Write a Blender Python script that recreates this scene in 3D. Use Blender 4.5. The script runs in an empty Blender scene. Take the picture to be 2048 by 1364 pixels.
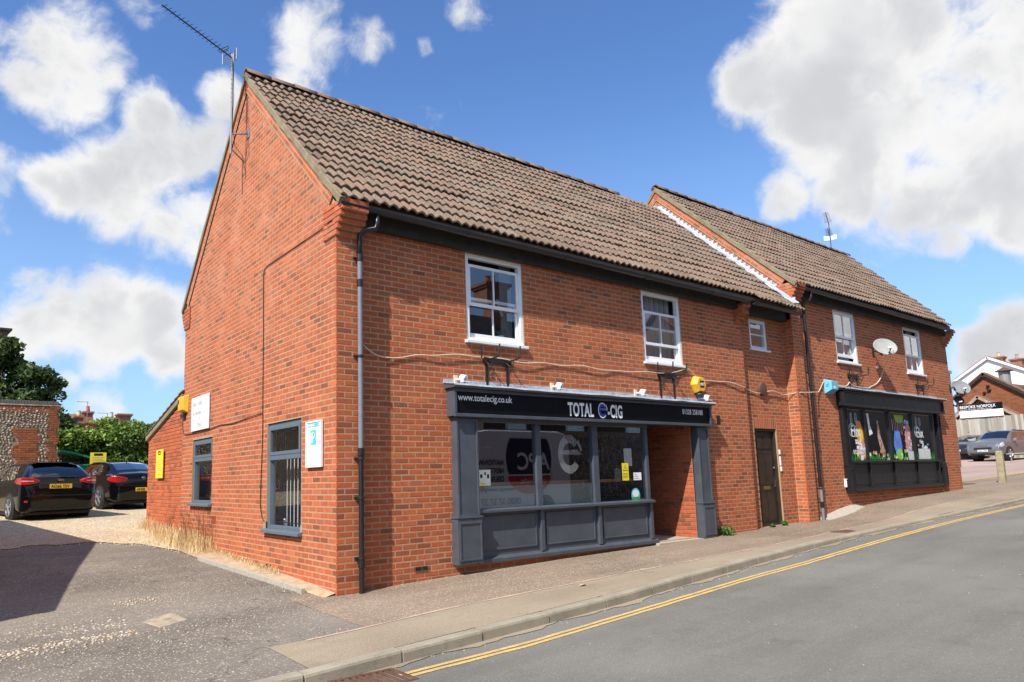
import bpy, bmesh, math, random
import numpy as np
from mathutils import Vector, Matrix

scene = bpy.context.scene
COL = scene.collection
R = math.radians
rng = np.random.default_rng(7)
random.seed(11)

# ---------------------------------------------------------------- camera
CAM = np.array([-3.966, -7.812, 1.369])
YAW, PITCH, ROLL = R(36.4915), R(8.0076), R(-1.4188)
FPX, CXP, CYP = 1396.11, 1024 - 118.447, 682 + 77.472
def cam_axes():
    f = np.array([math.sin(YAW)*math.cos(PITCH), math.cos(YAW)*math.cos(PITCH), math.sin(PITCH)])
    r = np.array([math.cos(YAW), -math.sin(YAW), 0.0]); u = np.cross(r, f)
    return (r*math.cos(ROLL)+u*math.sin(ROLL), -r*math.sin(ROLL)+u*math.cos(ROLL), f)
CR, CU, CF = cam_axes()
def project(P):
    d = np.asarray(P, float) - CAM
    w = d @ CF
    return CXP + FPX*(d @ CR)/w, CYP - FPX*(d @ CU)/w, w
cam_data = bpy.data.cameras.new('camera')
cam_data.sensor_fit = 'HORIZONTAL'; cam_data.sensor_width = 36.0
cam_data.lens = FPX/2048*36.0
cam_data.shift_x = -(CXP-1024)/2048; cam_data.shift_y = (CYP-682)/2048
cam_data.clip_start = 0.05; cam_data.clip_end = 3000
cam = bpy.data.objects.new('camera', cam_data); COL.objects.link(cam)
M = Matrix.Identity(4)
for i, a in enumerate((CR, CU, -CF)):
    for j in range(3): M[j][i] = a[j]
M.translation = Vector(CAM); cam.matrix_world = M
scene.camera = cam

# ---------------------------------------------------------------- sun and exposure
SUN = Vector((-2.68, -1.0, 2.98)).normalized()
sun_data = bpy.data.lights.new('sun', 'SUN'); sun_data.energy = 5.0; sun_data.angle = R(0.5)
sun_data.color = (1.0, 0.945, 0.86)
sun = bpy.data.objects.new('sun', sun_data); COL.objects.link(sun)
sun.rotation_euler = SUN.to_track_quat('Z', 'Y').to_euler(); sun.location = (-20, -10, 30)
vs = scene.view_settings
vs.view_transform = 'Standard'; vs.look = 'None'; vs.exposure = 0.48; vs.gamma = 1.0
vs.use_curve_mapping = False

# ---------------------------------------------------------------- node helpers
class NT:
    def __init__(s, tree): s.t = tree; s.n = tree.nodes; s.l = tree.links
    def new(s, typ, **kw):
        nd = s.n.new(typ)
        for k, v in kw.items():
            if k.startswith('_'): setattr(nd, k[1:], v)
        return nd
    def put(s, sock, v):
        if v is None: return
        if isinstance(v, bpy.types.NodeSocket): s.l.new(v, sock)
        elif isinstance(v, (tuple, list)) and len(v) == 3 and sock.type == 'RGBA': sock.default_value = (*v, 1)
        else: sock.default_value = v
    def math(s, op, a, b=None, c=None, clamp=False):
        nd = s.n.new('ShaderNodeMath'); nd.operation = op; nd.use_clamp = clamp
        s.put(nd.inputs[0], a); s.put(nd.inputs[1], b)
        if c is not None: s.put(nd.inputs[2], c)
        return nd.outputs[0]
    def vmath(s, op, a, b=None):
        nd = s.n.new('ShaderNodeVectorMath'); nd.operation = op
        s.put(nd.inputs[0], a); s.put(nd.inputs[1], b)
        return nd.outputs['Value'] if op in ('LENGTH', 'DISTANCE', 'DOT_PRODUCT') else nd.outputs[0]
    def rng(s, v, a, b, c=0.0, d=1.0, smooth=False):
        nd = s.n.new('ShaderNodeMapRange'); nd.interpolation_type = 'SMOOTHSTEP' if smooth else 'LINEAR'
        for i, x in enumerate((v, a, b, c, d)): s.put(nd.inputs[i], x)
        return nd.outputs[0]
    def mix(s, f, a, b, mode='MIX'):
        nd = s.n.new('ShaderNodeMix'); nd.data_type = 'RGBA'; nd.blend_type = mode
        s.put(nd.inputs[0], f); s.put(nd.inputs[6], a); s.put(nd.inputs[7], b)
        return nd.outputs[2]
    def noise(s, vec, scale, detail=3, rough=0.55, dist=0.0, col=False):
        nd = s.n.new('ShaderNodeTexNoise')
        s.put(nd.inputs['Vector'], vec); s.put(nd.inputs['Scale'], scale); s.put(nd.inputs['Detail'], detail)
        s.put(nd.inputs['Roughness'], rough); s.put(nd.inputs['Distortion'], dist)
        return nd.outputs['Color' if col else 'Fac']
    def voro(s, vec, scale, feat='F1', out='Distance'):
        nd = s.n.new('ShaderNodeTexVoronoi'); nd.feature = feat
        s.put(nd.inputs['Vector'], vec); s.put(nd.inputs['Scale'], scale)
        return nd.outputs[out]
    def ramp(s, f, stops, interp='LINEAR'):
        nd = s.n.new('ShaderNodeValToRGB'); cr = nd.color_ramp; cr.interpolation = interp
        while len(cr.elements) < len(stops): cr.elements.new(0.5)
        for e, (p, c) in zip(cr.elements, stops): e.position = p; e.color = (*c, 1)
        s.put(nd.inputs[0], f); return nd.outputs[0]
    def bump(s, h, strength=0.4, dist=0.01):
        nd = s.n.new('ShaderNodeBump'); s.put(nd.inputs['Strength'], strength); s.put(nd.inputs['Distance'], dist)
        s.put(nd.inputs['Height'], h); return nd.outputs[0]
    def pos(s): return s.n.new('ShaderNodeNewGeometry').outputs['Position']
    def obj(s): return s.n.new('ShaderNodeTexCoord').outputs['Object']
    def rand(s): return s.n.new('ShaderNodeObjectInfo').outputs['Random']
    def attr(s, name):
        nd = s.n.new('ShaderNodeAttribute'); nd.attribute_name = name; return nd.outputs['Fac']

# ---------------------------------------------------------------- world: sky with cumulus
world = bpy.data.worlds.new('World'); scene.world = world; world.use_nodes = True
W_ = NT(world.node_tree); W_.n.clear()
def pix_dir(x, y):
    d = CR*(x-CXP) - CU*(y-CYP) + CF*FPX
    return d/np.linalg.norm(d)
def build_world():
    sky = W_.n.new('ShaderNodeTexSky'); sky.sky_type = 'NISHITA'; sky.sun_disc = False
    sky.sun_elevation = math.asin(SUN.z); sky.sun_rotation = math.atan2(SUN.x, SUN.y)
    sky.altitude = 0; sky.air_density = 1.0; sky.dust_density = 0.6; sky.ozone_density = 2.2
    tc = W_.n.new('ShaderNodeTexCoord'); d = W_.vmath('NORMALIZE', tc.outputs['Generated'])
    sep = W_.n.new('ShaderNodeSeparateXYZ'); W_.l.new(d, sep.inputs[0])
    # cloud deck coordinates: flattening towards the horizon like a real cloud layer
    zz = W_.math('ADD', W_.math('MAXIMUM', sep.outputs[2], 0.0), 0.22)
    cmb = W_.n.new('ShaderNodeCombineXYZ')
    W_.put(cmb.inputs[0], W_.math('DIVIDE', sep.outputs[0], zz)); W_.put(cmb.inputs[1], W_.math('DIVIDE', sep.outputs[1], zz))
    P = cmb.outputs[0]
    # (pixel centre, angular radius, weight): where the big heaps of cumulus stand in the sky
    heaps = [(140,95,.088,1),(120,185,.080,1),(195,135,.05,.85),(20,165,.035,.5),
             (300,235,.058,.95),(225,350,.092,1),(325,335,.10,1),(120,370,.058,.95),(375,430,.085,.95),(445,190,.05,.75),(420,300,.06,.85),
             (640,110,.088,.9),(720,85,.055,.85),(600,175,.06,.8),(850,95,.022,.5),
             (55,575,.05,.8),(95,640,.078,1),(215,650,.085,1),(315,635,.075,1),(340,700,.058,.9),(200,715,.05,.75),(40,690,.05,.75),(135,765,.030,.7),(190,815,.05,.7),
             (1505,170,.072,1),(1575,130,.085,1),(1700,60,.12,1),(1850,60,.15,1),(2000,80,.15,1),(1640,235,.105,1),(1790,220,.13,1),(1950,250,.13,1),(1560,385,.05,.85),(1740,350,.085,1),(1850,390,.085,1),(1960,400,.066,1),(1900,480,.036,.85),(2035,430,.052,1),
             (1970,695,.048,.95),(2030,670,.06,1),(280,8,.05,.6),(920,12,.045,.45),(-140,420,.12,1)]
    acc = None
    for x, y, rad, wgt in heaps:
        c = pix_dir(x, y)
        dist = W_.vmath('DISTANCE', d, tuple(c))
        v = W_.rng(dist, rad*1.25, rad*0.15, 0.0, wgt, True)
        acc = v if acc is None else W_.math('SMOOTH_MAX', acc, v, 0.12) if False else (W_.math('MAXIMUM', acc, v))
    # elsewhere, outside the view, fair-weather cumulus spread by noise
    gen = W_.rng(W_.noise(P, 0.55, 2, 0.5), 0.50, 0.66, 0.0, 0.9, True)
    vx = W_.vmath('DOT_PRODUCT', d, tuple(CF)); gen = W_.math('MULTIPLY', gen, W_.rng(vx, 0.66, 0.45, 0, 1, True))
    acc = W_.math('MAXIMUM', acc, gen)
    warp = W_.vmath('ADD', d, W_.vmath('SCALE', W_.vmath('SUBTRACT', W_.noise(d, 5, 3, 0.6, 0, True), (.5, .5, .5)), None))
    warp.node.inputs[1].links[0].from_node.inputs['Scale'].default_value = 0.10
    def density(vec):
        n1 = W_.noise(vec, 7.0, 9, 0.585); n2 = W_.noise(vec, 24.0, 6, 0.65)
        return W_.math('ADD', W_.math('MULTIPLY', n1, 0.75), W_.math('MULTIPLY', n2, 0.25))
    n = density(warp)
    raw = W_.math('ADD', W_.math('MULTIPLY', acc, 0.62), W_.math('MULTIPLY', W_.math('SUBTRACT', n, 0.5), 1.75))
    cover = W_.rng(raw, 0.19, 0.54, 0, 1, True)
    off = W_.vmath('ADD', warp, tuple(Vector(SUN)*0.05))
    lit = W_.math('SUBTRACT', W_.noise(warp, 4.6, 4, 0.5), W_.noise(off, 4.6, 4, 0.5))
    shade = W_.rng(lit, -0.13, 0.10, 0.0, 1.0, True)
    thick = W_.rng(raw, 0.38, 0.72, 1.0, 0.0, True)
    lum = W_.math('ADD', W_.math('MULTIPLY', shade, 0.55), W_.math('MULTIPLY', thick, 0.45))
    ccol = W_.ramp(lum, [(0.0, (5.3, 5.4, 5.65)), (0.32, (6.2, 6.26, 6.42)), (0.60, (7.3, 7.3, 7.3)), (1.0, (8.0, 7.95, 7.9))])
    skyc = W_.mix(1.0, sky.outputs[0], (0.98, 1.30, 1.72), 'MULTIPLY')
    hz = W_.rng(sep.outputs[2], 0.0, 0.55, 0.55, 0.0, True)
    skyc = W_.mix(hz, skyc, (4.2, 6.1, 8.2))
    final = W_.mix(cover, skyc, ccol)
    bg = W_.n.new('ShaderNodeBackground'); bg.inputs['Strength'].default_value = 0.088
    W_.l.new(final, bg.inputs['Color'])
    out = W_.n.new('ShaderNodeOutputWorld'); W_.l.new(bg.outputs[0], out.inputs['Surface'])
build_world()
world.cycles.sampling_method = 'MANUAL'; world.cycles.sample_map_resolution = 256

# ---------------------------------------------------------------- object helpers
def tag(o, label=None, cat=None, group=None, kind=None):
    if label: o['label'] = label
    if cat: o['category'] = cat
    if group: o['group'] = group
    if kind: o['kind'] = kind
    return o
def world_off(p):
    v = Vector((0, 0, 0))
    while p is not None: v += p.location; p = p.parent
    return v
def link(name, data, parent=None):
    o = bpy.data.objects.new(name, data); COL.objects.link(o)
    if parent is not None: o.parent = parent
    return o
def thing(name, label, cat, loc=(0, 0, 0), rz=0.0, group=None):
    o = link(name, None); o.location = loc; o.rotation_euler = (0, 0, rz); o.empty_display_size = 0.2
    return tag(o, label, cat, group)
class MB:
    """collects faces; build() makes one mesh object"""
    def __init__(s): s.v = []; s.f = []
    def add(s, vs, fs):
        b = len(s.v); s.v += [tuple(map(float, v)) for v in vs]; s.f += [tuple(b+i for i in f) for f in fs]; return s
    def box(s, x0, x1, y0, y1, z0, z1):
        vs = [(x, y, z) for z in (z0, z1) for y in (y0, y1) for x in (x0, x1)]
        return s.add(vs, [(0,2,3,1),(4,5,7,6),(0,1,5,4),(2,6,7,3),(0,4,6,2),(1,3,7,5)])
    def quad(s, a, b, c, d): return s.add([a, b, c, d], [(0,1,2,3)])
    def poly(s, pts): return s.add(pts, [tuple(range(len(pts)))])
    def prism(s, pts, vec):
        n = len(pts); vec = Vector(vec); top = [tuple(Vector(p)+vec) for p in pts]
        return s.add(list(pts)+top, [tuple(reversed(range(n))), tuple(range(n, 2*n))] + [(i, (i+1) % n, n+(i+1) % n, n+i) for i in range(n)])
    def loft(s, rings, close=True, cap=True):
        n = len(rings[0]); vs = [p for r in rings for p in r]; fs = []
        for k in range(len(rings)-1):
            for i in range(n if close else n-1):
                j = (i+1) % n; fs.append((k*n+i, k*n+j, (k+1)*n+j, (k+1)*n+i))
        if cap: fs += [tuple(reversed(range(n))), tuple(range((len(rings)-1)*n, len(rings)*n))]
        return s.add(vs, fs)
    def tube(s, pts, r, seg=8, cap=True):
        pts = [Vector(p) for p in pts]; rad = r if isinstance(r, (list, tuple)) else [r]*len(pts); rings = []
        up = None
        for i, p in enumerate(pts):
            t = (pts[min(i+1, len(pts)-1)] - pts[max(i-1, 0)]).normalized()
            if up is None: up = Vector((0, 0, 1)) if abs(t.z) < .9 else Vector((1, 0, 0))
            a = t.cross(up).normalized(); b = a.cross(t).normalized(); up = b
            rings.append([tuple(p + (a*math.cos(w)+b*math.sin(w))*rad[i]) for w in [2*math.pi*k/seg for k in range(seg)]])
        return s.loft(rings, True, cap)
    def lathe(s, prof, c=(0, 0, 0), axis='Z', seg=16):
        rings = []
        for r, h in prof:
            ring = []
            for k in range(seg):
                w = 2*math.pi*k/seg; a, b = r*math.cos(w), r*math.sin(w)
                p = {'Z': (a, b, h), 'Y': (a, h, b), 'X': (h, a, b)}[axis]
                ring.append((c[0]+p[0], c[1]+p[1], c[2]+p[2]))
            rings.append(ring)
        return s.loft(rings)
    def build(s, name, mat, parent=None, local=False, bevel=0.0, smooth=False, label=None, fixn=True):
        off = Vector((0, 0, 0)) if local else world_off(parent)
        me = bpy.data.meshes.new(name)
        me.from_pydata([(v[0]-off.x, v[1]-off.y, v[2]-off.z) for v in s.v], [], s.f)
        if fixn:
            bm = bmesh.new(); bm.from_mesh(me); bmesh.ops.recalc_face_normals(bm, faces=bm.faces); bm.to_mesh(me); bm.free()
        me.materials.append(mat if not isinstance(mat, str) else MAT[mat])
        if smooth:
            me.polygons.foreach_set('use_smooth', [True]*len(me.polygons))
        o = link(name, me, parent)
        if bevel:
            b = o.modifiers.new('Bevel', 'BEVEL'); b.width = bevel; b.segments = 2; b.limit_method = 'ANGLE'; b.angle_limit = R(40)
        if label: o['label'] = label
        return o
def np_mesh(name, verts, quads, mat, parent=None, tint=None, smooth=False, off=None, tris=None):
    """fast mesh from numpy arrays (quads Nx4, or tris Nx3)"""
    me = bpy.data.meshes.new(name)
    off = world_off(parent) if off is None else off
    verts = np.asarray(verts, np.float32) - np.array(off, np.float32)
    F = quads if quads is not None else tris
    k = F.shape[1]
    me.vertices.add(len(verts)); me.vertices.foreach_set('co', verts.ravel())
    me.loops.add(F.size); me.loops.foreach_set('vertex_index', F.astype(np.int32).ravel())
    me.polygons.add(len(F)); me.polygons.foreach_set('loop_start', np.arange(0, F.size, k, dtype=np.int32))
    me.polygons.foreach_set('use_smooth', np.full(len(F), bool(smooth)))
    me.update(calc_edges=True)
    if tint is not None:
        a = me.attributes.new('tint', 'FLOAT', 'FACE'); a.data.foreach_set('value', np.asarray(tint, np.float32))
    me.materials.append(MAT[mat] if isinstance(mat, str) else mat)
    me.validate()
    return link(name, me, parent)
def text_mesh(body, size, mat, parent, mtx, name='lettering', bold=0.0, sx=1.0, extrude=0.001, align='LEFT', spacing=1.0, label=None):
    cu = bpy.data.curves.new('t', 'FONT'); cu.body = body; cu.size = size; cu.offset = bold; cu.extrude = extrude
    cu.align_x = align; cu.space_character = spacing; cu.resolution_u = 5
    t = bpy.data.objects.new('t', cu); COL.objects.link(t)
    dg = bpy.context.evaluated_depsgraph_get(); dg.update()
    me = bpy.data.meshes.new_from_object(t.evaluated_get(dg))
    bpy.data.objects.remove(t); bpy.data.curves.remove(cu)
    me.transform(Matrix.Diagonal((sx, 1, 1, 1))); me.transform(mtx)
    off = world_off(parent) if mtx is not None and not getattr(parent, 'get', lambda *a: 0)('local_frame', 0) else Vector((0, 0, 0))
    me.transform(Matrix.Translation(-off))
    me.materials.clear(); me.materials.append(MAT[mat]); me.name = name
    o = link(name, me, parent)
    if label: o['label'] = label
    return o
def frame_mtx(o, u, v):
    """matrix whose X axis is u, Y axis is v, origin o"""
    u = Vector(u).normalized(); v = Vector(v).normalized(); n = u.cross(v)
    m = Matrix.Identity(4)
    for j in range(3): m[j][0] = u[j]; m[j][1] = v[j]; m[j][2] = n[j]; m[j][3] = o[j]
    return m
def copy_tree(o, parent=None):
    c = o.copy(); COL.objects.link(c); c.parent = parent
    for ch in o.children: copy_tree(ch, c)
    return c
def interp(x, pts):
    return float(np.interp(x, [p[0] for p in pts], [p[1] for p in pts]))
# ---------------------------------------------------------------- materials
MAT = {}
def mat(name, fn):
    m = bpy.data.materials.new(name); m.use_nodes = True; t = NT(m.node_tree)
    b = t.n['Principled BSDF']; fn(t, b); MAT[name] = m; return m
def plain(name, col, rough=0.6, metal=0.0, spec=None, coat=0.0, var=0.12, vscale=14, bump=0.0, bscale=60):
    def fn(t, b):
        p = t.obj()
        n = t.noise(p, vscale, 4, 0.6)
        c = t.mix(t.rng(n, 0.3, 0.7), tuple(x*(1-var) for x in col), tuple(min(1, x*(1+var)) for x in col))
        t.put(b.inputs['Base Color'], c); b.inputs['Roughness'].default_value = rough
        t.put(b.inputs['Roughness'], t.rng(t.noise(p, vscale*1.7, 3), 0.3, 0.7, max(0.02, rough-0.07), min(1, rough+0.07)))
        b.inputs['Metallic'].default_value = metal
        if spec is not None: b.inputs['Specular IOR Level'].default_value = spec
        if coat: b.inputs['Coat Weight'].default_value = coat; b.inputs['Coat Roughness'].default_value = 0.03
        if bump: t.put(b.inputs['Normal'], t.bump(t.noise(p, bscale, 4), bump, 0.004))
    return mat(name, fn)

def brick_fn(pale=0.0, dark=1.0, tone=(1.07, 1.03, 1.12)):
    def fn(t, b):
        wp = t.pos()
        r = t.math('FRACT', t.math('ADD', t.attr('tint'), t.rand()))
        c = t.ramp(r, [(0.0, (0.202, 0.060, 0.028)), (0.07, (0.269, 0.071, 0.029)), (0.18, (0.384, 0.092, 0.032)), (0.45, (0.451, 0.104, 0.033)),
                       (0.62, (0.403, 0.092, 0.031)), (0.78, (0.509, 0.123, 0.038)), (0.90, (0.432, 0.116, 0.045)), (0.95, (0.326, 0.101, 0.046)), (1.0, (0.547, 0.142, 0.045))])
        # mottling inside each brick: burnt patches and sandy flecks
        n1 = t.noise(wp, 26, 5, 0.65); n2 = t.noise(wp, 150, 3, 0.6); n3 = t.noise(wp, 9, 4, 0.6)
        c = t.mix(t.math('MULTIPLY', t.rng(n1, 0.46, 0.70), 0.58*dark), c, (0.149, 0.065, 0.037))
        c = t.mix(t.math('MULTIPLY', t.rng(n2, 0.50, 0.78), 0.45), c, (0.576, 0.231, 0.099))
        # large scale weathering
        big = t.noise(wp, 0.9, 5, 0.6)
        c = t.mix(t.math('MULTIPLY', t.rng(big, 0.48, 0.75), 0.22), c, (0.211, 0.077, 0.038))
        mp = t.n.new('ShaderNodeMapping'); t.l.new(wp, mp.inputs[0]); mp.inputs['Scale'].default_value = (3.2, 3.2, .22)
        c = t.mix(t.math('MULTIPLY', t.rng(t.noise(mp.outputs[0], 1.0, 5, .6), .50, .72), 0.30), c, (.15, .066, .036))
        if pale:
            sep = t.n.new('ShaderNodeSeparateXYZ'); t.l.new(wp, sep.inputs[0])
            hi = t.rng(sep.outputs[2], 2.2, 5.4, 0.12, 1.0, True)
            bl = t.math('MULTIPLY', t.rng(t.noise(wp, 1.5, 5, 0.6), 0.40, 0.70), t.rng(n3, 0.36, 0.68))
            c = t.mix(t.math('MULTIPLY', t.math('MULTIPLY', bl, hi), pale), c, (0.634, 0.308, 0.192))
        else:
            bl = t.math('MULTIPLY', t.rng(t.noise(wp, 1.1, 5, 0.6), 0.52, 0.74), t.rng(n3, 0.45, 0.7))
            c = t.mix(t.math('MULTIPLY', bl, 0.35), c, (0.480, 0.255, 0.167))
        if tone: c = t.mix(1.0, c, tone, 'MULTIPLY')
        t.put(b.inputs['Base Color'], c); b.inputs['Roughness'].default_value = 0.88
        b.inputs['Specular IOR Level'].default_value = 0.25
        h = t.math('ADD', t.math('MULTIPLY', n1, 0.7), t.math('MULTIPLY', n2, 0.5))
        t.put(b.inputs['Normal'], t.bump(h, 0.5, 0.005))
    return fn
mat('brick', brick_fn()); mat('brick_gable', brick_fn(0.62, 0.6))
def mortar_fn(t, b):
    p = t.pos()
    c = t.mix(t.rng(t.noise(p, 2.0, 5), 0.3, 0.7), (.36, .22, .12), (.46, .30, .17))
    c = t.mix(t.math('MULTIPLY', t.rng(t.noise(p, 60, 4), 0.4, 0.75), 0.5), c, (.32, .23, .15))
    t.put(b.inputs['Base Color'], c); b.inputs['Roughness'].default_value = 0.95
    t.put(b.inputs['Normal'], t.bump(t.noise(p, 120, 4), 0.5, 0.004))
mat('mortar', mortar_fn)
def tile_fn(t, b):
    p = t.pos(); r = t.math('FRACT', t.math('ADD', t.attr('tint'), t.rand()))
    c = t.ramp(r, [(0, (.128, .088, .062)), (.25, (.172, .116, .081)), (.5, (.200, .137, .096)), (.75, (.214, .127, .089)), (.9, (.150, .120, .090)), (1, (.228, .168, .124))])
    n = t.noise(p, 7, 5, .65); n2 = t.noise(p, 32, 5, .65); n3 = t.noise(p, 60, 4, .65)
    c = t.mix(t.math('MULTIPLY', t.rng(n2, .50, .74), .55), c, (.34, .30, .24))     # grey lichen
    c = t.mix(t.math('MULTIPLY', t.rng(n, .56, .72), .5), c, (.32, .155, .105))      # bare reddish concrete
    c = t.mix(t.math('MULTIPLY', t.rng(t.noise(p, 21, 4, .7), .58, .72), .75), c, (.075, .055, .04))  # moss and soot
    c = t.mix(t.math('MULTIPLY', t.rng(n3, .60, .70), .7), c, (.50, .455, .38))       # pale crusts
    t.put(b.inputs['Base Color'], c); b.inputs['Roughness'].default_value = .95; b.inputs['Specular IOR Level'].default_value = .2
    t.put(b.inputs['Normal'], t.bump(t.math('ADD', n2, t.math('MULTIPLY', n3, .6)), .6, .008))
mat('tile', tile_fn)
def cement_fn(t, b):
    p = t.pos()
    c = t.mix(t.rng(t.noise(p, 5, 5), .3, .7), (.17, .145, .085), (.26, .225, .14))
    c = t.mix(t.rng(t.noise(p, 30, 4), .6, .75), c, (.36, .33, .24))
    t.put(b.inputs['Base Color'], c); b.inputs['Roughness'].default_value = .95
    t.put(b.inputs['Normal'], t.bump(t.noise(p, 40, 5), .6, .01))
mat('cement', cement_fn)
def asphalt(name, base, chip, chip_amt, scale, chip2=None, patch=.18, crack=False):
    def fn(t, b):
        p = t.pos(); big = t.noise(p, .55, 5, .6); fine = t.noise(p, scale*1.3, 3, .7)
        c = t.mix(t.rng(big, .3, .7), tuple(x*(1-patch) for x in base), tuple(x*(1+patch) for x in base))
        v = t.n.new('ShaderNodeTexVoronoi'); t.put(v.inputs['Vector'], p); t.put(v.inputs['Scale'], scale)
        cellr = t.n.new('ShaderNodeSeparateColor'); t.l.new(v.outputs['Color'], cellr.inputs[0])
        near = t.rng(v.outputs['Distance'], .30, .46, 1, 0)
        sel = t.math('GREATER_THAN', cellr.outputs[0], 1-chip_amt)
        f = t.math('MULTIPLY', near, sel)
        cc = chip if chip2 is None else t.mix(cellr.outputs[1], chip, chip2)
        c = t.mix(t.math('MULTIPLY', f, .85), c, cc)
        dk = t.math('MULTIPLY', near, t.math('LESS_THAN', cellr.outputs[0], .22))
        c = t.mix(t.math('MULTIPLY', dk, .5), c, tuple(x*.45 for x in base))
        if crack:
            cr = t.voro(t.vmath('ADD', p, t.noise(p, 3, 3, .6, 0, True)), .42, 'DISTANCE_TO_EDGE')
            c = t.mix(t.rng(cr, .0, .006, .8, 0), c, (.02, .018, .015))
        mp = t.n.new('ShaderNodeMapping'); t.l.new(p, mp.inputs[0]); mp.inputs['Scale'].default_value = (.12, 1.3, 1)
        lane = t.noise(mp.outputs[0], 1.6, 5, .6)
        c = t.mix(t.math('MULTIPLY', t.rng(lane, .45, .70), .45), c, tuple(x*.62 for x in base))
        c = t.mix(t.math('MULTIPLY', t.rng(t.noise(p, .23, 3, .5), .50, .62), .30), c, tuple(min(1, x*1.5) for x in base))
        st = t.rng(t.noise(p, 2.3, 5, .7), .56, .72)
        c = t.mix(t.math('MULTIPLY', st, .35), c, tuple(x*.5 for x in base))
        t.put(b.inputs['Base Color'], c); b.inputs['Roughness'].default_value = .93; b.inputs['Specular IOR Level'].default_value = .25
        h = t.math('ADD', t.math('MULTIPLY', near, .6), fine)
        t.put(b.inputs['Normal'], t.bump(h, .55, .006))
    return mat(name, fn)
asphalt('road', (.172, .163, .142), (.34, .33, .31), .30, 70, (.09, .088, .084), .10)
asphalt('pave_wall', (.225, .170, .124), (.74, .60, .43), .46, 44, (.40, .30, .22), .18)
asphalt('pave_kerb', (.285, .228, .162), (.44, .39, .31), .30, 62, (.16, .135, .105), .14)
asphalt('yard', (.182, .158, .130), (.62, .51, .36), .36, 42, (.30, .26, .21), .28, True)
asphalt('carpark', (.36, .265, .225), (.46, .37, .31), .2, 60, None, .10)
def gravel_fn(t, b):
    p = t.pos(); v = t.n.new('ShaderNodeTexVoronoi'); t.put(v.inputs['Vector'], p); t.put(v.inputs['Scale'], 34)
    c = t.mix(v.outputs['Color'], (.46, .34, .19), (.62, .50, .33), 'MIX')
    s = t.n.new('ShaderNodeSeparateColor'); t.l.new(v.outputs['Color'], s.inputs[0])
    c = t.ramp(s.outputs[0], [(0, (.36, .25, .13)), (.35, (.54, .40, .23)), (.7, (.66, .53, .34)), (1, (.74, .66, .52))])
    c = t.mix(t.math('MULTIPLY', t.rng(t.noise(p, .8, 4), .45, .7), .35), c, (.36, .27, .17))
    t.put(b.inputs['Base Color'], c); b.inputs['Roughness'].default_value = .95
    t.put(b.inputs['Normal'], t.bump(t.rng(v.outputs['Distance'], 0, .6, 1, 0), .8, .03))
mat('gravel', gravel_fn)
def pebble_fn(t, b):
    r = t.math('FRACT', t.math('ADD', t.attr('tint'), t.rand())); p = t.pos()
    c = t.ramp(r, [(0, (.30, .21, .13)), (.3, (.50, .39, .25)), (.6, (.62, .51, .36)), (.85, (.70, .64, .54)), (1, (.42, .25, .15))])
    c = t.mix(t.math('MULTIPLY', t.noise(p, 60, 3), .4), c, (.25, .19, .13))
    t.put(b.inputs['Base Color'], c); b.inputs['Roughness'].default_value = .9
mat('pebble', pebble_fn)
def kerb_fn(t, b):
    p = t.pos(); c = t.mix(t.rng(t.noise(p, 2.2, 5), .3, .7), (.25, .215, .155), (.34, .295, .22))
    c = t.mix(t.math('MULTIPLY', t.rng(t.noise(p, 9, 5, .7), .5, .72), .5), c, (.15, .13, .09))
    c = t.mix(t.math('MULTIPLY', t.rng(t.noise(p, 110, 3), .55, .72), .5), c, (.48, .43, .34))
    t.put(b.inputs['Base Color'], c); b.inputs['Roughness'].default_value = .93
    t.put(b.inputs['Normal'], t.bump(t.noise(p, 90, 4), .5, .006))
mat('kerb', kerb_fn)
def yellow_fn(t, b):
    p = t.pos(); c = t.mix(t.rng(t.noise(p, 5, 4), .3, .7), (.66, .40, .06), (.76, .50, .11))
    c = t.mix(t.rng(t.noise(p, 55, 6, .8), .47, .60), c, (.24, .21, .16)); c = t.mix(t.math('MULTIPLY', t.rng(t.noise(p, 3.1, 4, .7), .5, .7), .6), c, (.30, .25, .17))
    t.put(b.inputs['Base Color'], c); b.inputs['Roughness'].default_value = .85
mat('yellow_paint', yellow_fn)
plain('dark_wood', (.022, .018, .015), .75, var=.35, vscale=6, bump=.3)
plain('black_plastic', (.012, .012, .013), .38)
plain('grey_pipe', (.17, .18, .20), .6)
plain('upvc', (.80, .81, .82), .32, var=.03)
plain('window_grey', (.105, .145, .175), .42, var=.06)
plain('shop_grey', (.066, .076, .094), .40, var=.16, vscale=5, bump=.12)
plain('shop_black', (.010, .010, .011), .40, var=.2, vscale=6, bump=.08)
plain('sign_black', (.006, .006, .007), .35, var=.1, spec=.15)
plain('worn_letter', (.42,.42,.42), .6)
plain('lead', (.38, .42, .47), .5, var=.25, vscale=9)
plain('flashing', (.40, .46, .53), .55, var=.15, vscale=6)
plain('white_paint', (.80, .80, .79), .5, var=.05)
plain('white_letter', (.84, .84, .84), .5, var=.02)
plain('letter_blue', (.03, .06, .42), .4)
plain('letter_black', (.01, .01, .012), .5)
plain('red_vinyl', (.55, .02, .03), .4)
plain('navy_vinyl', (.02, .022, .06), .35)
plain('orange_vinyl', (.75, .27, .04), .4)
plain('steel', (.45, .45, .46), .35, 1.0)
plain('galv', (.30, .30, .30), .6, .5)
plain('iron_black', (.014, .013, .012), .55)
plain('rusty_iron', (.11, .055, .032), .8, var=.4, vscale=25, bump=.4)
plain('concrete', (.36, .33, .27), .9, var=.15, bump=.3)
plain('cream_cable', (.62, .52, .40), .6)
plain('interior_wall', (.22, .20, .18), .9)
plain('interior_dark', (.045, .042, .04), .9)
plain('interior_white', (.55, .55, .53), .9)
plain('wood', (.26, .12, .045), .5, var=.3, vscale=5)
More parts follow.
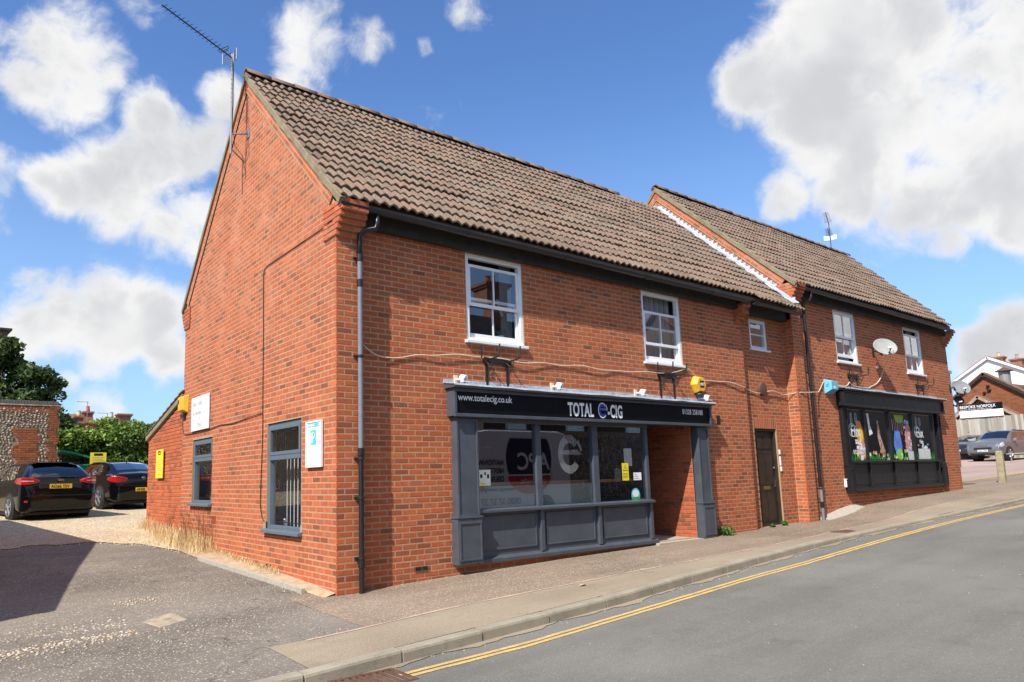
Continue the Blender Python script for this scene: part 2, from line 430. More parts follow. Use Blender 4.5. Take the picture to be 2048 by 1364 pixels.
plain('door_wood', (.030, .020, .013), .45, var=.35, vscale=7, bump=.15)
plain('brass', (.45, .32, .12), .35, .9)
plain('yellow_box', (.80, .42, .015), .4)
plain('yellow_sign', (.80, .66, .02), .5)
plain('blue_box', (.14, .46, .66), .35)
plain('cyan_print', (.10, .50, .70), .5)
plain('ochre', (.52, .40, .20), .6)
plain('dish', (.34, .345, .32), .45, var=.12, vscale=4)
plain('dish_grey', (.22, .23, .24), .45, var=.15, vscale=4)
plain('terracotta', (.46, .10, .045), .85, var=.2, bump=.2)
plain('green_plastic', (.012, .20, .075), .4, var=.15)
plain('rubber', (.016, .016, .017), .8)
plain('alloy', (.52, .53, .54), .3, .9)
plain('car_black', (.003, .003, .004), .10, spec=.28, coat=.12, var=.05)
plain('car_grey', (.16, .165, .175), .32, .35, coat=.7, var=.05)
plain('car_navy', (.012, .014, .028), .18, coat=1.0, var=.05)
plain('trim_black', (.012, .012, .012), .6)
plain('lamp_red', (.42, .012, .010), .12, coat=1.0)
plain('lamp_clear', (.62, .64, .66), .08, .3, coat=1.0)
plain('plate_yellow', (.80, .52, .03), .4)
plain('plate_white', (.78, .78, .76), .4)
plain('chrome', (.70, .71, .72), .12, 1.0)
plain('van_white', (.78, .79, .80), .25, coat=.6, var=.02)
plain('dry_soil', (.40, .30, .19), .95, var=.25, vscale=9, bump=.5, bscale=40)
def fence_fn(t, b):
    p = t.pos(); c = t.ramp(t.rand(), [(0, (.24, .21, .165)), (.5, (.36, .325, .265)), (1, (.47, .43, .36))])
    mp = t.n.new('ShaderNodeMapping'); t.l.new(p, mp.inputs[0]); mp.inputs['Scale'].default_value = (9, 9, .6)
    c = t.mix(t.math('MULTIPLY', t.rng(t.noise(mp.outputs[0], 2.0, 5, .6), .45, .7), .5), c, (.17, .15, .12))
    t.put(b.inputs['Base Color'], c); b.inputs['Roughness'].default_value = .9
mat('fence_wood', fence_fn)
plain('post_wood', (.31, .265, .17), .9, var=.3, vscale=7, bump=.5, bscale=30)
plain('render_white', (.80, .80, .78), .8, var=.04)
plain('clay_roof', (.22, .105, .07), .9, var=.3, vscale=3, bump=.5, bscale=20)
plain('far_brick', (.29, .135, .085), .9, var=.25, vscale=4, bump=.4, bscale=30)
plain('stone', (.33, .265, .185), .9, var=.4, vscale=9, bump=.3)
plain('sticker_white', (.76, .78, .66), .5, var=.06)
plain('paper', (.62, .62, .62), .6)
plain('vine_green', (.03, .34, .04), .5)
plain('rust_pink', (.46, .33, .25), .9, var=.2)
def glass(name, tint=(.93, .95, .95), refl=1.0, film=0.0, filmcol=(.6, .65, .65), rough=.0, layers=3.4):
    m = bpy.data.materials.new(name); m.use_nodes = True; t = NT(m.node_tree); t.n.clear()
    tr = t.n.new('ShaderNodeBsdfTransparent'); tr.inputs[0].default_value = (*tint, 1)
    base = tr.outputs[0]
    if film:
        df = t.n.new('ShaderNodeBsdfDiffuse'); df.inputs[0].default_value = (*filmcol, 1)
        mx = t.n.new('ShaderNodeMixShader'); mx.inputs[0].default_value = film
        t.l.new(base, mx.inputs[1]); t.l.new(df.outputs[0], mx.inputs[2]); base = mx.outputs[0]
    gl = t.n.new('ShaderNodeBsdfGlossy'); gl.inputs['Roughness'].default_value = rough; gl.inputs[0].default_value = (refl, refl, refl, 1)
    fr = t.n.new('ShaderNodeFresnel'); bf = t.n.new('ShaderNodeNewGeometry').outputs['Backfacing']; t.put(fr.inputs[0], t.rng(bf, 0, 1, 1.52, 1/1.52))
    f = t.math('MULTIPLY', fr.outputs[0], layers, clamp=True)   # two surfaces of a pane
    mx = t.n.new('ShaderNodeMixShader'); t.l.new(f, mx.inputs[0]); t.l.new(base, mx.inputs[1]); t.l.new(gl.outputs[0], mx.inputs[2])
    o = t.n.new('ShaderNodeOutputMaterial'); t.l.new(mx.outputs[0], o.inputs[0]); MAT[name] = m
glass('glass'); glass('glass_soft', layers=1.15); glass('glass_frost', (.8, .88, .88), 1, .50, (.46, .56, .52)); glass('vinyl_clear', (.9, .9, .9), 1, .24, (.55, .60, .62))
glass('car_glass', (.10, .11, .12), 1)
glass('net_curtain', (.9, .9, .9), 0.0, .55, (.62, .62, .64))
def leaf_mat(name, a, b2, c2):
    def fn(t, b):
        r = t.math('FRACT', t.math('ADD', t.attr('tint'), 0.0))
        c = t.ramp(r, [(0, a), (.5, b2), (1, c2)])
        t.put(b.inputs['Base Color'], c); b.inputs['Roughness'].default_value = .55
        b.inputs['Transmission Weight'].default_value = 0.0
        try: b.inputs['Subsurface Weight'].default_value = 0.0
        except Exception: pass
        tl = t.n.new('ShaderNodeBsdfTranslucent'); t.l.new(c, tl.inputs[0])
        mx = t.n.new('ShaderNodeMixShader'); mx.inputs[0].default_value = .3
        out = t.n['Material Output']; t.l.new(b.outputs[0], mx.inputs[1]); t.l.new(tl.outputs[0], mx.inputs[2]); t.l.new(mx.outputs[0], out.inputs[0])
    mat(name, fn)
leaf_mat('leaf_tree', (.030, .060, .014), (.065, .115, .024), (.13, .18, .045))
leaf_mat('leaf_ivy', (.08, .15, .018), (.19, .29, .035), (.33, .42, .08))
leaf_mat('leaf_ever', (.045, .09, .016), (.12, .20, .03), (.23, .32, .06))
leaf_mat('dry_grass', (.52, .36, .16), (.70, .53, .27), (.80, .66, .40))
leaf_mat('weed', (.05, .12, .02), (.08, .20, .03), (.14, .28, .06))
plain('bark', (.10, .075, .05), .95, var=.3, bump=.5)
def flint_fn(t, b):
    r = t.math('FRACT', t.math('ADD', t.attr('tint'), t.rand())); p = t.pos()
    c = t.ramp(r, [(0, (.07, .06, .05)), (.3, (.17, .145, .11)), (.55, (.30, .25, .18)), (.8, (.44, .37, .28)), (.92, (.22, .15, .09)), (1, (.52, .46, .38))])
    c = t.mix(t.rng(t.noise(p, 30, 4), .4, .75), c, (.16, .14, .12))
    t.put(b.inputs['Base Color'], c); b.inputs['Roughness'].default_value = .6
mat('flint', flint_fn)
plain('slate', (.045, .045, .05), .6, var=.3, vscale=3)
plain('moss', (.045, .042, .018), .95, var=.4)
plain('lime_mortar', (.27, .20, .13), .95, var=.25, bump=.5)
# ---------------------------------------------------------------- ground
Z0P = [(-80, -2.4), (-3, -.09), (0, -.01), (1.8, .07), (4.8, .11), (9.2, .18), (12, .24), (13.4, .44), (16.2, .57), (20.5, .68), (26, .80), (44, 1.45), (120, 4.2)]
ZKP = [(-80, -2.45), (0, -.05), (20, .55), (26, .70), (44, 1.30), (120, 4.0)]
YKP = [(-80, -2.75), (-1.6, -2.62), (.3, -2.5), (2.3, -2.38), (4, -2.2), (6, -2.02), (8, -1.94), (10, -1.91), (13, -1.93), (17, -1.93), (26, -1.75), (60, -1.2), (120, -1)]
KHP = [(-80, .03), (-3, .05), (-1.2, .10), (6, .10), (9, .06), (12, .045), (17, .07), (120, .09)]
WY = .1125                                   # plane of the main brick face
def z0(x): return interp(x, Z0P)
def zk(x): return interp(x, ZKP)
def yk(x): return interp(x, YKP)
def kh(x): return interp(x, KHP)
def ground_z(x, y):
    """height of the made ground north of the kerb"""
    k = yk(x)
    if y <= WY:
        t = max(0.0, min(1.0, (y-k)/(WY-k))); return zk(x)*(1-t) + z0(x)*t
    if x < 0.0:
        b = .03*x*max(0.0, min(1.0, 1-y/4)); s = max(0.0, min(1.0, (y-2)/6)); s = s*s*(3-2*s)
        return b - .01*max(0, 1-y) + .044*y + .02*max(0.0, -x-2)*s
    if x < 20.6:
        t = min(1, x/4.0); return z0(x)*t + (1-t)*(.044*y)
    return z0(x) + .012*(y-WY)*min(1, (x-20.6)/8)
def road_z(x, y):
    k = yk(x); d = k-y
    return zk(x)-kh(x) + .018*min(d, 2.2) - .018*max(0, d-2.2)
def sheet(name, xs, ys, zf, mat_, parent=None, kind='structure', off=0.0, yf=None):
    vs, fs = [], []; ny = len(ys)
    for x in xs:
        for y in ys:
            yy = yf(x, y) if yf else y
            vs.append((x, yy, zf(x, yy)+off))
    for i in range(len(xs)-1):
        for j in range(ny-1): a = i*ny+j; fs.append((a, a+ny, a+ny+1, a+1))
    m = MB(); m.v = vs; m.f = fs
    o = m.build(name, mat_, parent, smooth=True, fixn=False)
    if kind and parent is None: o['kind'] = kind
    return o
def rngf(a, b, st): return list(np.arange(a, b+st*.5, st))
XS = rngf(-80, -6, 4)[:-1] + rngf(-6, 22, .5) + rngf(24, 120, 4)
# far ground sheet to the horizon, below everything else
m = MB(); m.quad((-900, -900, -3.2), (900, -900, -3.2), (900, 900, -3.2), (-900, 900, -3.2)); tag(m.build('ground', 'pave_kerb'), kind='structure')
ROAD_S = -6.75
sheet('road', XS, [0, .1, .25, .5, .75, 1], road_z, 'road', yf=lambda x, t: ROAD_S + (yk(x)+.02-ROAD_S)*t)
# verge and pavement across the road (behind the photographer)
sheet('pavement', XS, [-40, -12, -9, ROAD_S], lambda x, y: zk(x) + .02, 'pave_kerb')
# pavement in front of the shops: kerb-side tarmac, wall-side older tarmac, pink joint between
YMP = [(-1.35, -1.66), (-1.08, -1.66), (.3, -1.55), (4, -1.52), (7.6, -1.52), (10, -1.40), (14.4, -1.15), (26, -.9), (120, .2)]
def ym(x): return interp(x, YMP)
XP = rngf(-1.5, 22, .5) + rngf(24, 120, 4)
sheet('pavement', [x for x in XP], [0, .5, 1], ground_z, 'pave_kerb', yf=lambda x, t: (yk(x)+.12) + (ym(x)+.02-yk(x)-.12)*t, off=.006)
XPW = rngf(-.5, 22, .5) + rngf(24, 120, 4)
sheet('pavement', XPW, [0, .3, .6, 1], ground_z, 'pave_wall', yf=lambda x, t: ym(x) + ((.35 if x < 20.4 else 1.4) - ym(x))*t, off=.003)
sheet('pavement_joint', rngf(-1.15, 16, .5), [-1, 1], lambda x, y: ground_z(x, y), 'rust_pink', yf=lambda x, t: ym(x) + .03*math.sin(x*2.1)*.4 + t*(.018+.012*math.sin(x*5.3)), off=.010)
# yard: dark tarmac, gravel beyond
YX = rngf(-40, -6, 2)[:-1] + rngf(-6, .5, .25)
def south(x): return yk(x)+.12
sheet('yard', YX, [0, .1, .2, .3, .4, .5, .6, .7, .8, .9, 1], ground_z, 'yard', yf=lambda x, t: south(x) + (8.6-south(x))*t)
GE = [(-40, 6.6), (-3, 6.9), (-2.2, 7.25), (-1.35, 7.15), (-.8, 6.35), (-.6, 5.4), (-.15, 4.3), (.5, 4.0)]
def ge(x): return interp(x, GE) + .10*math.sin(x*7)+.05*math.sin(x*19)
GX = rngf(-40, -6, 2)[:-1] + rngf(-6, 0, .1) + rngf(.5, 14, 1)
def gravel_z(x, y): return ground_z(min(x, -.001), y)
sheet('gravel_yard', GX, [0, .05, .15, .3, .5, .75, 1], gravel_z, 'gravel', yf=lambda x, t: ge(x) + (34-ge(x))*t*t, off=.014)
# car park beyond the far corner
sheet('car_park', rngf(20.8, 30, .8)+rngf(32, 120, 4), [0, .1, .3, .6, 1], ground_z, 'carpark', yf=lambda x, t: 1.3 + 40*t, off=.008)
# kerb: every stone on its own
kerb = link('kerb', None); tag(kerb, kind='structure')
xk = -7.0
while xk < 48:
    L = .60 if xk < -2.2 else .915
    a, b = xk+.009, xk+L-.009
    rings = []
    for x in (a, b):
        y, z, h = yk(x), zk(x)+.008, kh(x); lean = random.uniform(-.007, .007)
        prof = [(y+.125, z-.2), (y+.125, z), (y+.028, z), (y+.010, z-.007), (y+.002, z-.026), (y-.002, z-h-.02), (y, z-.2)]
        rings.append([(x, p[0]+lean, p[1]+lean*.6) for p in prof])
    MB().loft(rings).build('kerb_stone', 'kerb', kerb)
    xk += L
m = MB()
for x in rngf(-7, 47, 1): m.add([(x, yk(x)+.012, zk(x)-.012-.0), (x+1, yk(x+1)+.012, zk(x+1)-.012), (x+1, yk(x+1)+.12, zk(x+1)-.004), (x, yk(x)+.12, zk(x)-.004), (x, yk(x)+.012, zk(x)-.2), (x+1, yk(x+1)+.012, zk(x+1)-.2)], [(0,1,2,3),(4,5,1,0)])
m.build('joint_filling', 'yard', kerb)
# double yellow lines
YLP = [(-.98, -2.84), (.42, -2.86), (2.42, -2.71), (4.67, -2.53), (7.7, -2.43), (11.1, -2.33), (17.2, -2.19), (26, -2.0), (60, -1.5), (100, -1.2)]
for k, d in enumerate((-.01, -.098)):
    sheet('yellow_line', rngf(-.93+.06*k, 20, .3)+rngf(22, 100, 3), [-1, 1], road_z, 'yellow_paint', yf=lambda x, t, d=d: interp(x, YLP)+d+t*.028+.004*math.sin(x*9+d*50), off=.004)
# car park entrance lines
for d in (0, -.12):
    sheet('yellow_line', rngf(23.0, 60, 1), [-1, 1], ground_z, 'yellow_paint', yf=lambda x, t, d=d: 1.7 - (x-23)*.03+d+t*.03, off=.016)
sheet('gutter_silt', rngf(-1.6, 22, .12), [0, 1], road_z, 'pave_kerb', yf=lambda x, t: yk(x)-.004 - t*(.07+.035*math.sin(x*3.3)+.03*math.sin(x*7.9+1)+.015*math.sin(x*23)), off=.006)
# gutter grit: loose stones, pebbles
ICO_V = None
def ico():
    bm = bmesh.new(); bmesh.ops.create_icosphere(bm, subdivisions=1, radius=1.0)
    v = np.array([x.co[:] for x in bm.verts]); f = np.array([[q.index for q in p.verts] for p in bm.faces]); bm.free(); return v, f
ICO_V, ICO_F = ico()
def blobs(name, pts, sizes, mat_, parent=None, flat=.55, seed=1, kind='stuff', jag=.25, smooth=True, nrm=None):
    """many pebble-like lumps joined in one mesh"""
    g = np.random.default_rng(seed); n = len(pts); k = len(ICO_V)
    pts = np.asarray(pts, float); sizes = np.asarray(sizes, float)
    ang = g.uniform(0, 2*np.pi, n); ca, sa = np.cos(ang), np.sin(ang)
    v = ICO_V[None]*(1+g.uniform(-jag, jag, (n, k, 1)))
    sc = np.stack([sizes*g.uniform(.8, 1.3, n), sizes*g.uniform(.7, 1.0, n), sizes*flat*g.uniform(.8, 1.2, n)], 1)[:, None]
    v = v*sc
    x = v[..., 0]*ca[:, None]-v[..., 1]*sa[:, None]; y = v[..., 0]*sa[:, None]+v[..., 1]*ca[:, None]; z = v[..., 2]
    if nrm == 'Y': v = np.stack([x, z, y], -1)
    else: v = np.stack([x, y, z], -1)
    v = v + pts[:, None]
    F = (ICO_F[None] + (np.arange(n)*k)[:, None, None]).reshape(-1, 3)
    o = np_mesh(name, v.reshape(-1, 3), None, mat_, parent, tint=np.repeat(g.uniform(0, 1, n), len(ICO_F)), smooth=smooth, tris=F)
    if kind: o['kind'] = kind
    return o
def scatter_pebbles():
    g = np.random.default_rng(3); P, S = [], []
    def put(x, y, s):
        P.append((x, y, ground_z(x, y)+s*.25)); S.append(s)
    for _ in range(3000):                        # strip across the yard mouth
        t = g.uniform(0, 1); x = -4.6+t*2.35; y = .14 + g.normal(0, .15+.10*(1-t)) - .12*(1-t)*g.uniform(0, 1)
        put(x, y, g.uniform(.007, .019))
    for _ in range(700): put(g.normal(-2.4, .9), g.normal(-.1, .5), g.uniform(.004, .011))
    for _ in range(2200): put(g.uniform(-6, .2), g.uniform(-2.2, 7), g.uniform(.003, .009))
    for _ in range(260): put(g.normal(-2.0, .22), g.normal(.15, .16), g.uniform(.004, .011))
    for _ in range(120): put(g.normal(-1.9, .16), g.normal(1.25, .10), g.uniform(.006, .014))
    for _ in range(800):                          # edge of the gravel
        x = g.uniform(-6, 0); put(x, ge(x)+abs(g.normal(0, .35))-.25, g.uniform(.008, .018))
    for _ in range(900):                          # foot of the gable
        y = g.uniform(-.05, 4.6); put(-abs(g.normal(.0, .13))-.02-.06*(y/4), y, g.uniform(.005, .015))
    for _ in range(180):
        x = g.uniform(-.5, 19); put(x, g.uniform(yk(x)+.2, .0), g.uniform(.003, .006))
    o = blobs('loose_gravel', P, S, 'pebble', seed=5); tag(o, 'scattered tan gravel stones across the dark yard tarmac', 'gravel', kind='stuff')
    P, S = [], []
    for _ in range(420):
        x = g.uniform(-1.6, 20); y = yk(x)-abs(g.normal(0, .10))-.01; s = g.uniform(.004, .009); P.append((x, y, road_z(x, y)+s*.3)); S.append(s)
    for _ in range(140):
        x = g.uniform(-2, 18); y = g.uniform(-5.5, -2.6); s = g.uniform(.003, .007); P.append((x, y, road_z(x, y)+s*.3)); S.append(s)
    o = blobs('gutter_grit', P, S, 'pebble', seed=6); tag(o, 'fine grit and small stones lying along the kerb gutter', 'grit', kind='stuff')
scatter_pebbles()
# ---------------------------------------------------------------- brickwork
BRK = {}        # building -> list of panels
CH = .0055
def brick_unit():
    L, H, D = .215, .0645, .03
    vs = []
    for (dx, dz, y) in ((0, 0, D), (0, 0, CH), (CH, CH, 0)):
        vs += [(-L/2+dx, y, -H/2+dz), (L/2-dx, y, -H/2+dz), (L/2-dx, y, H/2-dz), (-L/2+dx, y, H/2-dz)]
    fs = [(8, 9, 10, 11)]
    for b in (0, 4):
        for i in range(4): j = (i+1) % 4; fs.append((b+i, b+j, b+4+j, b+4+i))
    return vs, fs
BU_V, BU_F = brick_unit()
BU_F = np.array(BU_F)
class Bricks:
    """brick faces of one building: collected, then the ones that show largest become objects"""
    def __init__(s): s.rows = []     # origin(center), U, N, len, height, depthjit, mat
    def panel(s, O, U, N, z_lo, z_hi, spans, parity=0, matn='brick', V=(0, 0, 1), pitch=.225, course=.075, minlen=.03):
        O = np.array(O, float); U = np.array(U, float); N = np.array(N, float); V = np.array(V, float)
        k0 = int(math.floor(z_lo/course)); k1 = int(math.ceil(z_hi/course))
        for k in range(k0, k1):
            vb = k*course + .005; vt = vb + .0645
            if vt > z_hi+.012: continue
            for (a, b) in spans(vb+.033):
                offs = 0.0 if (k+parity) % 2 == 0 else pitch/2
                i0 = int(math.floor((a-offs)/pitch))-1; i1 = int(math.ceil((b-offs)/pitch))+1
                for i in range(i0, i1):
                    ua = max(offs+i*pitch+.005, a); ub = min(offs+(i+1)*pitch-.005, b)
                    if ub-ua < minlen: continue
                    c = O + U*((ua+ub)/2) + V*((vb+vt)/2)
                    s.rows.append((c, U, N, V, ub-ua, .066, matn))
    def finish(s, wall, nobj=300):
        n = len(s.rows)
        C = np.array([r[0] for r in s.rows]); U = np.array([r[1] for r in s.rows]); N = np.array([r[2] for r in s.rows]); V = np.array([r[3] for r in s.rows])
        L = np.array([r[4] for r in s.rows]); mats = np.array([r[6] for r in s.rows])
        px = CXP + FPX*((C-CAM) @ CR)/((C-CAM) @ CF); py = CYP - FPX*((C-CAM) @ CU)/((C-CAM) @ CF)
        dist = np.linalg.norm(C-CAM, axis=1); cosv = np.abs(np.einsum('ij,ij->i', (CAM-C)/dist[:, None], N))
        area = L*cosv/dist**2
        area[(px < 0) | (px > 2048) | (py < 0) | (py > 1364) | (L < .205)] = 0
        pick = set(np.argsort(-area)[:nobj])
        g = np.random.default_rng(n)
        push = g.uniform(-.0003, .0020, n); rot = g.normal(0, .005, n); tint = g.uniform(0, 1, n); hj = g.normal(1, .02, n)
        base = np.array(BU_V)
        me = {}
        for mn in set(mats):
            q = bpy.data.meshes.new('brick'); q.from_pydata(BU_V, [], [tuple(f) for f in BU_F]); q.materials.append(MAT[mn]); me[mn] = q
        off = world_off(wall)
        rest = {mn: [] for mn in set(mats)}
        for i in range(n):
            if i in pick:
                o = link('brick', me[mats[i]], wall)
                m = Matrix.Identity(4)
                u = Vector(U[i]); nn = Vector(N[i]); v = Vector(V[i])
                u2 = (u*math.cos(rot[i]) + v*math.sin(rot[i])); v2 = (v*math.cos(rot[i]) - u*math.sin(rot[i]))
                for j in range(3):
                    m[j][0] = u2[j]*L[i]/.215; m[j][1] = -nn[j]; m[j][2] = v2[j]*hj[i]; m[j][3] = C[i][j]-off[j]+nn[j]*push[i]
                o.matrix_local = m
            else: rest[mats[i]].append(i)
        for mn, idx in rest.items():
            if not idx: continue
            idx = np.array(idx); k = len(base)
            bx = base[None, :, 0]; sx = L[idx][:, None]/.215
            # keep the arris width: scale only the body
            x = np.sign(bx)*(L[idx][:, None]/2 - (.1075-np.abs(bx)))
            z = base[None, :, 2]*hj[idx][:, None]; y = base[None, :, 1] - push[idx][:, None]
            z2 = z + x*np.sin(rot[idx])[:, None]
            P = C[idx][:, None] + x[..., None]*U[idx][:, None] + z2[..., None]*V[idx][:, None] - y[..., None]*N[idx][:, None]
            F = (BU_F[None] + (np.arange(len(idx))*k)[:, None, None]).reshape(-1, 4)
            o = np_mesh('brick_courses', P.reshape(-1, 3), F, mn, wall, tint=np.repeat(tint[idx], len(BU_F)))
            o['kind'] = 'stuff'
def cut(a, b, holes, v):
    """spans of a..b at height v outside the holes (u0,u1,v0,v1)"""
    sp = [(a, b)]
    for (h0, h1, w0, w1) in holes:
        if not (w0-.02 < v < w1+.02): continue
        nx = []
        for (p, q) in sp:
            if h1 <= p or h0 >= q: nx.append((p, q)); continue
            if h0 > p: nx.append((p, h0-.004))
            if h1 < q: nx.append((h1+.004, q))
        sp = nx
    return sp
def mortar_panel(mb, O, U, N, u0, u1, v0, v1, holes, reveal=.12, rec=.0012):
    """flat bed face with rectangular openings and their reveals"""
    O = Vector(O) - Vector(N)*rec; U = Vector(U); N = Vector(N)
    us = sorted({u0, u1, *[min(max(h[0], u0), u1) for h in holes], *[min(max(h[1], u0), u1) for h in holes]})
    vs = sorted({v0, v1, *[min(max(h[2], v0), v1) for h in holes], *[min(max(h[3], v0), v1) for h in holes]})
    P = lambda u, v, d=0: tuple(O + U*u + Vector((0, 0, v)) - N*d)
    for i in range(len(us)-1):
        for j in range(len(vs)-1):
            cu, cv = (us[i]+us[i+1])/2, (vs[j]+vs[j+1])/2
            if any(h[0] < cu < h[1] and h[2] < cv < h[3] for h in holes): continue
            mb.quad(P(us[i], vs[j]), P(us[i+1], vs[j]), P(us[i+1], vs[j+1]), P(us[i], vs[j+1]))
    for (a, b, c, d) in holes:
        mb.quad(P(a, c), P(a, d), P(a, d, reveal), P(a, c, reveal)); mb.quad(P(b, c), P(b, d), P(b, d, reveal), P(b, c, reveal))
        mb.quad(P(a, d), P(b, d), P(b, d, reveal), P(a, d, reveal)); mb.quad(P(a, c), P(b, c), P(b, c, reveal), P(a, c, reveal))

# ---------------------------------------------------------------- roof tiles
TW, TG, TL = .300, .312, .40
def tile_mesh():
    n = 16; vs = []; fs = []
    def h(s):
        q = (s/.15) % 1.0
        return .019*math.sin(2*math.pi*q) + .006*math.sin(4*math.pi*q+.6)
    for (t, dz, lift) in ((0, -.028, .040), (0, 0, .040), (.012, .003, .039), (TL, 0, -.004)):
        for i in range(n+1):
            s = TW*i/n*1.015; vs.append((s, t, h(s)+dz+lift))
    m = n+1
    for k in range(3):
        for i in range(n): fs.append((k*m+i, k*m+i+1, (k+1)*m+i+1, (k+1)*m+i))
    # closed side at the left edge so that the verge shows thickness
    b = len(vs); vs += [(0, TL, h(0)-.022)]; fs.append((0, m, 2*m, 3*m))
    return vs, [f for f in fs]
TM_V, TM_F = tile_mesh()
def tile_roof(roof, x0, ncol_fn, nrow, eave, slope, nobj, row_x=None, start_row=0):
    """eave=(y,z) of lower edge; slope unit vector (y,z) going up; tiles as objects and one joined rest"""
    me = bpy.data.meshes.new('roof_tile'); me.from_pydata(TM_V, [], TM_F); me.materials.append(MAT['tile'])
    me.polygons.foreach_set('use_smooth', [True]*len(me.polygons))
    sy, sz = slope; T = Vector((0, sy, sz)); Nn = Vector((0, -sz, sy)); U = Vector((1, 0, 0)); off = world_off(roof)
    items = []
    g = np.random.default_rng(nrow*7+int(x0*10)+5)
    for r in range(start_row, nrow):
        a, b = ncol_fn(r)
        for c in range(a, b):
            xx = x0+c*TW; sag = .010*math.sin(xx*.85+.6)+.006*math.sin(xx*2.1+r*.7)+.005*math.sin(r*1.3+xx*.3)
            p = Vector((xx, eave[0], eave[1])) + T*(r*TG+g.normal(0, .006)) + Nn*(sag+g.normal(0, .003))
            items.append((p, g.normal(0, .009), g.normal(0, .009)))
    P = np.array([i[0][:] for i in items]); d2 = np.linalg.norm(P-CAM, axis=1); order = np.argsort(d2); pick = set(order[:nobj])
    V0 = np.array(TM_V); VV = []; FF = []; TT = []; b = 0
    FQ = [f for f in TM_F]
    for i, (p, ry, rz) in enumerate(items):
        m = Matrix.Identity(4)
        u = (U + T*rz + Nn*ry).normalized(); t = (T - U*rz).normalized(); nn = u.cross(t)
        for j in range(3): m[j][0] = u[j]; m[j][1] = t[j]; m[j][2] = nn[j]; m[j][3] = p[j]-off[j]
        if i in pick:
            o = link('roof_tile', me, roof); o.matrix_local = m
        else:
            mm = np.array(m); VV.append(V0 @ mm[:3, :3].T + mm[:3, 3]); FF.append(np.array(FQ)+b); b += len(V0); TT.append(np.full(len(FQ), g.uniform(0, 1)))
    if VV:
        o = np_mesh('roof_tiling', np.concatenate(VV), np.concatenate(FF), 'tile', roof, tint=np.concatenate(TT), smooth=True, off=Vector((0, 0, 0))); o['kind'] = 'stuff'
def ridge(roof, x0, x1, y, z):
    L = .44; n = int((x1-x0)/L)
    rings_v = []; mv, mf = [], []
    seg = 8
    for k in (0, 1):
        for rr in (.125, .105):
            for i in range(seg+1):
                a = math.pi*(.02+.96*i/seg); mv.append((k*L*1.02, -math.cos(a)*rr*1.05, math.sin(a)*rr + (.012 if k == 0 else 0)))
    s = seg+1
    for i in range(seg):
        mf.append((i, i+1, 2*s+i+1, 2*s+i)); mf.append((s+i, 3*s+i, 3*s+i+1, s+i+1)); mf.append((i, s+i, s+i+1, i+1)); mf.append((2*s+i, 2*s+i+1, 3*s+i+1, 3*s+i))
    me = bpy.data.meshes.new('ridge_tile'); me.from_pydata(mv, [], mf); me.materials.append(MAT['tile']); me.polygons.foreach_set('use_smooth', [True]*len(me.polygons))
    off = world_off(roof)
    for k in range(n):
        o = link('ridge_tile', me, roof); o.location = (x0+k*L-off.x, y-off.y, z+random.gauss(0, .004)-off.z); o.rotation_euler = (random.gauss(0, .02), random.gauss(0, .006), random.gauss(0, .006))
        o.scale = ((x1-x0)/(n*L), 1, 1)

# ---------------------------------------------------------------- windows
def sash_window(bld, x0, x1, z0_, z1, yw, drop=.0, lift=.0, curtain=0, label=None):
    """box-sash uPVC window: frame > sashes, panes, sill, curtain, room"""
    f = .062; ya = yw+.012; yb = yw+.10
    m = MB()
    m.box(x0, x0+f, ya, yb, z0_, z1).box(x1-f, x1, ya, yb, z0_, z1).box(x0+f, x1-f, ya, yb, z1-f, z1).box(x0+f, x1-f, ya, yb, z0_, z0_+.05)
    w = m.build('window', 'upvc', bld, bevel=.006, label=label)
    MB().box(x0-.045, x1+.045, yw-.055, yw+.03, z0_-.045, z0_-.001).build('sill', 'upvc', w, bevel=.006)
    zi0, zi1 = z0_+.05, z1-f; mid = (zi0+zi1)/2
    def sash(za, zb, y, bt):
        r = .045; m = MB(); xm = (x0+x1)/2
        a, b = x0+f+.002, x1-f-.002
        m.box(a, a+r, y, y+.035, za, zb).box(b-r, b, y, y+.035, za, zb).box(a+r, b-r, y, y+.035, zb-r, zb).box(a+r, b-r, y, y+.035, za, za+bt)
        m.build('sash', 'upvc', w, bevel=.004)
        MB().box(xm-.011, xm+.011, y+.004, y+.030, za+bt, zb-r).build('glazing_bar', 'upvc', w)
        for (p, q) in ((a+r, xm-.011), (xm+.011, b-r)):
            tl = random.gauss(0, .0015)
            MB().quad((p, y+.016+tl, za+bt), (q, y+.016-tl, za+bt), (q, y+.016-tl, zb-r), (p, y+.016+tl, zb-r)).build('pane', 'glass', w)
    sash(mid-.03-drop, zi1-drop, ya+.014, .05); sash(zi0+lift, mid+.02+lift, ya+.052, .075)
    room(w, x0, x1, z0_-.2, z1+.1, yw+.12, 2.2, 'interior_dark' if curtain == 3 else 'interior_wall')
    if curtain:
        g = random.Random(int(x0*100)); rows = []
        for (c0, c1) in ([(x0+.05, x0+.05+(x1-x0)*.40), (x1-.05-(x1-x0)*.26, x1-.05)] if curtain == 1 else [(x1-.30, x1-.07)] if curtain == 3 else [(x0+.04, x1-.04)]):
            n = 40; pts = [(c0+(c1-c0)*i/n, yw+.20+.022*math.sin(i*1.1+g.random())+.008*g.random()) for i in range(n+1)]
            m = MB()
            for i in range(n): m.quad((*pts[i], z0_+.03), (*pts[i+1], z0_+.03), (*pts[i+1], z1), (*pts[i], z1))
            m.build('curtain', 'net_curtain' if curtain >= 2 else 'interior_white', w, smooth=True)
    return w
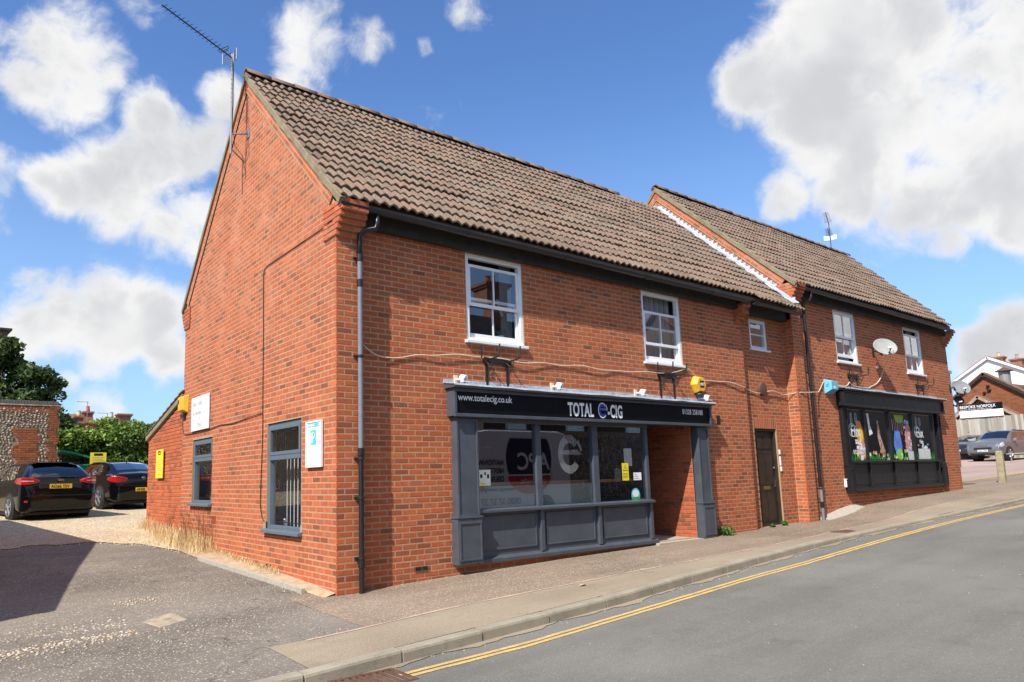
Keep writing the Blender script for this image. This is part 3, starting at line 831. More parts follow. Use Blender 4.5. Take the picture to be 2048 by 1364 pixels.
def room(parent, x0, x1, z0_, z1, y0, depth, matn, name='room'):
    m = MB(); y1 = y0+depth; a, b = x0-.4, x1+.4
    m.quad((a, y1, z0_), (b, y1, z0_), (b, y1, z1), (a, y1, z1)); m.quad((a, y0, z0_), (a, y1, z0_), (a, y1, z1), (a, y0, z1)); m.quad((b, y0, z0_), (b, y1, z0_), (b, y1, z1), (b, y0, z1))
    m.quad((a, y0, z0_), (b, y0, z0_), (b, y1, z0_), (a, y1, z0_)); m.quad((a, y0, z1), (b, y0, z1), (b, y1, z1), (a, y1, z1))
    # return of the wall around the opening, so that the room is closed
    m.quad((a, y0, z0_), (x0, y0, z0_), (x0, y0, z1), (a, y0, z1)); m.quad((x1, y0, z0_), (b, y0, z0_), (b, y0, z1), (x1, y0, z1))
    return m.build(name, matn, parent)
# ---------------------------------------------------------------- the two shop buildings
SY, SZ = .7142, .6999                     # roof slope direction (y, z)
SL = Vector((0, SY, SZ)); SN = Vector((0, -SZ, SY))
def rz_plane(y, ez, ey=-.2): return ez + (y-ey)*SZ/SY
def corbel(bk, core, xa, xb, ybase, kz, n, side, yback, out=.042, face=True):
    """stepped kneeler: n courses growing towards the street (side=-1) from ybase"""
    for i in range(n):
        st = out*min(i+1, 5); z = kz+i*.075
        yf = ybase + side*st
        core.box(xa+.008, xb-.008, min(yf-side*.008, yback), max(yf-side*.008, yback), z, z+.0755)
        k = round(z/.075)
        a, b = min(yf, yback), max(yf, yback)
        bk.panel((xa, 0, 0), (0, 1, 0), (-1, 0, 0), z, z+.075, lambda v, a=a, b=b: [(a, b)], parity=i, matn='brick_gable')
        if side < 0:
            bk.panel((0, yf, 0), (1, 0, 0), (0, -1, 0), z, z+.075, lambda v: [(xa, xb)], parity=i)
def gutter(bld, x0, x1, y, z, dz=0.0):
    m = MB(); r = .056; seg = 10; rings = []
    for x in np.linspace(x0, x1, 5):
        zz = z + dz*(x-x0)/(x1-x0); ring = []
        for i in range(seg+1): a = math.pi+math.pi*i/seg; ring.append((x, y+r*math.cos(a), zz+r*math.sin(a)))
        for i in range(seg, -1, -1): a = math.pi+math.pi*i/seg; ring.append((x, y+(r-.006)*math.cos(a), zz+(r-.006)*math.sin(a)))
        rings.append(ring)
    m.loft(rings); g = m.build('gutter', 'black_plastic', bld, smooth=False)
    for k, x in enumerate(np.arange(x0+.02, x1, 2.0)):
        m = MB(); zz = z+dz*(x-x0)/(x1-x0); ring = lambda xx: [(xx, y+.064*math.cos(math.pi+math.pi*i/seg), zz+.064*math.sin(math.pi+math.pi*i/seg)) for i in range(seg+1)]+[(xx, y+.05, zz+.012), (xx, y-.05, zz+.012)]
        m.loft([ring(x), ring(x+.09)]); m.build('gutter_joint', 'black_plastic', g)
    return g
def downpipe(bld, x, ypipe, ztop, zbot, xout, yg, zg, switch, mats, shoe=True):
    r = .034
    swan = [(xout, yg, zg), (xout, yg, zg-.12), (xout-.02, yg+.02, zg-.19), (x+.06, ypipe-.06, ztop+.09), (x, ypipe, ztop+.02), (x, ypipe, ztop-.30)]
    p = MB().tube(swan, r, 12).build('downpipe', 'black_plastic', bld, smooth=True)
    MB().tube([(x, ypipe, ztop-.25), (x, ypipe, switch)], r*.97, 14, False).build('pipe_length', mats[0], p, smooth=True)
    MB().tube([(x, ypipe, switch+.03), (x, ypipe, zbot)], r*.97, 14, False).build('pipe_length', mats[1], p, smooth=True)
    for z in (ztop-.28, ztop-.62, switch, zbot+.35): MB().lathe([(r*1.02, z-.05), (r*1.22, z-.045), (r*1.22, z+.045), (r*1.02, z+.05)], (x, ypipe, 0), 'Z', 14).build('socket', 'black_plastic', p, smooth=False)
    z = ztop-.7
    zz = [ztop-.28] + [switch-.08+1.3*k for k in range(int((ztop-.6-switch)/1.3)+1)] + [zbot+.42, zbot+1.15]
    for z in zz:
        m = MB().lathe([(r*1.05, z-.014), (r*1.3, z-.014), (r*1.3, z+.014), (r*1.05, z+.014)], (x, ypipe, 0), 'Z', 14)
        m.box(x-.075, x+.02, ypipe+.02, ypipe+.055, z-.012, z+.012); m.build('pipe_clip', 'iron_black', p)

def building(tagname, X0, X1, XP, base_z, dz, label, has_left_gable_full, link=None):
    """terrace building: X0..X1, left pilaster X0..XP, all heights shifted by dz"""
    bld = thing('brick_building', label, 'building', (X0, 0.0, base_z))
    return bld
# ======================= near building (with the recessed link section)
A = building('A', 0, 9.44, .38, 0, 0, 'large red brick corner building with steep tiled roof and grey painted shopfront', True)
EZ = 4.95; RY, RZ = 3.35, 8.43
wins_A = [(2.18, 3.30, 3.365, 4.69), (6.22, 7.34, 3.365, 4.69)]
shop_A = (1.86, 7.84, .18, 2.60)
vents_A = [(8.02+.28, 8.13+.28, 2.27, 2.46)]
LX1, LY = 11.30, .235
bricksA = Bricks(); mo = MB()
# gable wall
gw_holes = [(1.03, 2.25, .70, 2.235), (4.83, 6.02, 1.02, 2.21)]
def g_spans(v):
    lo, hi = 0.0, 6.75
    lim = 4.815
    if v+.03 > lim:
        d = (v+.03-lim)*SY/SZ; lo = max(lo, d); hi = min(hi, 6.70-d)
    if hi-lo < .05: return []
    return cut(lo, hi, gw_holes, v)
bricksA.panel((0, 0, 0), (0, 1, 0), (-1, 0, 0), -.3, 8.25, g_spans, parity=0, matn='brick_gable')
mortar_panel(mo, (0, 0, 0), (0, 1, 0), (-1, 0, 0), 0.004, 6.75, -.4, 4.8, gw_holes, .14)
mo.poly([(.0012, 0.004, 4.8), (.0012, 6.75, 4.8), (.0012, 6.75, 4.95), (.0012, RY, 8.27), (.0012, 0.004, 4.95)])
mo.quad((.0012, 6.75, -.4), (9.4, 6.75, -.4), (9.4, 6.75, 5), (.0012, 6.75, 5))
# front: pilaster, main face, link
hA = wins_A + [shop_A] + vents_A
bricksA.panel((0, 0, 0), (1, 0, 0), (0, -1, 0), -.3, 4.50, lambda v: [(.0, .38)], parity=1)
mo.quad((.004, .0012, -.4), (.376, .0012, -.4), (.376, .0012, 4.6), (.004, .0012, 4.6)); mo.quad((.372, .0012, -.4), (.372, .2, -.4), (.372, .2, 4.6), (.372, .0012, 4.6))
bricksA.panel((.38, 0, 0), (0, 1, 0), (1, 0, 0), -.3, 4.5, lambda v: [(0, WY)], parity=0)
bricksA.panel((0, WY, 0), (1, 0, 0), (0, -1, 0), -.3, 4.80, lambda v: cut(.385, 9.44, hA, v), parity=1)
mortar_panel(mo, (0, WY, 0), (1, 0, 0), (0, -1, 0), .37, 9.436, -.4, 4.85, hA, .10)
mo.quad((9.436, WY+.0012, -.4), (9.436, LY+.05, -.4), (9.436, LY+.05, 4.85), (9.436, WY+.0012, 4.85))
lk_holes = [(9.82, 10.68, .05, 2.25), (9.95, 10.63, 3.96, 4.63)]
lintel = (9.80, 10.70, 2.25, 2.475)
bricksA.panel((0, LY, 0), (1, 0, 0), (0, -1, 0), -.3, 4.78, lambda v: cut(9.445, LX1-.004, lk_holes+[lintel], v), parity=0)
mortar_panel(mo, (0, LY, 0), (1, 0, 0), (0, -1, 0), 9.40, LX1, -.4, 4.85, lk_holes, .11)
for i in range(12):                                 # soldier lintel over the side door
    x = 9.80+.075*i; mo_c = (x+.0375, LY, 0)
    bricksA.rows.append((np.array((x+.0375, LY, 2.3625)), np.array((0, 0, 1.)), np.array((0, -1., 0)), np.array((-1., 0, 0)), .215, .066, 'brick'))
# lean-to at the back of the gable
EXY1 = 9.62
def ex_spans(v):
    hi = EXY1
    zl = 2.42; sl = .235
    if v+.03 > zl: hi = EXY1 - (v+.03-zl)/sl
    return [(6.765, hi)] if hi > 6.9 else []
bricksA.panel((.022, 0, 0), (0, 1, 0), (-1, 0, 0), -.1, 3.15, ex_spans, parity=1, matn='brick_gable')
mo.poly([(.031, 6.75, -.3), (.031, EXY1, -.3), (.031, EXY1, 2.42), (.031, 6.75, 3.06)])
mo.quad((.031, EXY1-.002, -.3), (5, EXY1-.002, -.3), (5, EXY1-.002, 2.4), (.031, EXY1-.002, 2.4))
# entrance recess of the shop: brick cheek facing the street corner
bricksA.panel((7.40, 0, 0), (0, 1, 0), (-1, 0, 0), 0, 2.25, lambda v: [(WY+.005, 1.25)], parity=1, matn='brick')
mo.quad((7.409, WY, -.1), (7.409, 1.26, -.1), (7.409, 1.26, 2.4), (7.409, WY, 2.4))
# kneelers
corbel(bricksA, mo, -.022, .37, 0.0, 4.50, 6, -1, .33)
corbel(bricksA, mo, -.022, .30, 6.75, 4.50, 6, 1, 6.42)
for i in range(5):
    z = 4.425+i*.075; yf = WY-.05*(i+1)
    mo.box(9.20, 9.44, yf+.008, WY+.05, z, z+.0755); bricksA.panel((0, yf, 0), (1, 0, 0), (0, -1, 0), z, z+.075, lambda v: [(9.19, 9.445)], parity=i)
    bricksA.panel((9.19, 0, 0), (0, 1, 0), (-1, 0, 0), z, z+.075, lambda v, yf=yf: [(yf, WY)], parity=i)
# sloping verge bands of brick
def verge_band(bk, core, X, ez, ry, u0, u1, back=True, eavey=-.2):
    O = np.array((X, eavey, ez))
    bk.panel(O, np.array(SL), (-1, 0, 0), -.225, -.075, lambda v: [(u0, u1)], parity=0, matn='brick_gable', V=np.array(SN))
    a = Vector(O)+Vector((.0012, 0, 0)); q = lambda u, v: tuple(a+SL*u+SN*v)
    core.quad(q(u0, -.24), q(u1, -.24), q(u1, -.06), q(u0, -.06))
    core.quad(q(u0, -.235), q(u1, -.235), tuple(Vector(q(u1, -.235))+Vector((.03, 0, 0))), tuple(Vector(q(u0, -.235))+Vector((.03, 0, 0))))
    if back:
        SB = Vector((0, -SY, SZ)); NB = Vector((0, SZ, SY)); O2 = np.array((X, 2*ry-eavey, ez))
        bk.panel(O2, np.array(SB), (-1, 0, 0), -.225, -.075, lambda v: [(u0, u1)], parity=0, matn='brick_gable', V=np.array(NB))
        a2 = Vector(O2)+Vector((.0012, 0, 0)); q2 = lambda u, v: tuple(a2+SB*u+NB*v)
        core.quad(q2(u0, -.24), q2(u1, -.24), q2(u1, -.06), q2(u0, -.06))
verge_band(bricksA, mo, -.024, EZ, RY, .26, 4.86)
wallA = mo.build('wall', 'mortar', A)
bricksA.finish(wallA, 300)
# roof
def roof_slab(bld, x0, x1, ey, ez, ry, rz, drop=.060, skew=0.0):
    z = lambda y: rz_plane(y, ez)-drop
    yb = 2*ry-ey
    pts = [(x0, ey+.05, z(ey+.05)), (x0, ry, z(ry)), (x0, yb-.05, z(ey+.05)), (x0, yb-.05, z(ey+.05)-.07), (x0, ry, z(ry)-.09), (x0, ey+.05, z(ey+.05)-.07)]
    return MB().loft([pts, [(x1+skew*(p[1]+.2), p[1], p[2]) for p in pts]]).build('roof', 'tile', bld)
roofA = roof_slab(A, .03, LX1, -.2, EZ, RY, RZ)
tile_roof(roofA, -.045, lambda r: (0, 38), 16, (-.2, EZ), (SY, SZ), 300)
tile_roof(roofA, -.045, lambda r: (32, 38), 1, (-.2-.12*SY, EZ-.12*SZ), (SY, SZ), 0)
ridge(roofA, -.05, 9.66, RY, rz_plane(RY, EZ)-.03)
def verge_cement(roof, X, ez, ry, L=4.98, eavey=-.2, w=(-.055, .03)):
    for s in (1, -1):
        d = Vector((0, s*SY, SZ)); n = Vector((0, -s*SZ, SY)); o = Vector((X, eavey if s > 0 else 2*ry-eavey, ez))
        rings = []
        for k in range(25):
            u = -.03 + (L+.03)*k/24; jj = random.gauss(0, .003)
            rings.append([tuple(o+Vector((w[0]+jj, 0, 0))+d*u+n*(-.078+jj)), tuple(o+Vector((w[0]-jj, 0, 0))+d*u+n*(.004+jj)), tuple(o+Vector((w[0]+.02, 0, 0))+d*u+n*.018), tuple(o+Vector((w[1], 0, 0))+d*u+n*.012), tuple(o+Vector((w[1], 0, 0))+d*u+n*(-.078))])
        MB().loft(rings).build('verge', 'cement', roof)
verge_cement(roofA, 0, EZ, RY)
# eaves timber, gutters, downpipe
MB().box(.385, 9.185, .0, .10, 4.695, 5.02).build('fascia_board', 'dark_wood', A, bevel=.004)
MB().box(9.45, LX1-.01, .09, .22, 4.68, 4.93).build('fascia_board', 'dark_wood', A, bevel=.004)
gutter(A, -.03, 9.36, -.165, 4.885, -.05)
gutter(A, 9.42, LX1-.03, -.245, 4.80, -.01)
downpipe(A, .315, -.055, 4.52, z0(.3), .52, -.165, 4.83, 1.72, ('grey_pipe', 'black_plastic'))
# lean-to roof
MB().prism([(-.03, EXY1+.10, 2.40), (-.03, 6.76, 3.10), (-.03, 6.76, 3.20), (-.03, EXY1+.10, 2.50)], (5, 0, 0)).build('lean_to_roof', 'cement', A)
for k in range(10):
    y = EXY1+.06-.30*k; z = 2.53+(.30*k)*.245
    MB().prism([(-.05, y, z), (-.05, y-.33, z+.06), (-.05, y-.33, z+.075), (-.05, y, z+.03)], (2.0, 0, 0)).build('lean_to_tile', 'tile', A)
# air bricks and vents
def vent(parent, c, u, w, h, n, matn, nrm, dark='letter_black', slots='V'):
    u = Vector(u); nn = Vector(nrm); c = Vector(c)
    P = lambda a, b, d: tuple(c+u*a+Vector((0, 0, b))+nn*d)
    m = MB(); m.quad(P(-w/2, -h/2, .001), P(w/2, -h/2, .001), P(w/2, h/2, .001), P(-w/2, h/2, .001)); v = m.build('air_vent', dark, parent)
    m = MB()
    for k in range(n):
        t = -h/2+h*(k+.5)/n; d = h/n*.28
        for (a, b) in ((-w/2, w/2),): m.add([P(a, t-d, .004), P(b, t-d, .004), P(b, t+d, .012), P(a, t+d, .012)], [(0, 1, 2, 3)])
    for a in (-w/2, w/2-.008, -.004): m.add([P(a, -h/2, .013), P(a+.008, -h/2, .013), P(a+.008, h/2, .013), P(a, h/2, .013)], [(0, 1, 2, 3)])
    m.build('slats', matn, v)
vent(A, (8.36, WY+.002, 2.365), (1, 0, 0), .11, .19, 6, 'rusty_iron', (0, -1, 0))
vent(A, (1.30, WY-.001, .185), (1, 0, 0), .215, .065, 4, 'steel', (0, -1, 0))
vent(A, (0, 4.66, .75), (0, 1, 0), .215, .14, 7, 'terracotta', (-1, 0, 0), 'terracotta')
vent(A, (0, 2.14, .165), (0, 1, 0), .215, .065, 4, 'steel', (-1, 0, 0))
# upper windows
sash_window(A, *wins_A[0], WY, drop=.09, curtain=3); sash_window(A, *wins_A[1], WY, drop=.30, curtain=2)
# small link window
def casement(bld, x0, x1, za, zb, yw):
    f = .07; m = MB(); y1, y2 = yw+.015, yw+.09
    m.box(x0, x0+f, y1, y2, za, zb).box(x1-f, x1, y1, y2, za, zb).box(x0+f, x1-f, y1, y2, zb-f, zb).box(x0+f, x1-f, y1, y2, za, za+f)
    w = m.build('window', 'upvc', bld, bevel=.006); zm = (za+zb)/2
    MB().box(x0+f, x1-f, y1+.02, y2-.02, zm-.012, zm+.012).build('glazing_bar', 'upvc', w)
    for a, b in ((za+f, zm-.012), (zm+.012, zb-f)): MB().quad((x0+f, y1+.04, a), (x1-f, y1+.04, a), (x1-f, y1+.04, b), (x0+f, y1+.04, b)).build('pane', 'glass', w)
    MB().box(x0-.05, x1+.05, yw-.05, yw+.03, za-.04, za-.001).build('sill', 'upvc', w, bevel=.005)
    room(w, x0, x1, za-.1, zb+.1, yw+.11, 1.5, 'interior_wall')
casement(A, 9.955, 10.625, 3.965, 4.625, LY)
# side door in the link: six-panel door
def side_door():
    x0, x1, za, zb = 9.825, 10.675, .10, 2.245; y = LY+.06
    m = MB(); f = .05
    m.box(x0, x0+f, y-.03, y+.05, za, zb).box(x1-f, x1, y-.03, y+.05, za, zb).box(x0+f, x1-f, y-.03, y+.05, zb-f, zb)
    fr = m.build('door_frame', 'door_wood', A, bevel=.004)
    a, b = x0+f+.004, x1-f-.004; zt = zb-f-.004; zl = za+.10
    d = MB().box(a, b, y+.02, y+.06, zl, zt).build('door', 'door_wood', A, bevel=.003)
    w = b-a
    for (u0, u1) in ((.13, .46), (.54, .87)):
        for (v0, v1) in ((.06, .36), (.44, .76), (.82, .95)):
            X0_, X1_, Z0_, Z1_ = a+w*u0, a+w*u1, zl+(zt-zl)*v0, zl+(zt-zl)*v1
            MB().box(X0_, X1_, y+.012, y+.0205, Z0_, Z1_).build('door_panel', 'door_wood', d, bevel=.006)
            m = MB(); e = .012
            m.box(X0_-e, X0_, y+.008, y+.021, Z0_-e, Z1_+e).box(X1_, X1_+e, y+.008, y+.021, Z0_-e, Z1_+e).box(X0_, X1_, y+.008, y+.021, Z1_, Z1_+e).box(X0_, X1_, y+.008, y+.021, Z0_-e, Z0_)
            m.build('moulding', 'door_wood', d)
    MB().box(a+w*.34, a+w*.66, y+.008, y+.021, zl+(zt-zl)*.385, zl+(zt-zl)*.42).build('letter_plate', 'brass', d, bevel=.002)
    m = MB(); m.box(b-.075, b-.035, y+.004, y+.021, 1.02, 1.22); m.tube([(b-.055, y-.01, 1.14), (b-.055, y-.045, 1.14), (b-.15, y-.05, 1.14)], .0012, 8); m.build('handle', 'chrome', d)
    MB().lathe([(.018, y+.0), (.022, y+.02)], (b-.05, 0, 1.42), 'Y', 10).build('lock', 'chrome', d)
    MB().box(x0, x1, LY-.03, y+.06, .02, za+.095).build('threshold', 'concrete', A, bevel=.006)
    m = MB(); m.box(x1+.02, x1+.06, LY-.028, LY-.001, 1.70, 1.80); m.box(x1+.025, x1+.065, LY-.022, LY-.001, 1.46, 1.66); m.box(x1+.03, x1+.07, LY-.028, LY-.001, 1.34, 1.44)
    m.build('door_buzzer', 'upvc', A, bevel=.004)
side_door()
# gable windows: grey frames, top light, inside bars
def gable_window(y0, y1, za, zb, ztr):
    xw = 0.0; f = .062
    X = lambda d: xw+d
    def bx(m, d0, d1, a, b, c, d): m.box(X(d0), X(d1), a, b, c, d)
    m = MB(); a0, a1 = .025, .10
    bx(m, a0, a1, y0, y0+f, za, zb); bx(m, a0, a1, y1-f, y1, za, zb); bx(m, a0, a1, y0+f, y1-f, zb-f, zb); bx(m, a0, a1, y0+f, y1-f, za, za+.05); bx(m, a0-.012, a1, y0+f, y1-f, ztr-.04, ztr+.04)
    w = m.build('window', 'window_grey', A, bevel=.005)
    # opening top light stands slightly proud
    m = MB(); r = .05; p0, p1 = y0+f-.01, y1-f+.01; q0, q1 = ztr+.03, zb-f+.01
    bx(m, .006, .05, p0, p0+r, q0, q1); bx(m, .006, .05, p1-r, p1, q0, q1); bx(m, .006, .05, p0+r, p1-r, q1-r, q1); bx(m, .006, .05, p0+r, p1-r, q0, q0+r)
    m.build('top_light', 'window_grey', w, bevel=.004)
    MB().quad((.032, p0+r, q0+r), (.032, p1-r, q0+r), (.032, p1-r, q1-r), (.032, p0+r, q1-r)).build('pane', 'glass_soft', w)
    MB().quad((.07, y0+f, za+.05), (.07, y1-f, za+.05), (.07, y1-f, ztr-.04), (.07, y0+f, ztr-.04)).build('pane', 'glass_soft', w)
    m = MB(); m.prism([(-.075, y0-.05, za-.055), (-.075, y0-.05, za-.015), (-.01, y0-.05, za+.0), (.09, y0-.05, za+.004), (.09, y0-.05, za-.055)], (0, y1-y0+.10, 0)); m.build('sill', 'window_grey', w, bevel=.004)
    nb = 5
    m = MB()
    for k in range(nb): yy = y0+f+(y1-y0-2*f)*(k+.6)/nb; m.tube([(.13, yy, za+.03), (.13, yy, zb-.05)], .0012, 6)
    m.tube([(.13, y0+.05, za+.09), (.13, y1-.05, za+.09)], .007, 6); m.tube([(.13, y0+.05, zb-.12), (.13, y1-.05, zb-.12)], .007, 6)
    m.build('security_bars', 'iron_black', w)
    # vertical blind behind the bars and the room
    m = MB(); n = 9
    for k in range(n):
        yy = y0+.03+(y1-y0-.06)*k/n; ww = (y1-y0)/n
        m.quad((.26, yy, za-.02), (.30, yy+ww*.92, za-.02), (.30, yy+ww*.92, ztr+.1), (.26, yy, ztr+.1))
    m.build('blind', 'interior_white', w)
    m = MB(); xa, xb = .145, 1.9; c, d = y0-.3, y1+.3; e, g_ = za-.3, zb+.15
    m.quad((xb, c, e), (xb, d, e), (xb, d, g_), (xb, c, g_)); m.quad((xa, c, e), (xb, c, e), (xb, c, g_), (xa, c, g_)); m.quad((xa, d, e), (xb, d, e), (xb, d, g_), (xa, d, g_)); m.quad((xa, c, g_), (xb, c, g_), (xb, d, g_), (xa, d, g_)); m.quad((xa, c, e), (xb, c, e), (xb, d, e), (xa, d, e))
    m.build('room', 'interior_wall', w)
gable_window(1.035, 2.245, .705, 2.23, 1.73); gable_window(4.835, 6.015, 1.025, 2.205, 1.83)
can = MB().lathe([(.026, 0), (.032, .006), (.032, .11), (.027, .12)], (.20, 2.02, .72), 'Z', 14).build('drinks_can', 'steel', None)
tag(can, 'small metal drinks can on the inside ledge of the large gable window', 'can')
# cement patches beside the near sill
MB().box(-.012, .02, .97, 1.03, .70, .80).build('cement_patch', 'stone', A); MB().box(-.012, .02, 2.25, 2.34, .70, .80).build('cement_patch', 'stone', A)

# ======================= far building
DZ = .57
B = thing('brick_building', 'far red brick building up the street with black painted shopfront and satellite dish', 'building', (LX1, 0, .2))
BX0, BX1, BXP = LX1, 20.60, LX1+.40
EZB = EZ+DZ; RYB = 3.35; RZB = rz_plane(RYB, EZB)
wins_B = [(13.55, 14.66, 3.955, 5.262), (17.58, 18.73, 3.955, 5.262)]
shop_B = (13.34, 19.28, .825, 3.20)
bk = Bricks(); mo = MB()
bk.panel((0, 0, 0), (1, 0, 0), (0, -1, 0), -.3, 5.10, lambda v: [(BX0, BXP)], parity=1)
mo.quad((BX0+.004, .0012, -.4), (BXP-.004, .0012, -.4), (BXP-.004, .0012, 5.15), (BX0+.004, .0012, 5.15)); mo.quad((BXP-.008, .0012, -.4), (BXP-.008, .2, -.4), (BXP-.008, .2, 5.15), (BXP-.008, .0012, 5.15))
bk.panel((0, WY, 0), (1, 0, 0), (0, -1, 0), -.1, 5.38, lambda v: cut(BXP+.005, BX1, wins_B+[shop_B], v), parity=1)
mortar_panel(mo, (0, WY, 0), (1, 0, 0), (0, -1, 0), BXP-.01, BX1-.004, -.4, 5.45, wins_B+[shop_B], .10)
def gb_spans(v):
    # gable face above the link roof; below it only the strip in front of the link wall
    lim = EZB - .135 + .0
    hi_line = lambda z: (z+.03-(lim))*SY/SZ       # y where own verge starts at height z
    out = []
    if v < 4.72: return [(0.0, LY-.003)]
    lo = max(0.0, hi_line(v)) if v+.03 > lim else 0.0
    roofy = (v-.04-(EZ+.02))*SY/SZ - .2          # link roof plane reaches height v at this y
    if v+.03 > lim: hi_back = 2*RYB - lo
    else: hi_back = 2*RYB
    if roofy < RYB: out = [(lo, min(roofy, hi_back))] if roofy > lo+.05 else []
    else: out = [(lo, hi_back)] if hi_back > lo+.05 else []
    return out
bk.panel((BX0, 0, 0), (0, 1, 0), (-1, 0, 0), -.3, 8.85, gb_spans, parity=0, matn='brick')
mo.quad((BX0+.0012, .004, -.4), (BX0+.0012, LY+.1, -.4), (BX0+.0012, LY+.1, 4.9), (BX0+.0012, .004, 4.9))
mo.poly([(BX0+.0012, .004, 4.7), (BX0+.0012, 2*RYB, 4.7), (BX0+.0012, 2*RYB, 5.5), (BX0+.0012, RYB, 8.84), (BX0+.0012, .004, 5.45)])
SK = lambda y: BX1-.09+.6*y-.01
mo.quad((SK(WY), WY+.0012, -.4), (SK(6.7), 6.7, -.4), (SK(6.7), 6.7, 5.5), (SK(WY), WY+.0012, 5.5)); mo.poly([(SK(WY), WY, 5.45), (SK(6.6), 6.6, 5.45), (SK(RYB), RYB, 8.8)])
corbel(bk, mo, BX0-.022, BXP-.02, 0.0, 5.10, 6, -1, .33)
for i in range(6):
    z = 4.95+i*.075; yf = WY-.05*(i+1)
    mo.box(BX1-.24, BX1-.004, yf+.008, WY+.05, z, z+.0755); bk.panel((0, yf, 0), (1, 0, 0), (0, -1, 0), z, z+.075, lambda v: [(BX1-.25, BX1)], parity=i)
    bk.panel((BX1, 0, 0), (0, 1, 0), (1, 0, 0), z, z+.075, lambda v, yf=yf: [(yf, .3)], parity=i)
verge_band(bk, mo, BX0-.024, EZB, RYB, .26, 4.86)
wallB = mo.build('wall', 'mortar', B)
bk.finish(wallB, 300)
roofB = roof_slab(B, BX0+.03, 20.30, -.2, EZB, RYB, RZB, skew=.6)
tile_roof(roofB, BX0-.045, lambda r: (0, int(round((20.36+.6*r*TG*SY-BX0+.045)/TW))), 16, (-.2, EZB), (SY, SZ), 300)
ridge(roofB, BX0-.05, 22.45, RYB, rz_plane(RYB, EZB)-.03)
verge_cement(roofB, BX0, EZB, RYB)
MB().box(BXP+.005, BX1-.25, .0, .10, 5.255, 5.59).build('fascia_board', 'dark_wood', B, bevel=.004)
gutter(B, BX0-.03, 20.42, -.165, EZB-.065, -.05)
downpipe(B, BXP+.16, -.02, 5.12, z0(11.9)-.02, BXP+.26, -.165, EZB-.12, 1.02, ('black_plastic', 'grey_pipe'))
sash_window(B, *wins_B[0], WY, lift=.10, curtain=2); sash_window(B, *wins_B[1], WY, drop=.13, curtain=1)
def moss(roof, x0, x1, ez, n, seed):
    g = np.random.default_rng(seed); P, S_ = [], []
    for _ in range(n):
        u = 4.98-abs(g.normal(0, .9)) if g.uniform() < .6 else g.uniform(0, 4.9); u = TG*max(0, round(u/TG))+g.normal(0, .03)
        x = x0 + (x1-x0)*g.uniform()**1.3; q = Vector((x, -.2, ez))+SL*u+SN*.035; P.append(tuple(q)); S_.append(g.uniform(.008, .026))
    o = blobs('moss', P, S_, 'moss', roof, .5, seed)
moss(roofA, 0, 11, EZ, 420, 71); moss(roofB, BX0, 20.3, EZB, 220, 72)
# zigzag lead flashing where the link roof meets the far gable
n = 34; m = MB(); x = BX0-.010
for k in range(n):
    u0 = .16+4.78*k/n; u1 = .16+4.78*(k+1)/n; um = u0+(u1-u0)*.30
    o = Vector((x, -.2, EZ))
    a, b = o+SL*u0+SN*.03, o+SL*u1+SN*.03
    t = o+SL*um+SN*(.16+random.gauss(0, .012)); t.x -= .004
    m.add([tuple(a), tuple(b), tuple(b+SN*.035), tuple(t), tuple(a+SN*.035)], [(0, 1, 2, 3, 4)])
fl = m.build('flashing', 'flashing', B)
rings = []
for k in range(40):
    u = .05+4.92*k/39; o = Vector((x, -.2, EZ))+SL*u; h = .052+.010*math.sin(k*2.2)
    rings.append([tuple(o+SN*(.085)), tuple(o+Vector((-.02, 0, 0))+SN*(h+.02)), tuple(o+Vector((-.19+.012*math.sin(k*1.3), 0, 0))+SN*h), tuple(o+Vector((-.19, 0, 0))+SN*(h-.02)), tuple(o+SN*.02)])
MB().loft(rings).build('apron', 'flashing', fl)
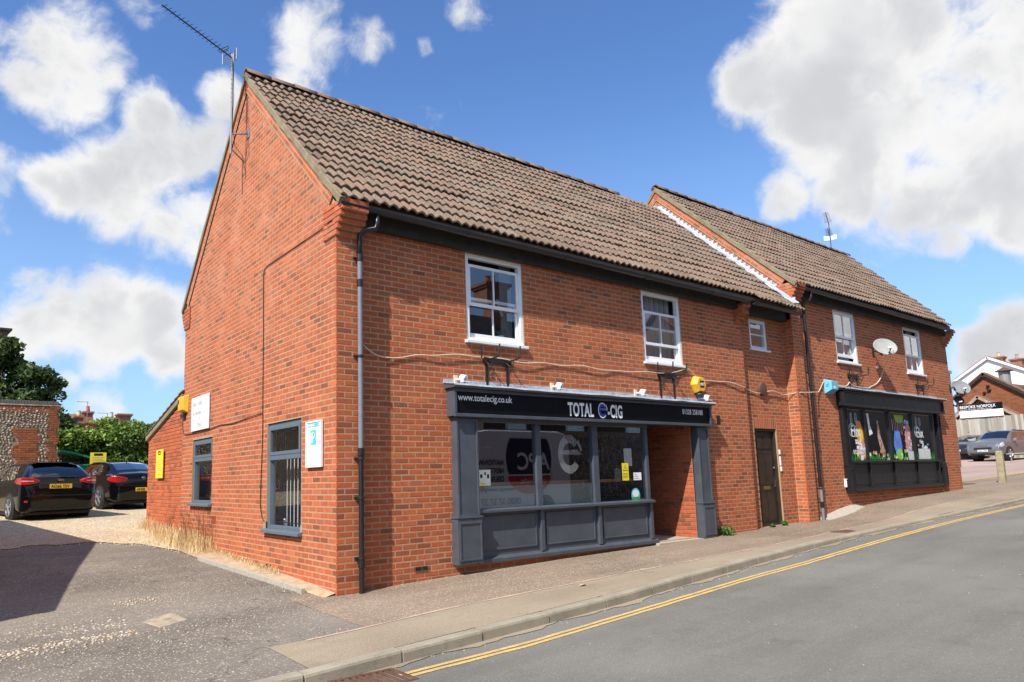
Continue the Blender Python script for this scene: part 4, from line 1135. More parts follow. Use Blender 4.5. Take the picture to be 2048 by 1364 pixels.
# ---------------------------------------------------------------- shopfronts
def panel_frame(m, x0, x1, z0_, z1, yf, w=.02, d=.014):
    m.box(x0, x0+w, yf-d, yf+.002, z0_, z1).box(x1-w, x1, yf-d, yf+.002, z0_, z1).box(x0+w, x1-w, yf-d, yf+.002, z1-w, z1).box(x0+w, x1-w, yf-d, yf+.002, z0_, z0_+w)
def shopfront(bld, xa, xb, zb, zt, zfb, zs, paint, mulls, gl_right, pil_w, zpb_l, zpb_r, zbase, tapered=True, pf=0.0, yg=WY+.03):
    """timber shopfront: root part is the fascia box; children: pilasters, sill, stall riser, mullions, panes"""
    yf = -.075
    m = MB(); m.box(xa-.02, xb+.02, yf+.03, WY+.1, zfb, zt)
    s = m.build('shopfront', paint, bld, bevel=.004)
    # fascia frame, cornice and lead flashing on top
    m = MB(); w = .045
    m.box(xa-.02, xb+.02, yf, yf+.031, zt-w, zt).box(xa-.02, xb+.02, yf-.01, yf+.031, zfb-.012, zfb+w*.8).box(xa-.02, xa-.02+w, yf, yf+.031, zfb+w*.8, zt-w).box(xb+.02-w, xb+.02, yf, yf+.031, zfb+w*.8, zt-w)
    m.build('fascia_frame', paint, s, bevel=.006)
    m = MB(); m.prism([(xa-.06, WY+.02, zt+.002), (xa-.06, yf-.05, zt+.002), (xa-.06, yf-.07, zt+.03), (xa-.06, yf-.07, zt+.045), (xa-.06, WY+.02, zt+.085)], (xb-xa+.12, 0, 0)); m.build('cornice', paint, s, bevel=.004)
    n = 24; rings = []
    for k in range(n+1):
        x = xa-.075+(xb-xa+.15)*k/n; j = random.gauss(0, .004)
        rings.append([(x, WY-.014, zt+.135+j*.5), (x, WY-.014, zt+.095), (x, yf-.072, zt+.052+j), (x, yf-.082, zt+.030+j), (x, yf-.078, zt+.030+j), (x, yf-.068, zt+.046+j), (x, WY+.008, zt+.086), (x, WY+.008, zt+.145)])
    MB().loft(rings).build('lead_flashing', 'lead', s)
    # pilasters
    for (p0, p1, zpb) in ((xa+.02, xa+.02+pil_w, zpb_l), (xb-.02-pil_w*.88, xb-.02, zpb_r)):
        zped = zpb+.62*(1 if tapered else .8)
        m = MB(); m.box(p0+.025, p1-.025, pf, WY+.06, zped, zfb-.005); p = m.build('pilaster', paint, s, bevel=.004)
        m = MB(); panel_frame(m, p0+.025, p1-.025, zped+.02, zfb-.03, pf, .032, .016); m.build('pilaster_moulding', paint, p, bevel=.004)
        MB().box(p0, p1, pf-.03, WY+.06, zpb, zped).build('plinth_block', paint, p, bevel=.006)
        m = MB(); panel_frame(m, p0+.02, p1-.02, zpb+.05, zped-.05, pf-.03, .025, .012); m.build('plinth_moulding', paint, p, bevel=.003)
        MB().box(p0-.012, p1+.012, pf-.042, WY+.05, zped, zped+.028).build('plinth_cap', paint, p, bevel=.005)
    g0, g1 = xa+.02+pil_w, gl_right
    # head rail, sill, mullions, stall riser
    MB().box(g0, g1+.06, yg-.05, yg+.05, zfb-.06, zfb-.001).build('head_rail', paint, s, bevel=.004)
    MB().prism([(g0-.03, yg+.05, zs-.05), (g0-.03, yg-.13, zs-.05), (g0-.03, yg-.13, zs-.012), (g0-.03, yg-.05, zs+.004), (g0-.03, yg+.05, zs+.004)], (g1-g0+.10, 0, 0)).build('sill', paint, s, bevel=.004)
    edges = [g0] + [x for ab in mulls for x in ab] + [g1]
    MB().box(g0, g0+.035, yg-.035, yg+.04, zs, zfb-.06).build('mullion', paint, s, bevel=.004)
    for (a, b) in mulls: MB().box(a, b, yg-.045, yg+.045, zs, zfb-.06).build('mullion', paint, s, bevel=.006)
    MB().box(g1-.02, g1+.055, yg-.045, yg+.045, zbase, zfb-.06).build('mullion', paint, s, bevel=.006)
    cells = []; lo = g0+.035
    for (a, b) in mulls: cells.append((lo, a)); lo = b
    cells.append((lo, g1-.02))
    for (a, b) in cells:
        tl = random.gauss(0, .0008)
        MB().quad((a, yg+tl, zs), (b, yg-tl, zs), (b, yg-tl, zfb-.06), (a, yg+tl, zfb-.06)).build('pane', 'glass', s)
    MB().box(g0, g1+.04, yg-.03, yg+.04, zbase, zs-.05).build('stall_riser', paint, s)
    MB().prism([(g0-.02, yg+.03, zbase-.02), (g0-.02, yg-.10, zbase-.02), (g0-.02, yg-.10, zbase+.03), (g0-.02, yg-.03, zbase+.065), (g0-.02, yg+.03, zbase+.065)], (g1-g0+.16, 0, 0)).build('plinth_rail', paint, s, bevel=.004)
    bays = [g0] + [(a+b)/2 for (a, b) in mulls] + [g1+.02]
    for k in range(len(bays)-1):
        a, b = bays[k], bays[k+1]
        MB().box(b-.035, b+.035, yg-.075, yg-.029, zbase+.06, zs-.05).build('riser_stile', paint, s, bevel=.004)
        x0, x1 = a+.10, b-.10
        MB().box(x0+.02, x1-.02, yg-.038, yg-.029, zbase+.16, zs-.12).build('riser_panel', paint, s, bevel=.003)
        m = MB(); panel_frame(m, x0, x1, zbase+.14, zs-.10, yg-.03, .022, .018); m.build('riser_moulding', paint, s, bevel=.005)
    return s, yg, cells
SA, ygA, cellsA = shopfront(A, 1.80, 7.84, 0, 2.615, 2.225, .915, 'shop_grey', [(3.44, 3.55), (4.71, 4.84)], 6.07, .43, .19, .165, .19)
# room behind the glass, entrance recess, door
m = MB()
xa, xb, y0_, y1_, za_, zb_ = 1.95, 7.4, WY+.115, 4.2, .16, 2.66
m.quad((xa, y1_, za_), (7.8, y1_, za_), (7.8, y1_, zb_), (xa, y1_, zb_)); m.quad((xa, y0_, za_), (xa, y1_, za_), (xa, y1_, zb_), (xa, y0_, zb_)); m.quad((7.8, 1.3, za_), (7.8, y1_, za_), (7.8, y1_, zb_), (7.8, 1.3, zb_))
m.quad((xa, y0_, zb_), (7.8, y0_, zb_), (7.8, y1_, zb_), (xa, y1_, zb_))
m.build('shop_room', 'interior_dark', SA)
MB().quad((xa, y0_, za_), (7.8, y0_, za_), (7.8, y1_, za_), (xa, y1_, za_)).build('shop_floor', 'wood', SA)
MB().box(2.28, 6.04, WY+.13, .62, 1.236, 1.285).build('display_shelf', 'wood', SA, bevel=.006)
MB().box(2.3, 5.9, 1.7, 2.3, .16, 1.16).build('shop_counter', 'interior_white', SA, bevel=.01)
MB().box(2.25, 5.95, 1.65, 2.35, 1.16, 1.22).build('counter_top', 'wood', SA, bevel=.01)
m = MB()
for k in range(4): m.box(2.2, 5.8, 4.0, 4.19, .5+.5*k, .54+.5*k)
m.build('shelf', 'wood', SA)
m = MB(); m.box(6.11, 6.17, WY+.10, 1.15, .17, 2.3); m.build('recess_side', 'shop_grey', SA)
MB().box(6.17, 7.40, 1.15, 1.20, .17, 2.32).build('shop_door', 'shop_grey', SA)
m = MB(); m.quad((6.32, 1.145, .4), (7.2, 1.145, .4), (7.2, 1.145, 2.1), (6.32, 1.145, 2.1)); m.build('door_glass', 'car_glass', SA)
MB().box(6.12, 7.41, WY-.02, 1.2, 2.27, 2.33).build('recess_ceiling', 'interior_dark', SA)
MB().prism([(6.12, -.02, .02), (6.12, -.02, .168), (6.12, 1.2, .185), (6.12, 1.2, .02)], (1.28, 0, 0)).build('door_step', 'concrete', SA, bevel=.006)
MB().box(7.42, 7.83, WY+.08, WY+.14, .1, 2.6).build('backing', 'shop_grey', SA)
# fascia sign boards and lettering
yl = -.0475
for (a, b) in ((1.83, 3.76), (3.765, 5.72), (5.725, 7.81)):
    MB().box(a, b, yl, yl+.010, 2.265, 2.568).build('sign_board', 'sign_black', SA)
def front_txt(body, x, z, size, matn, par, y=-.0485, **k): return text_mesh(body, size, matn, par, frame_mtx((x, y, z), (1, 0, 0), (0, 0, 1)), **k)
front_txt('www.totalecig.co.uk', 1.86, 2.447, .135, 'white_letter', SA, bold=.0009, sx=.90)
front_txt('TOTAL', 4.03, 2.305, .29, 'white_letter', SA, bold=.010, sx=.60, spacing=1.08)
front_txt('-CIG', 4.955, 2.305, .29, 'white_letter', SA, bold=.010, sx=.60, spacing=1.08)
front_txt('01328 258188', 6.99, 2.425, .135, 'white_letter', SA, bold=.0007, sx=.76, spacing=1.05)
def e_logo(par, cx, cz, r, y, matn, edge=None, name='logo'):
    """rounded e drawn like a euro sign with a split bar"""
    def arc(r0, r1, a0, a1, n=22):
        o = [(cx+r1*.82*math.cos(R(a0+(a1-a0)*i/n)), cz+r1*math.sin(R(a0+(a1-a0)*i/n))) for i in range(n+1)]
        q = [(cx+r0*.82*math.cos(R(a0+(a1-a0)*i/n)), cz+r0*math.sin(R(a0+(a1-a0)*i/n))) for i in range(n+1)]
        return [((o[i], o[i+1], q[i+1], q[i])) for i in range(n)]
    m = MB()
    for f in arc(r*.58, r, 38, 322): m.add([(p[0], y, p[1]) for p in f], [(0, 1, 2, 3)])
    m.add([(cx-r*.75, y-.0006, cz-r*.02), (cx+r*.95, y-.0006, cz-r*.02), (cx+r*.62, y-.0006, cz+r*.24), (cx-r*.75, y-.0006, cz+r*.20)], [(0, 1, 2, 3)])
    m.add([(cx+r*.55, y-.0006, cz+r*.62), (cx+r*.85, y-.0006, cz+r*.10), (cx+r*.98, y-.0006, cz+r*.22), (cx+r*.72, y-.0006, cz+r*.75)], [(0, 1, 2, 3)])
    return m.build(name, matn, par)
e_logo(SA, 4.83, 2.41, .128, -.0492, 'white_letter'); e_logo(SA, 4.83, 2.41, .112, -.0505, 'letter_blue')
# vinyl and posters on the panes
def pane_quad(par, x0, x1, z0_, z1, matn, name, y=ygA-.004, label=None): return MB().quad((x0, y, z0_), (x1, y, z0_), (x1, y, z1), (x0, y, z1)).build(name, matn, par, label=label)
for (a, b) in cellsA[:2]: pane_quad(SA, a+.005, b-.005, .925, 1.235, 'glass_frost', 'frosted_film', ygA+.012)
e_logo(SA, 4.20, 1.70, .31, ygA-.005, 'vinyl_clear', name='window_logo')
p = pane_quad(SA, 2.275, 2.555, 1.245, 1.475, 'sticker_white', 'sticker', label='pale leaflet sticker in the corner of the left pane')
for (x, z, w, h) in ((2.30, 1.43, .05, .015), (2.36, 1.36, .045, .05), (2.44, 1.40, .03, .04), (2.49, 1.35, .04, .06), (2.30, 1.31, .05, .012), (2.30, 1.28, .04, .012)): pane_quad(p, x, x+w, z, z+h, 'letter_black', 'print', ygA-.0046)
pane_quad(p, 2.37, 2.46, 1.255, 1.29, 'yellow_sign', 'print', ygA-.0048)
p = pane_quad(SA, 5.45, 5.62, 1.255, 1.55, 'yellow_sign', 'warning_notice', label='yellow warning notice with a black triangle on the right pane')
m = MB(); c = (5.535, 1.47)
tri = lambda s: [(c[0]-s*.55, c[1]-s*.5), (c[0]+s*.55, c[1]-s*.5), (c[0], c[1]+s*.55)]
o_, i_ = tri(.11), tri(.085)
for k in range(3): j = (k+1) % 3; m.add([(o_[k][0], ygA-.0045, o_[k][1]), (o_[j][0], ygA-.0045, o_[j][1]), (i_[j][0], ygA-.0045, i_[j][1]), (i_[k][0], ygA-.0045, i_[k][1])], [(0, 1, 2, 3)])
m.add([(c[0]-.012, ygA-.0045, c[1]-.02), (c[0]+.012, ygA-.0045, c[1]-.02), (c[0], ygA-.0045, c[1]+.022)], [(0, 1, 2)])
for k in range(4): m.quad((5.47, ygA-.0045, 1.37-.025*k), (5.60-.02*(k % 2), ygA-.0045, 1.37-.025*k), (5.60-.02*(k % 2), ygA-.0045, 1.378-.025*k), (5.47, ygA-.0045, 1.378-.025*k))
m.build('print', 'letter_black', p)
p = pane_quad(SA, 5.53, 5.735, 1.50, 1.80, 'paper', 'notice', ygA+.006)
p = pane_quad(SA, 5.74, 5.95, 1.255, 1.385, 'white_letter', 'card')
for k in range(3): pane_quad(p, 5.76, 5.83+.03*k, 1.35-.035*k, 1.358-.035*k, 'letter_black', 'print', ygA-.0046)
pane_quad(SA, 5.27, 5.42, 1.24, 1.46, 'vinyl_clear', 'notice', ygA+.006)
m = MB(); pts = [(5.77+.12*math.cos(a)*(1 if math.sin(a) < 0 else .92), ygA-.004, 1.015+.105*math.sin(a)) for a in np.linspace(0, 2*math.pi, 20, endpoint=False)]; m.poly(pts); p = m.build('round_sticker', 'cyan_print', SA)
m = MB(); m.poly([(5.77+.085*math.cos(a), ygA-.0046, 1.03+.06*math.sin(a)) for a in np.linspace(0, 2*math.pi, 16, endpoint=False)]); m.build('print', 'sticker_white', p)
pane_quad(p, 5.66, 5.88, .925, .965, 'vine_green', 'print', ygA-.0048)

# ---- far shop: black paint, four panes with painted glass
SB_, ygB, cellsB = shopfront(B, 13.30, 19.32, 0, 3.215, 2.85, 1.545, 'shop_black', [(14.50, 14.60), (15.90, 16.0), (17.34, 17.44)], 18.78, .30, .80, .80, .84, pf=.045, yg=WY-.012)
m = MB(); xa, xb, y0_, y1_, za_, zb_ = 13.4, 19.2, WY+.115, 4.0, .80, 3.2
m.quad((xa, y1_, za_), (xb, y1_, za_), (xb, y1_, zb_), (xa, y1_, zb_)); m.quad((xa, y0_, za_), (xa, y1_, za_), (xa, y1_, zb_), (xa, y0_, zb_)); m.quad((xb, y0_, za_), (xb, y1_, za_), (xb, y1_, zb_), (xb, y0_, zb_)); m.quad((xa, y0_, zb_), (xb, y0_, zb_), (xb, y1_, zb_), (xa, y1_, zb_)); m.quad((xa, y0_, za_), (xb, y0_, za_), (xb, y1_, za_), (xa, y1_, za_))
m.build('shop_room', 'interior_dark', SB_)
MB().box(18.835, 18.98, WY+.02, WY+.11, .84, 2.80).build('backing', 'shop_black', SB_)
yB = ygB-.004
def bq(x0, x1, z0_, z1, matn, name='painted_glass', dy=0, par=None): return MB().quad((x0, yB-dy, z0_), (x1, yB-dy, z0_), (x1, yB-dy, z1), (x0, yB-dy, z1)).build(name, matn, par or SB_)
def blob(cx, cz, rx, rz, matn, wob=.1, n=22, dy=0, name='painted_glass'):
    m = MB(); m.poly([(cx+rx*math.cos(a)*(1+wob*math.sin(3*a+cx)), yB-dy, cz+rz*math.sin(a)*(1+wob*math.cos(2*a))) for a in np.linspace(0, 2*math.pi, n, endpoint=False)]); return m.build(name, matn, SB_)
# green painted grass along the sill
rr = random.Random(4); m = MB()
for (a, b) in cellsB:
    x = a+.02
    while x < b-.06:
        w = rr.uniform(.05, .11); h = rr.uniform(.08, .24); t = rr.uniform(-.05, .05)
        m.add([(x, yB, 1.55), (min(x+w, b-.01), yB, 1.55), (x+w/2+t, yB, 1.55+h)], [(0, 1, 2)]); x += w*.55
m.build('painted_grass', 'vine_green', SB_)
plain('paint_orange', (.75, .26, .05), .5); plain('paint_blue', (.10, .22, .62), .5, var=.3, vscale=8); plain('paint_lime', (.28, .55, .03), .5); plain('paint_pink', (.62, .28, .30), .5, var=.4, vscale=10)
plain('paint_leopard', (.42, .26, .20), .6, var=.9, vscale=14)
blob(14.28, 2.08, .18, .52, 'paint_orange', .15); blob(14.32, 2.18, .09, .22, 'yellow_sign', .2, dy=.001); blob(14.42, 1.80, .10, .26, 'paint_pink', .2, dy=.0005)
m = MB(); m.poly([(14.20, yB-.002, 1.56), (14.36, yB-.002, 1.56), (14.34, yB-.002, 1.95), (14.25, yB-.002, 2.1)]); m.build('painted_glass', 'white_letter', SB_)
m = MB(); m.poly([(15.28, yB, 2.55), (15.36, yB, 2.55), (15.42, yB, 2.15), (15.62, yB, 1.78), (15.55, yB, 1.60), (15.38, yB, 1.72), (15.26, yB, 2.1)]); m.build('hanging_scarf', 'paint_leopard', SB_)
m = MB(); m.poly([(14.74, yB, 2.72), (14.86, yB, 2.72), (14.88, yB, 2.42), (15.0, yB, 2.22), (14.80, yB, 2.16), (14.78, yB, 2.40)]); m.build('hanging_ribbon', 'white_letter', SB_)
m = MB(); m.poly([(16.62+.30*math.cos(a), yB, 2.74-.22*abs(math.sin(a))) for a in np.linspace(0, math.pi, 14)]); m.build('painted_sun', 'paint_lime', SB_)
for k in range(9):
    x = 16.16+.11*k; m = MB(); m.quad((x, yB-.0012, 2.32-.05*(k % 3)), (x+.035, yB-.0012, 2.32-.05*(k % 3)), (x+.035, yB-.0012, 2.62), (x, yB-.0012, 2.62)); m.build('painted_pencil', ('ochre', 'paint_blue', 'paint_orange')[k % 3], SB_)
blob(16.42, 2.02, .24, .36, 'paint_blue', .12, dy=.0015); blob(16.46, 1.70, .20, .16, 'paint_lime', .1, dy=.002)
blob(17.10, 2.05, .18, .56, 'paint_pink', .18, dy=.001); bq(16.98, 17.33, 1.55, 1.78, 'paper', 'card', .003)
bq(17.66, 18.45, 1.57, 1.85, 'paper', 'card', .001)
rr = random.Random(9)
for (a, b, z_0, z_1, n, cols) in ((14.05, 14.45, 1.62, 2.45, 16, ('paint_orange', 'yellow_sign', 'white_letter', 'paint_pink')), (16.9, 17.3, 1.75, 2.6, 26, ('paint_pink', 'white_letter', 'cyan_print', 'paint_pink')), (14.66, 15.85, 1.56, 1.78, 12, ('paint_pink', 'white_letter', 'paint_orange')), (16.05, 16.9, 1.56, 1.80, 14, ('paint_lime', 'white_letter', 'cyan_print')), (17.5, 18.6, 1.86, 1.98, 8, ('cyan_print', 'paint_pink', 'white_letter'))):
    for k in range(n): blob(rr.uniform(a, b), rr.uniform(z_0, z_1), rr.uniform(.025, .07), rr.uniform(.025, .07), cols[k % len(cols)], .3, 9, .0022+.0001*k, 'painted_flower')
def salon(x, z, s, par=SB_):
    f = lambda b, dx, dz, sz, **k: text_mesh(b, sz*s, 'vinyl_white', par, frame_mtx((x+dx*s, yB-.0035, z+dz*s), (1, 0, 0), (0, 0, 1)), **k)
    f('Flix', .02, 0, .52, bold=.005, sx=.82); f('Hair', .27, -.22, .20, bold=.001, sx=.8); f('Design', .42, -.42, .22, bold=.001, sx=.78)
    m = MB(); pts = [(x+s*(.12+.20*math.cos(a)), yB-.003, z+s*(.20+.20*math.sin(a))) for a in np.linspace(.6, 5.2, 16)]; m.tube(pts, .008*s, 5)
    for dx in (.12, .42): m.tube([(x+s*(dx+.05*math.cos(a)), yB-.003, z+s*(.56+.16*math.sin(a))) for a in np.linspace(0, 6.28, 14)], .006*s, 5)
    m.build('lettering', 'vinyl_white', par)
plain('vinyl_white', (.70, .78, .80), .5)
salon(13.80, 2.12, .82); text_mesh('01328-855', .15, 'vinyl_white', SB_, frame_mtx((13.86, yB-.0035, 1.70), (1, 0, 0), (0, 0, 1)), bold=.002, sx=.8)
salon(17.62, 2.16, .78)
m = MB(); m.box(13.262, 13.292, .06, WY, .93, 1.10); m.box(13.255, 13.297, .05, WY, 1.10, 1.125); m.build('overflow_pipe', 'upvc', SB_)
# white salt bloom bricks are in the wall material; concrete fillet at the wall foot
m = MB(); rings = []
for k in range(9):
    x = 11.95+1.75*k/8; z = z0(x); rings.append([(x, WY+.01, z-.1), (x, WY+.01, z+.05+.03*math.sin(k*.35)), (x, -.10-.10*math.sin(math.pi*k/8), z+.012), (x, -.14-.10*math.sin(math.pi*k/8), z-.1)])
tag(m.loft(rings).build('concrete_fillet', 'concrete'), 'pale concrete fillet ramp at the foot of the wall beside the far downpipe', 'fillet')
# concrete edging and dry verge at the gable foot
m = MB(); rings = []
for k in range(9):
    y = .44+3.4*k/8; x = -.19-.075*y; z = ground_z(x, y); rings.append([(x-.03, y, z-.1), (x-.03, y, z+.055), (x+.02, y, z+.06), (x+.03, y, z-.1)])
tag(m.loft(rings).build('edging_strip', 'concrete'), 'low weathered concrete edging strip along the foot of the gable wall', 'edging')
sheet('verge', [0, .5, 1], rngf(-.02, 5.8, .2), lambda x, y: ground_z(-.01, y)+.035, 'gravel', yf=None) if False else None
m = MB()
for k in range(20):
    y0_, y1_ = .02+.30*k, .02+.30*(k+1); e = lambda y: -.16-.075*y if y < 4 else -.46
    m.quad((.02, y0_, ground_z(-.01, y0_)+.05), (e(y0_), y0_, ground_z(e(y0_), y0_)+.012), (e(y1_), y1_, ground_z(e(y1_), y1_)+.012), (.02, y1_, ground_z(-.01, y1_)+.05))
o = m.build('verge', 'dry_soil'); tag(o, kind='structure')
# ---------------------------------------------------------------- things fixed to the walls
def vtxt(body, o, u, size, matn, par, **k): return text_mesh(body, size, matn, par, frame_mtx(o, u, (0, 0, 1)), **k)
# --- hanging basket brackets under the upper windows
def basket_bracket(x, z, label, s=1.0):
    t = thing('hanging_basket_bracket', label, 'bracket', (x, WY, z), 0, 'iron basket brackets under the upper windows')
    MB().box(x-.27*s, x+.27*s, WY-.035, WY-.004, z-.055, z+.03).build('back_bar', 'iron_black', t, bevel=.004)
    for dx in (-.20*s, .20*s):
        a = MB(); a.box(x+dx-.022, x+dx+.022, WY-.016, WY-.003, z-.46, z+.03); h = a.build('hook_arm', 'iron_black', t)
        m = MB(); m.tube([(x+dx, WY-.02, z-.01), (x+dx, WY-.26, z+.0), (x+dx, WY-.29, z+.02), (x+dx+.02, WY-.30, z+.19)], .0125, 6)
        m.tube([(x+dx, WY-.01, z-.24), (x+dx+.0, WY-.08, z-.18), (x+dx, WY-.14, z-.10), (x+dx, WY-.17, z-.01)], .007, 6)
        m.tube([(x+dx+.045*math.cos(a_)*.9, WY-.06+.05*math.sin(a_), z-.055+.045*math.sin(a_)) for a_ in np.linspace(0, 6.28, 12)], .006, 5)
        m.build('scroll', 'iron_black', h)
    m = MB(); m.tube([(x-.30*s, WY-.02, z+.02), (x-.36*s, WY-.10, z+.02), (x-.38*s, WY-.12, z+.19)], .011, 6); m.build('side_hook', 'iron_black', t)
basket_bracket(2.72, 3.10, 'black iron basket bracket under the first upper window of the near building')
basket_bracket(6.80, 3.16, 'black iron basket bracket between the second upper window and the yellow alarm box')
basket_bracket(14.25, 3.64, 'black iron basket bracket above the blue alarm box end of the black shopfront')
basket_bracket(18.28, 3.62, 'black iron basket bracket under the last upper window of the far building')
# --- floodlights above the sign
def floodlight(x, z, label):
    t = thing('floodlight', label, 'floodlight', (x, WY, z), 0, 'small white floodlights above the grey shop sign')
    MB().box(x-.035, x+.035, WY-.03, WY, z-.06, z+.06).build('mount', 'cream_cable', t, bevel=.006)
    m = MB(); m.tube([(x, WY-.03, z), (x+.01, WY-.10, z-.005)], .014, 8); m.build('arm', 'white_paint', t)
    prof = [(.018, -.055), (.048, -.04), (.055, .0), (.060, .045), (.052, .046), (.045, .0)]
    h = MB().lathe(prof, (0, 0, 0), 'Z', 14); Mx = Matrix.Translation((x+.025, WY-.15, z)) @ Matrix.Rotation(R(115), 4, 'X') @ Matrix.Rotation(R(25), 4, 'Y')
    h.v = [tuple(Mx @ Vector(v)) for v in h.v]; hd = h.build('lamp_head', 'white_paint', t, smooth=True)
    m = MB(); m.box(x-.02, x+.09, WY-.22, WY-.15, z-.055, z-.045); m.build('cowl', 'white_paint', t)
floodlight(1.94, 2.76, 'small white floodlight at the corner end of the grey shop sign')
floodlight(3.84, 2.765, 'small white floodlight below the first basket bracket')
floodlight(5.88, 2.77, 'small white floodlight above the middle of the grey shop sign, below the second bracket')
floodlight(7.76, 2.765, 'small white floodlight directly below the yellow alarm box')
# --- yellow hexagonal alarm box on the front
def hex_alarm():
    x, z, r = 7.70, 3.02, .185; t = thing('alarm_box', 'yellow hexagonal alarm box with a blue and white badge above the shop sign', 'alarm box', (x, WY, z))
    hexa = lambda rr, y: [(x+rr*math.cos(R(60*k)), y, z+rr*math.sin(R(60*k))) for k in range(6)]
    MB().loft([hexa(r, WY-.002), hexa(r, WY-.05), hexa(r*.80, WY-.13)]).build('cover', 'yellow_box', t, bevel=.006)
    MB().box(x-.055, x+.07, WY-.1345, WY-.129, z-.06, z+.07).build('badge', 'navy_vinyl', t)
    vtxt('ADT', (x-.048, WY-.136, z-.022), (1, 0, 0), .075, 'white_letter', t, bold=.002, sx=.85)
    MB().lathe([(.085, z-.17), (.085, z-.20), (.06, z-.235), (.02, z-.245)], (x, WY-.07, 0), 'Z', 14).build('strobe_lens', 'navy_vinyl', t, smooth=True)
hex_alarm()
# --- blue alarm box on the far building
def blue_alarm():
    x, z = 12.93, 3.30; t = thing('alarm_box', 'pale blue wedge shaped alarm box at the left end of the black shopfront', 'alarm box', (x, WY, z))
    pts0 = [(x-.19, WY-.002, z-.19), (x+.19, WY-.002, z-.19), (x+.19, WY-.002, z+.16), (x-.19, WY-.002, z+.16)]
    pts1 = [(x-.13, WY-.16, z-.09), (x+.17, WY-.16, z-.09), (x+.17, WY-.16, z+.10), (x-.13, WY-.16, z+.10)]
    MB().loft([pts0, pts1]).build('cover', 'blue_box', t, bevel=.006)
    m = MB()
    for k in range(4): m.quad((x-.182+.006*k, WY-.04, z-.02+.035*k), (x-.155, WY-.10, z-.015+.03*k), (x-.155, WY-.10, z-.005+.03*k), (x-.182+.006*k, WY-.04, z-.008+.035*k))
    m.build('louvre', 'letter_black', t)
    m = MB(); m.quad((x-.07, WY-.1615, z-.07), (x+.05, WY-.1615, z-.07), (x+.03, WY-.1615, z+.0), (x-.05, WY-.1615, z+.0)); m.build('badge', 'white_letter', t)
    MB().quad((x-.03, WY-.162, z-.01), (x+.03, WY-.162, z-.01), (x+.05, WY-.162, z+.08), (x-.01, WY-.162, z+.08)).build('badge', 'ochre', t)
blue_alarm()
# --- small yellow alarm box on the gable
t = thing('alarm_box', 'small yellow alarm box high on the gable corner beside the white notice board', 'alarm box', (0, 6.62, 2.95))
MB().loft([[(-.001, 6.38, 2.78), (-.001, 6.82, 2.78), (-.001, 6.86, 3.13), (-.001, 6.36, 3.13)], [(-.10, 6.42, 2.84), (-.10, 6.78, 2.84), (-.10, 6.80, 3.11), (-.10, 6.40, 3.11)]]).build('cover', 'yellow_box', t, bevel=.01)
MB().quad((-.101, 6.70, 2.97), (-.101, 6.80, 2.97), (-.101, 6.80, 3.06), (-.101, 6.70, 3.06)).build('badge', 'navy_vinyl', t)
MB().box(-.07, -.01, 6.52, 6.70, 2.70, 2.775).build('strobe_lens', 'navy_vinyl', t, bevel=.01)
# --- signs on the gable
def board(name, label, y0, y1, z0_, z1, matn, th=.022, frame=None):
    t = thing(name, label, 'sign', (0, (y0+y1)/2, z0_))
    MB().box(-th-.012, -.012, y0, y1, z0_, z1).build('board', matn, t, bevel=.003)
    if frame:
        m = MB(); w = .02
        m.box(-th-.020, -th-.012, y0, y0+w, z0_, z1).box(-th-.020, -th-.012, y1-w, y1, z0_, z1).box(-th-.020, -th-.012, y0+w, y1-w, z1-w, z1).box(-th-.020, -th-.012, y0+w, y1-w, z0_, z0_+w); m.build('frame', frame, t)
    return t, -th-.0135
def gq(par, x, y0, y1, z0_, z1, matn, name='print'): return MB().quad((x, y1, z0_), (x, y0, z0_), (x, y0, z1), (x, y1, z1)).build(name, matn, par)
t, xs = board('notice_board', 'square white painted notice board with worn lettering above the small gable window', 4.99, 6.06, 2.375, 3.02, 'white_paint')
for body, y, z, s in (('DAILY HIRE', 5.98, 2.845, .125), ('NO PARKING', 5.98, 2.67, .10), ('&', 5.56, 2.57, .09), ('ROAD', 5.68, 2.45, .10)):
    vtxt(body, (xs-.001, y, z), (0, -1, 0), s, 'worn_letter', t, sx=.95)
t, xs = board('parking_sign', 'tall white parking sign with a blue P symbol beside the large gable window', .345, .80, 1.55, 2.15, 'white_letter', .025, 'white_paint')
gq(t, xs-.001, .42, .74, 2.07, 2.12, 'cyan_print'); gq(t, xs-.001, .49, .66, 1.84, 2.03, 'cyan_print')
vtxt('PARKING', (xs-.002, .725, 2.08), (0, -1, 0), .042, 'white_letter', t, bold=.001)
vtxt('P', (xs-.002, .635, 1.865), (0, -1, 0), .19, 'white_letter', t, bold=.004)
m = MB(); m.poly([(xs-.003, .575+.024*math.cos(a), 1.965+.026*math.sin(a)) for a in np.linspace(0, 6.28, 14, endpoint=False)]); m.build('print', 'ochre', t)
for k, (w, z) in enumerate(((.26, 1.78), (.30, 1.755), (.22, 1.735), (.20, 1.71), (.28, 1.64), (.27, 1.625))): gq(t, xs-.001, .57-w/2, .57+w/2, z, z+.004, 'paper')
gq(t, xs-.001, .40, .74, 1.668, 1.670, 'letter_black'); gq(t, xs-.001, .38, .76, 1.572, 1.576, 'letter_black')
t, xs = board('warning_sign', 'tall yellow warning sign on the lean-to wall', 8.10, 8.66, 1.52, 2.14, 'yellow_sign')
gq(t, xs-.001, 8.28, 8.48, 2.03, 2.11, 'letter_black'); gq(t, xs-.0015, 8.34, 8.42, 2.05, 2.08, 'yellow_sign')
for k in range(9): gq(t, xs-.001, 8.20, 8.56-.05*(k % 3), 1.60+.042*k, 1.612+.042*k, 'ochre')
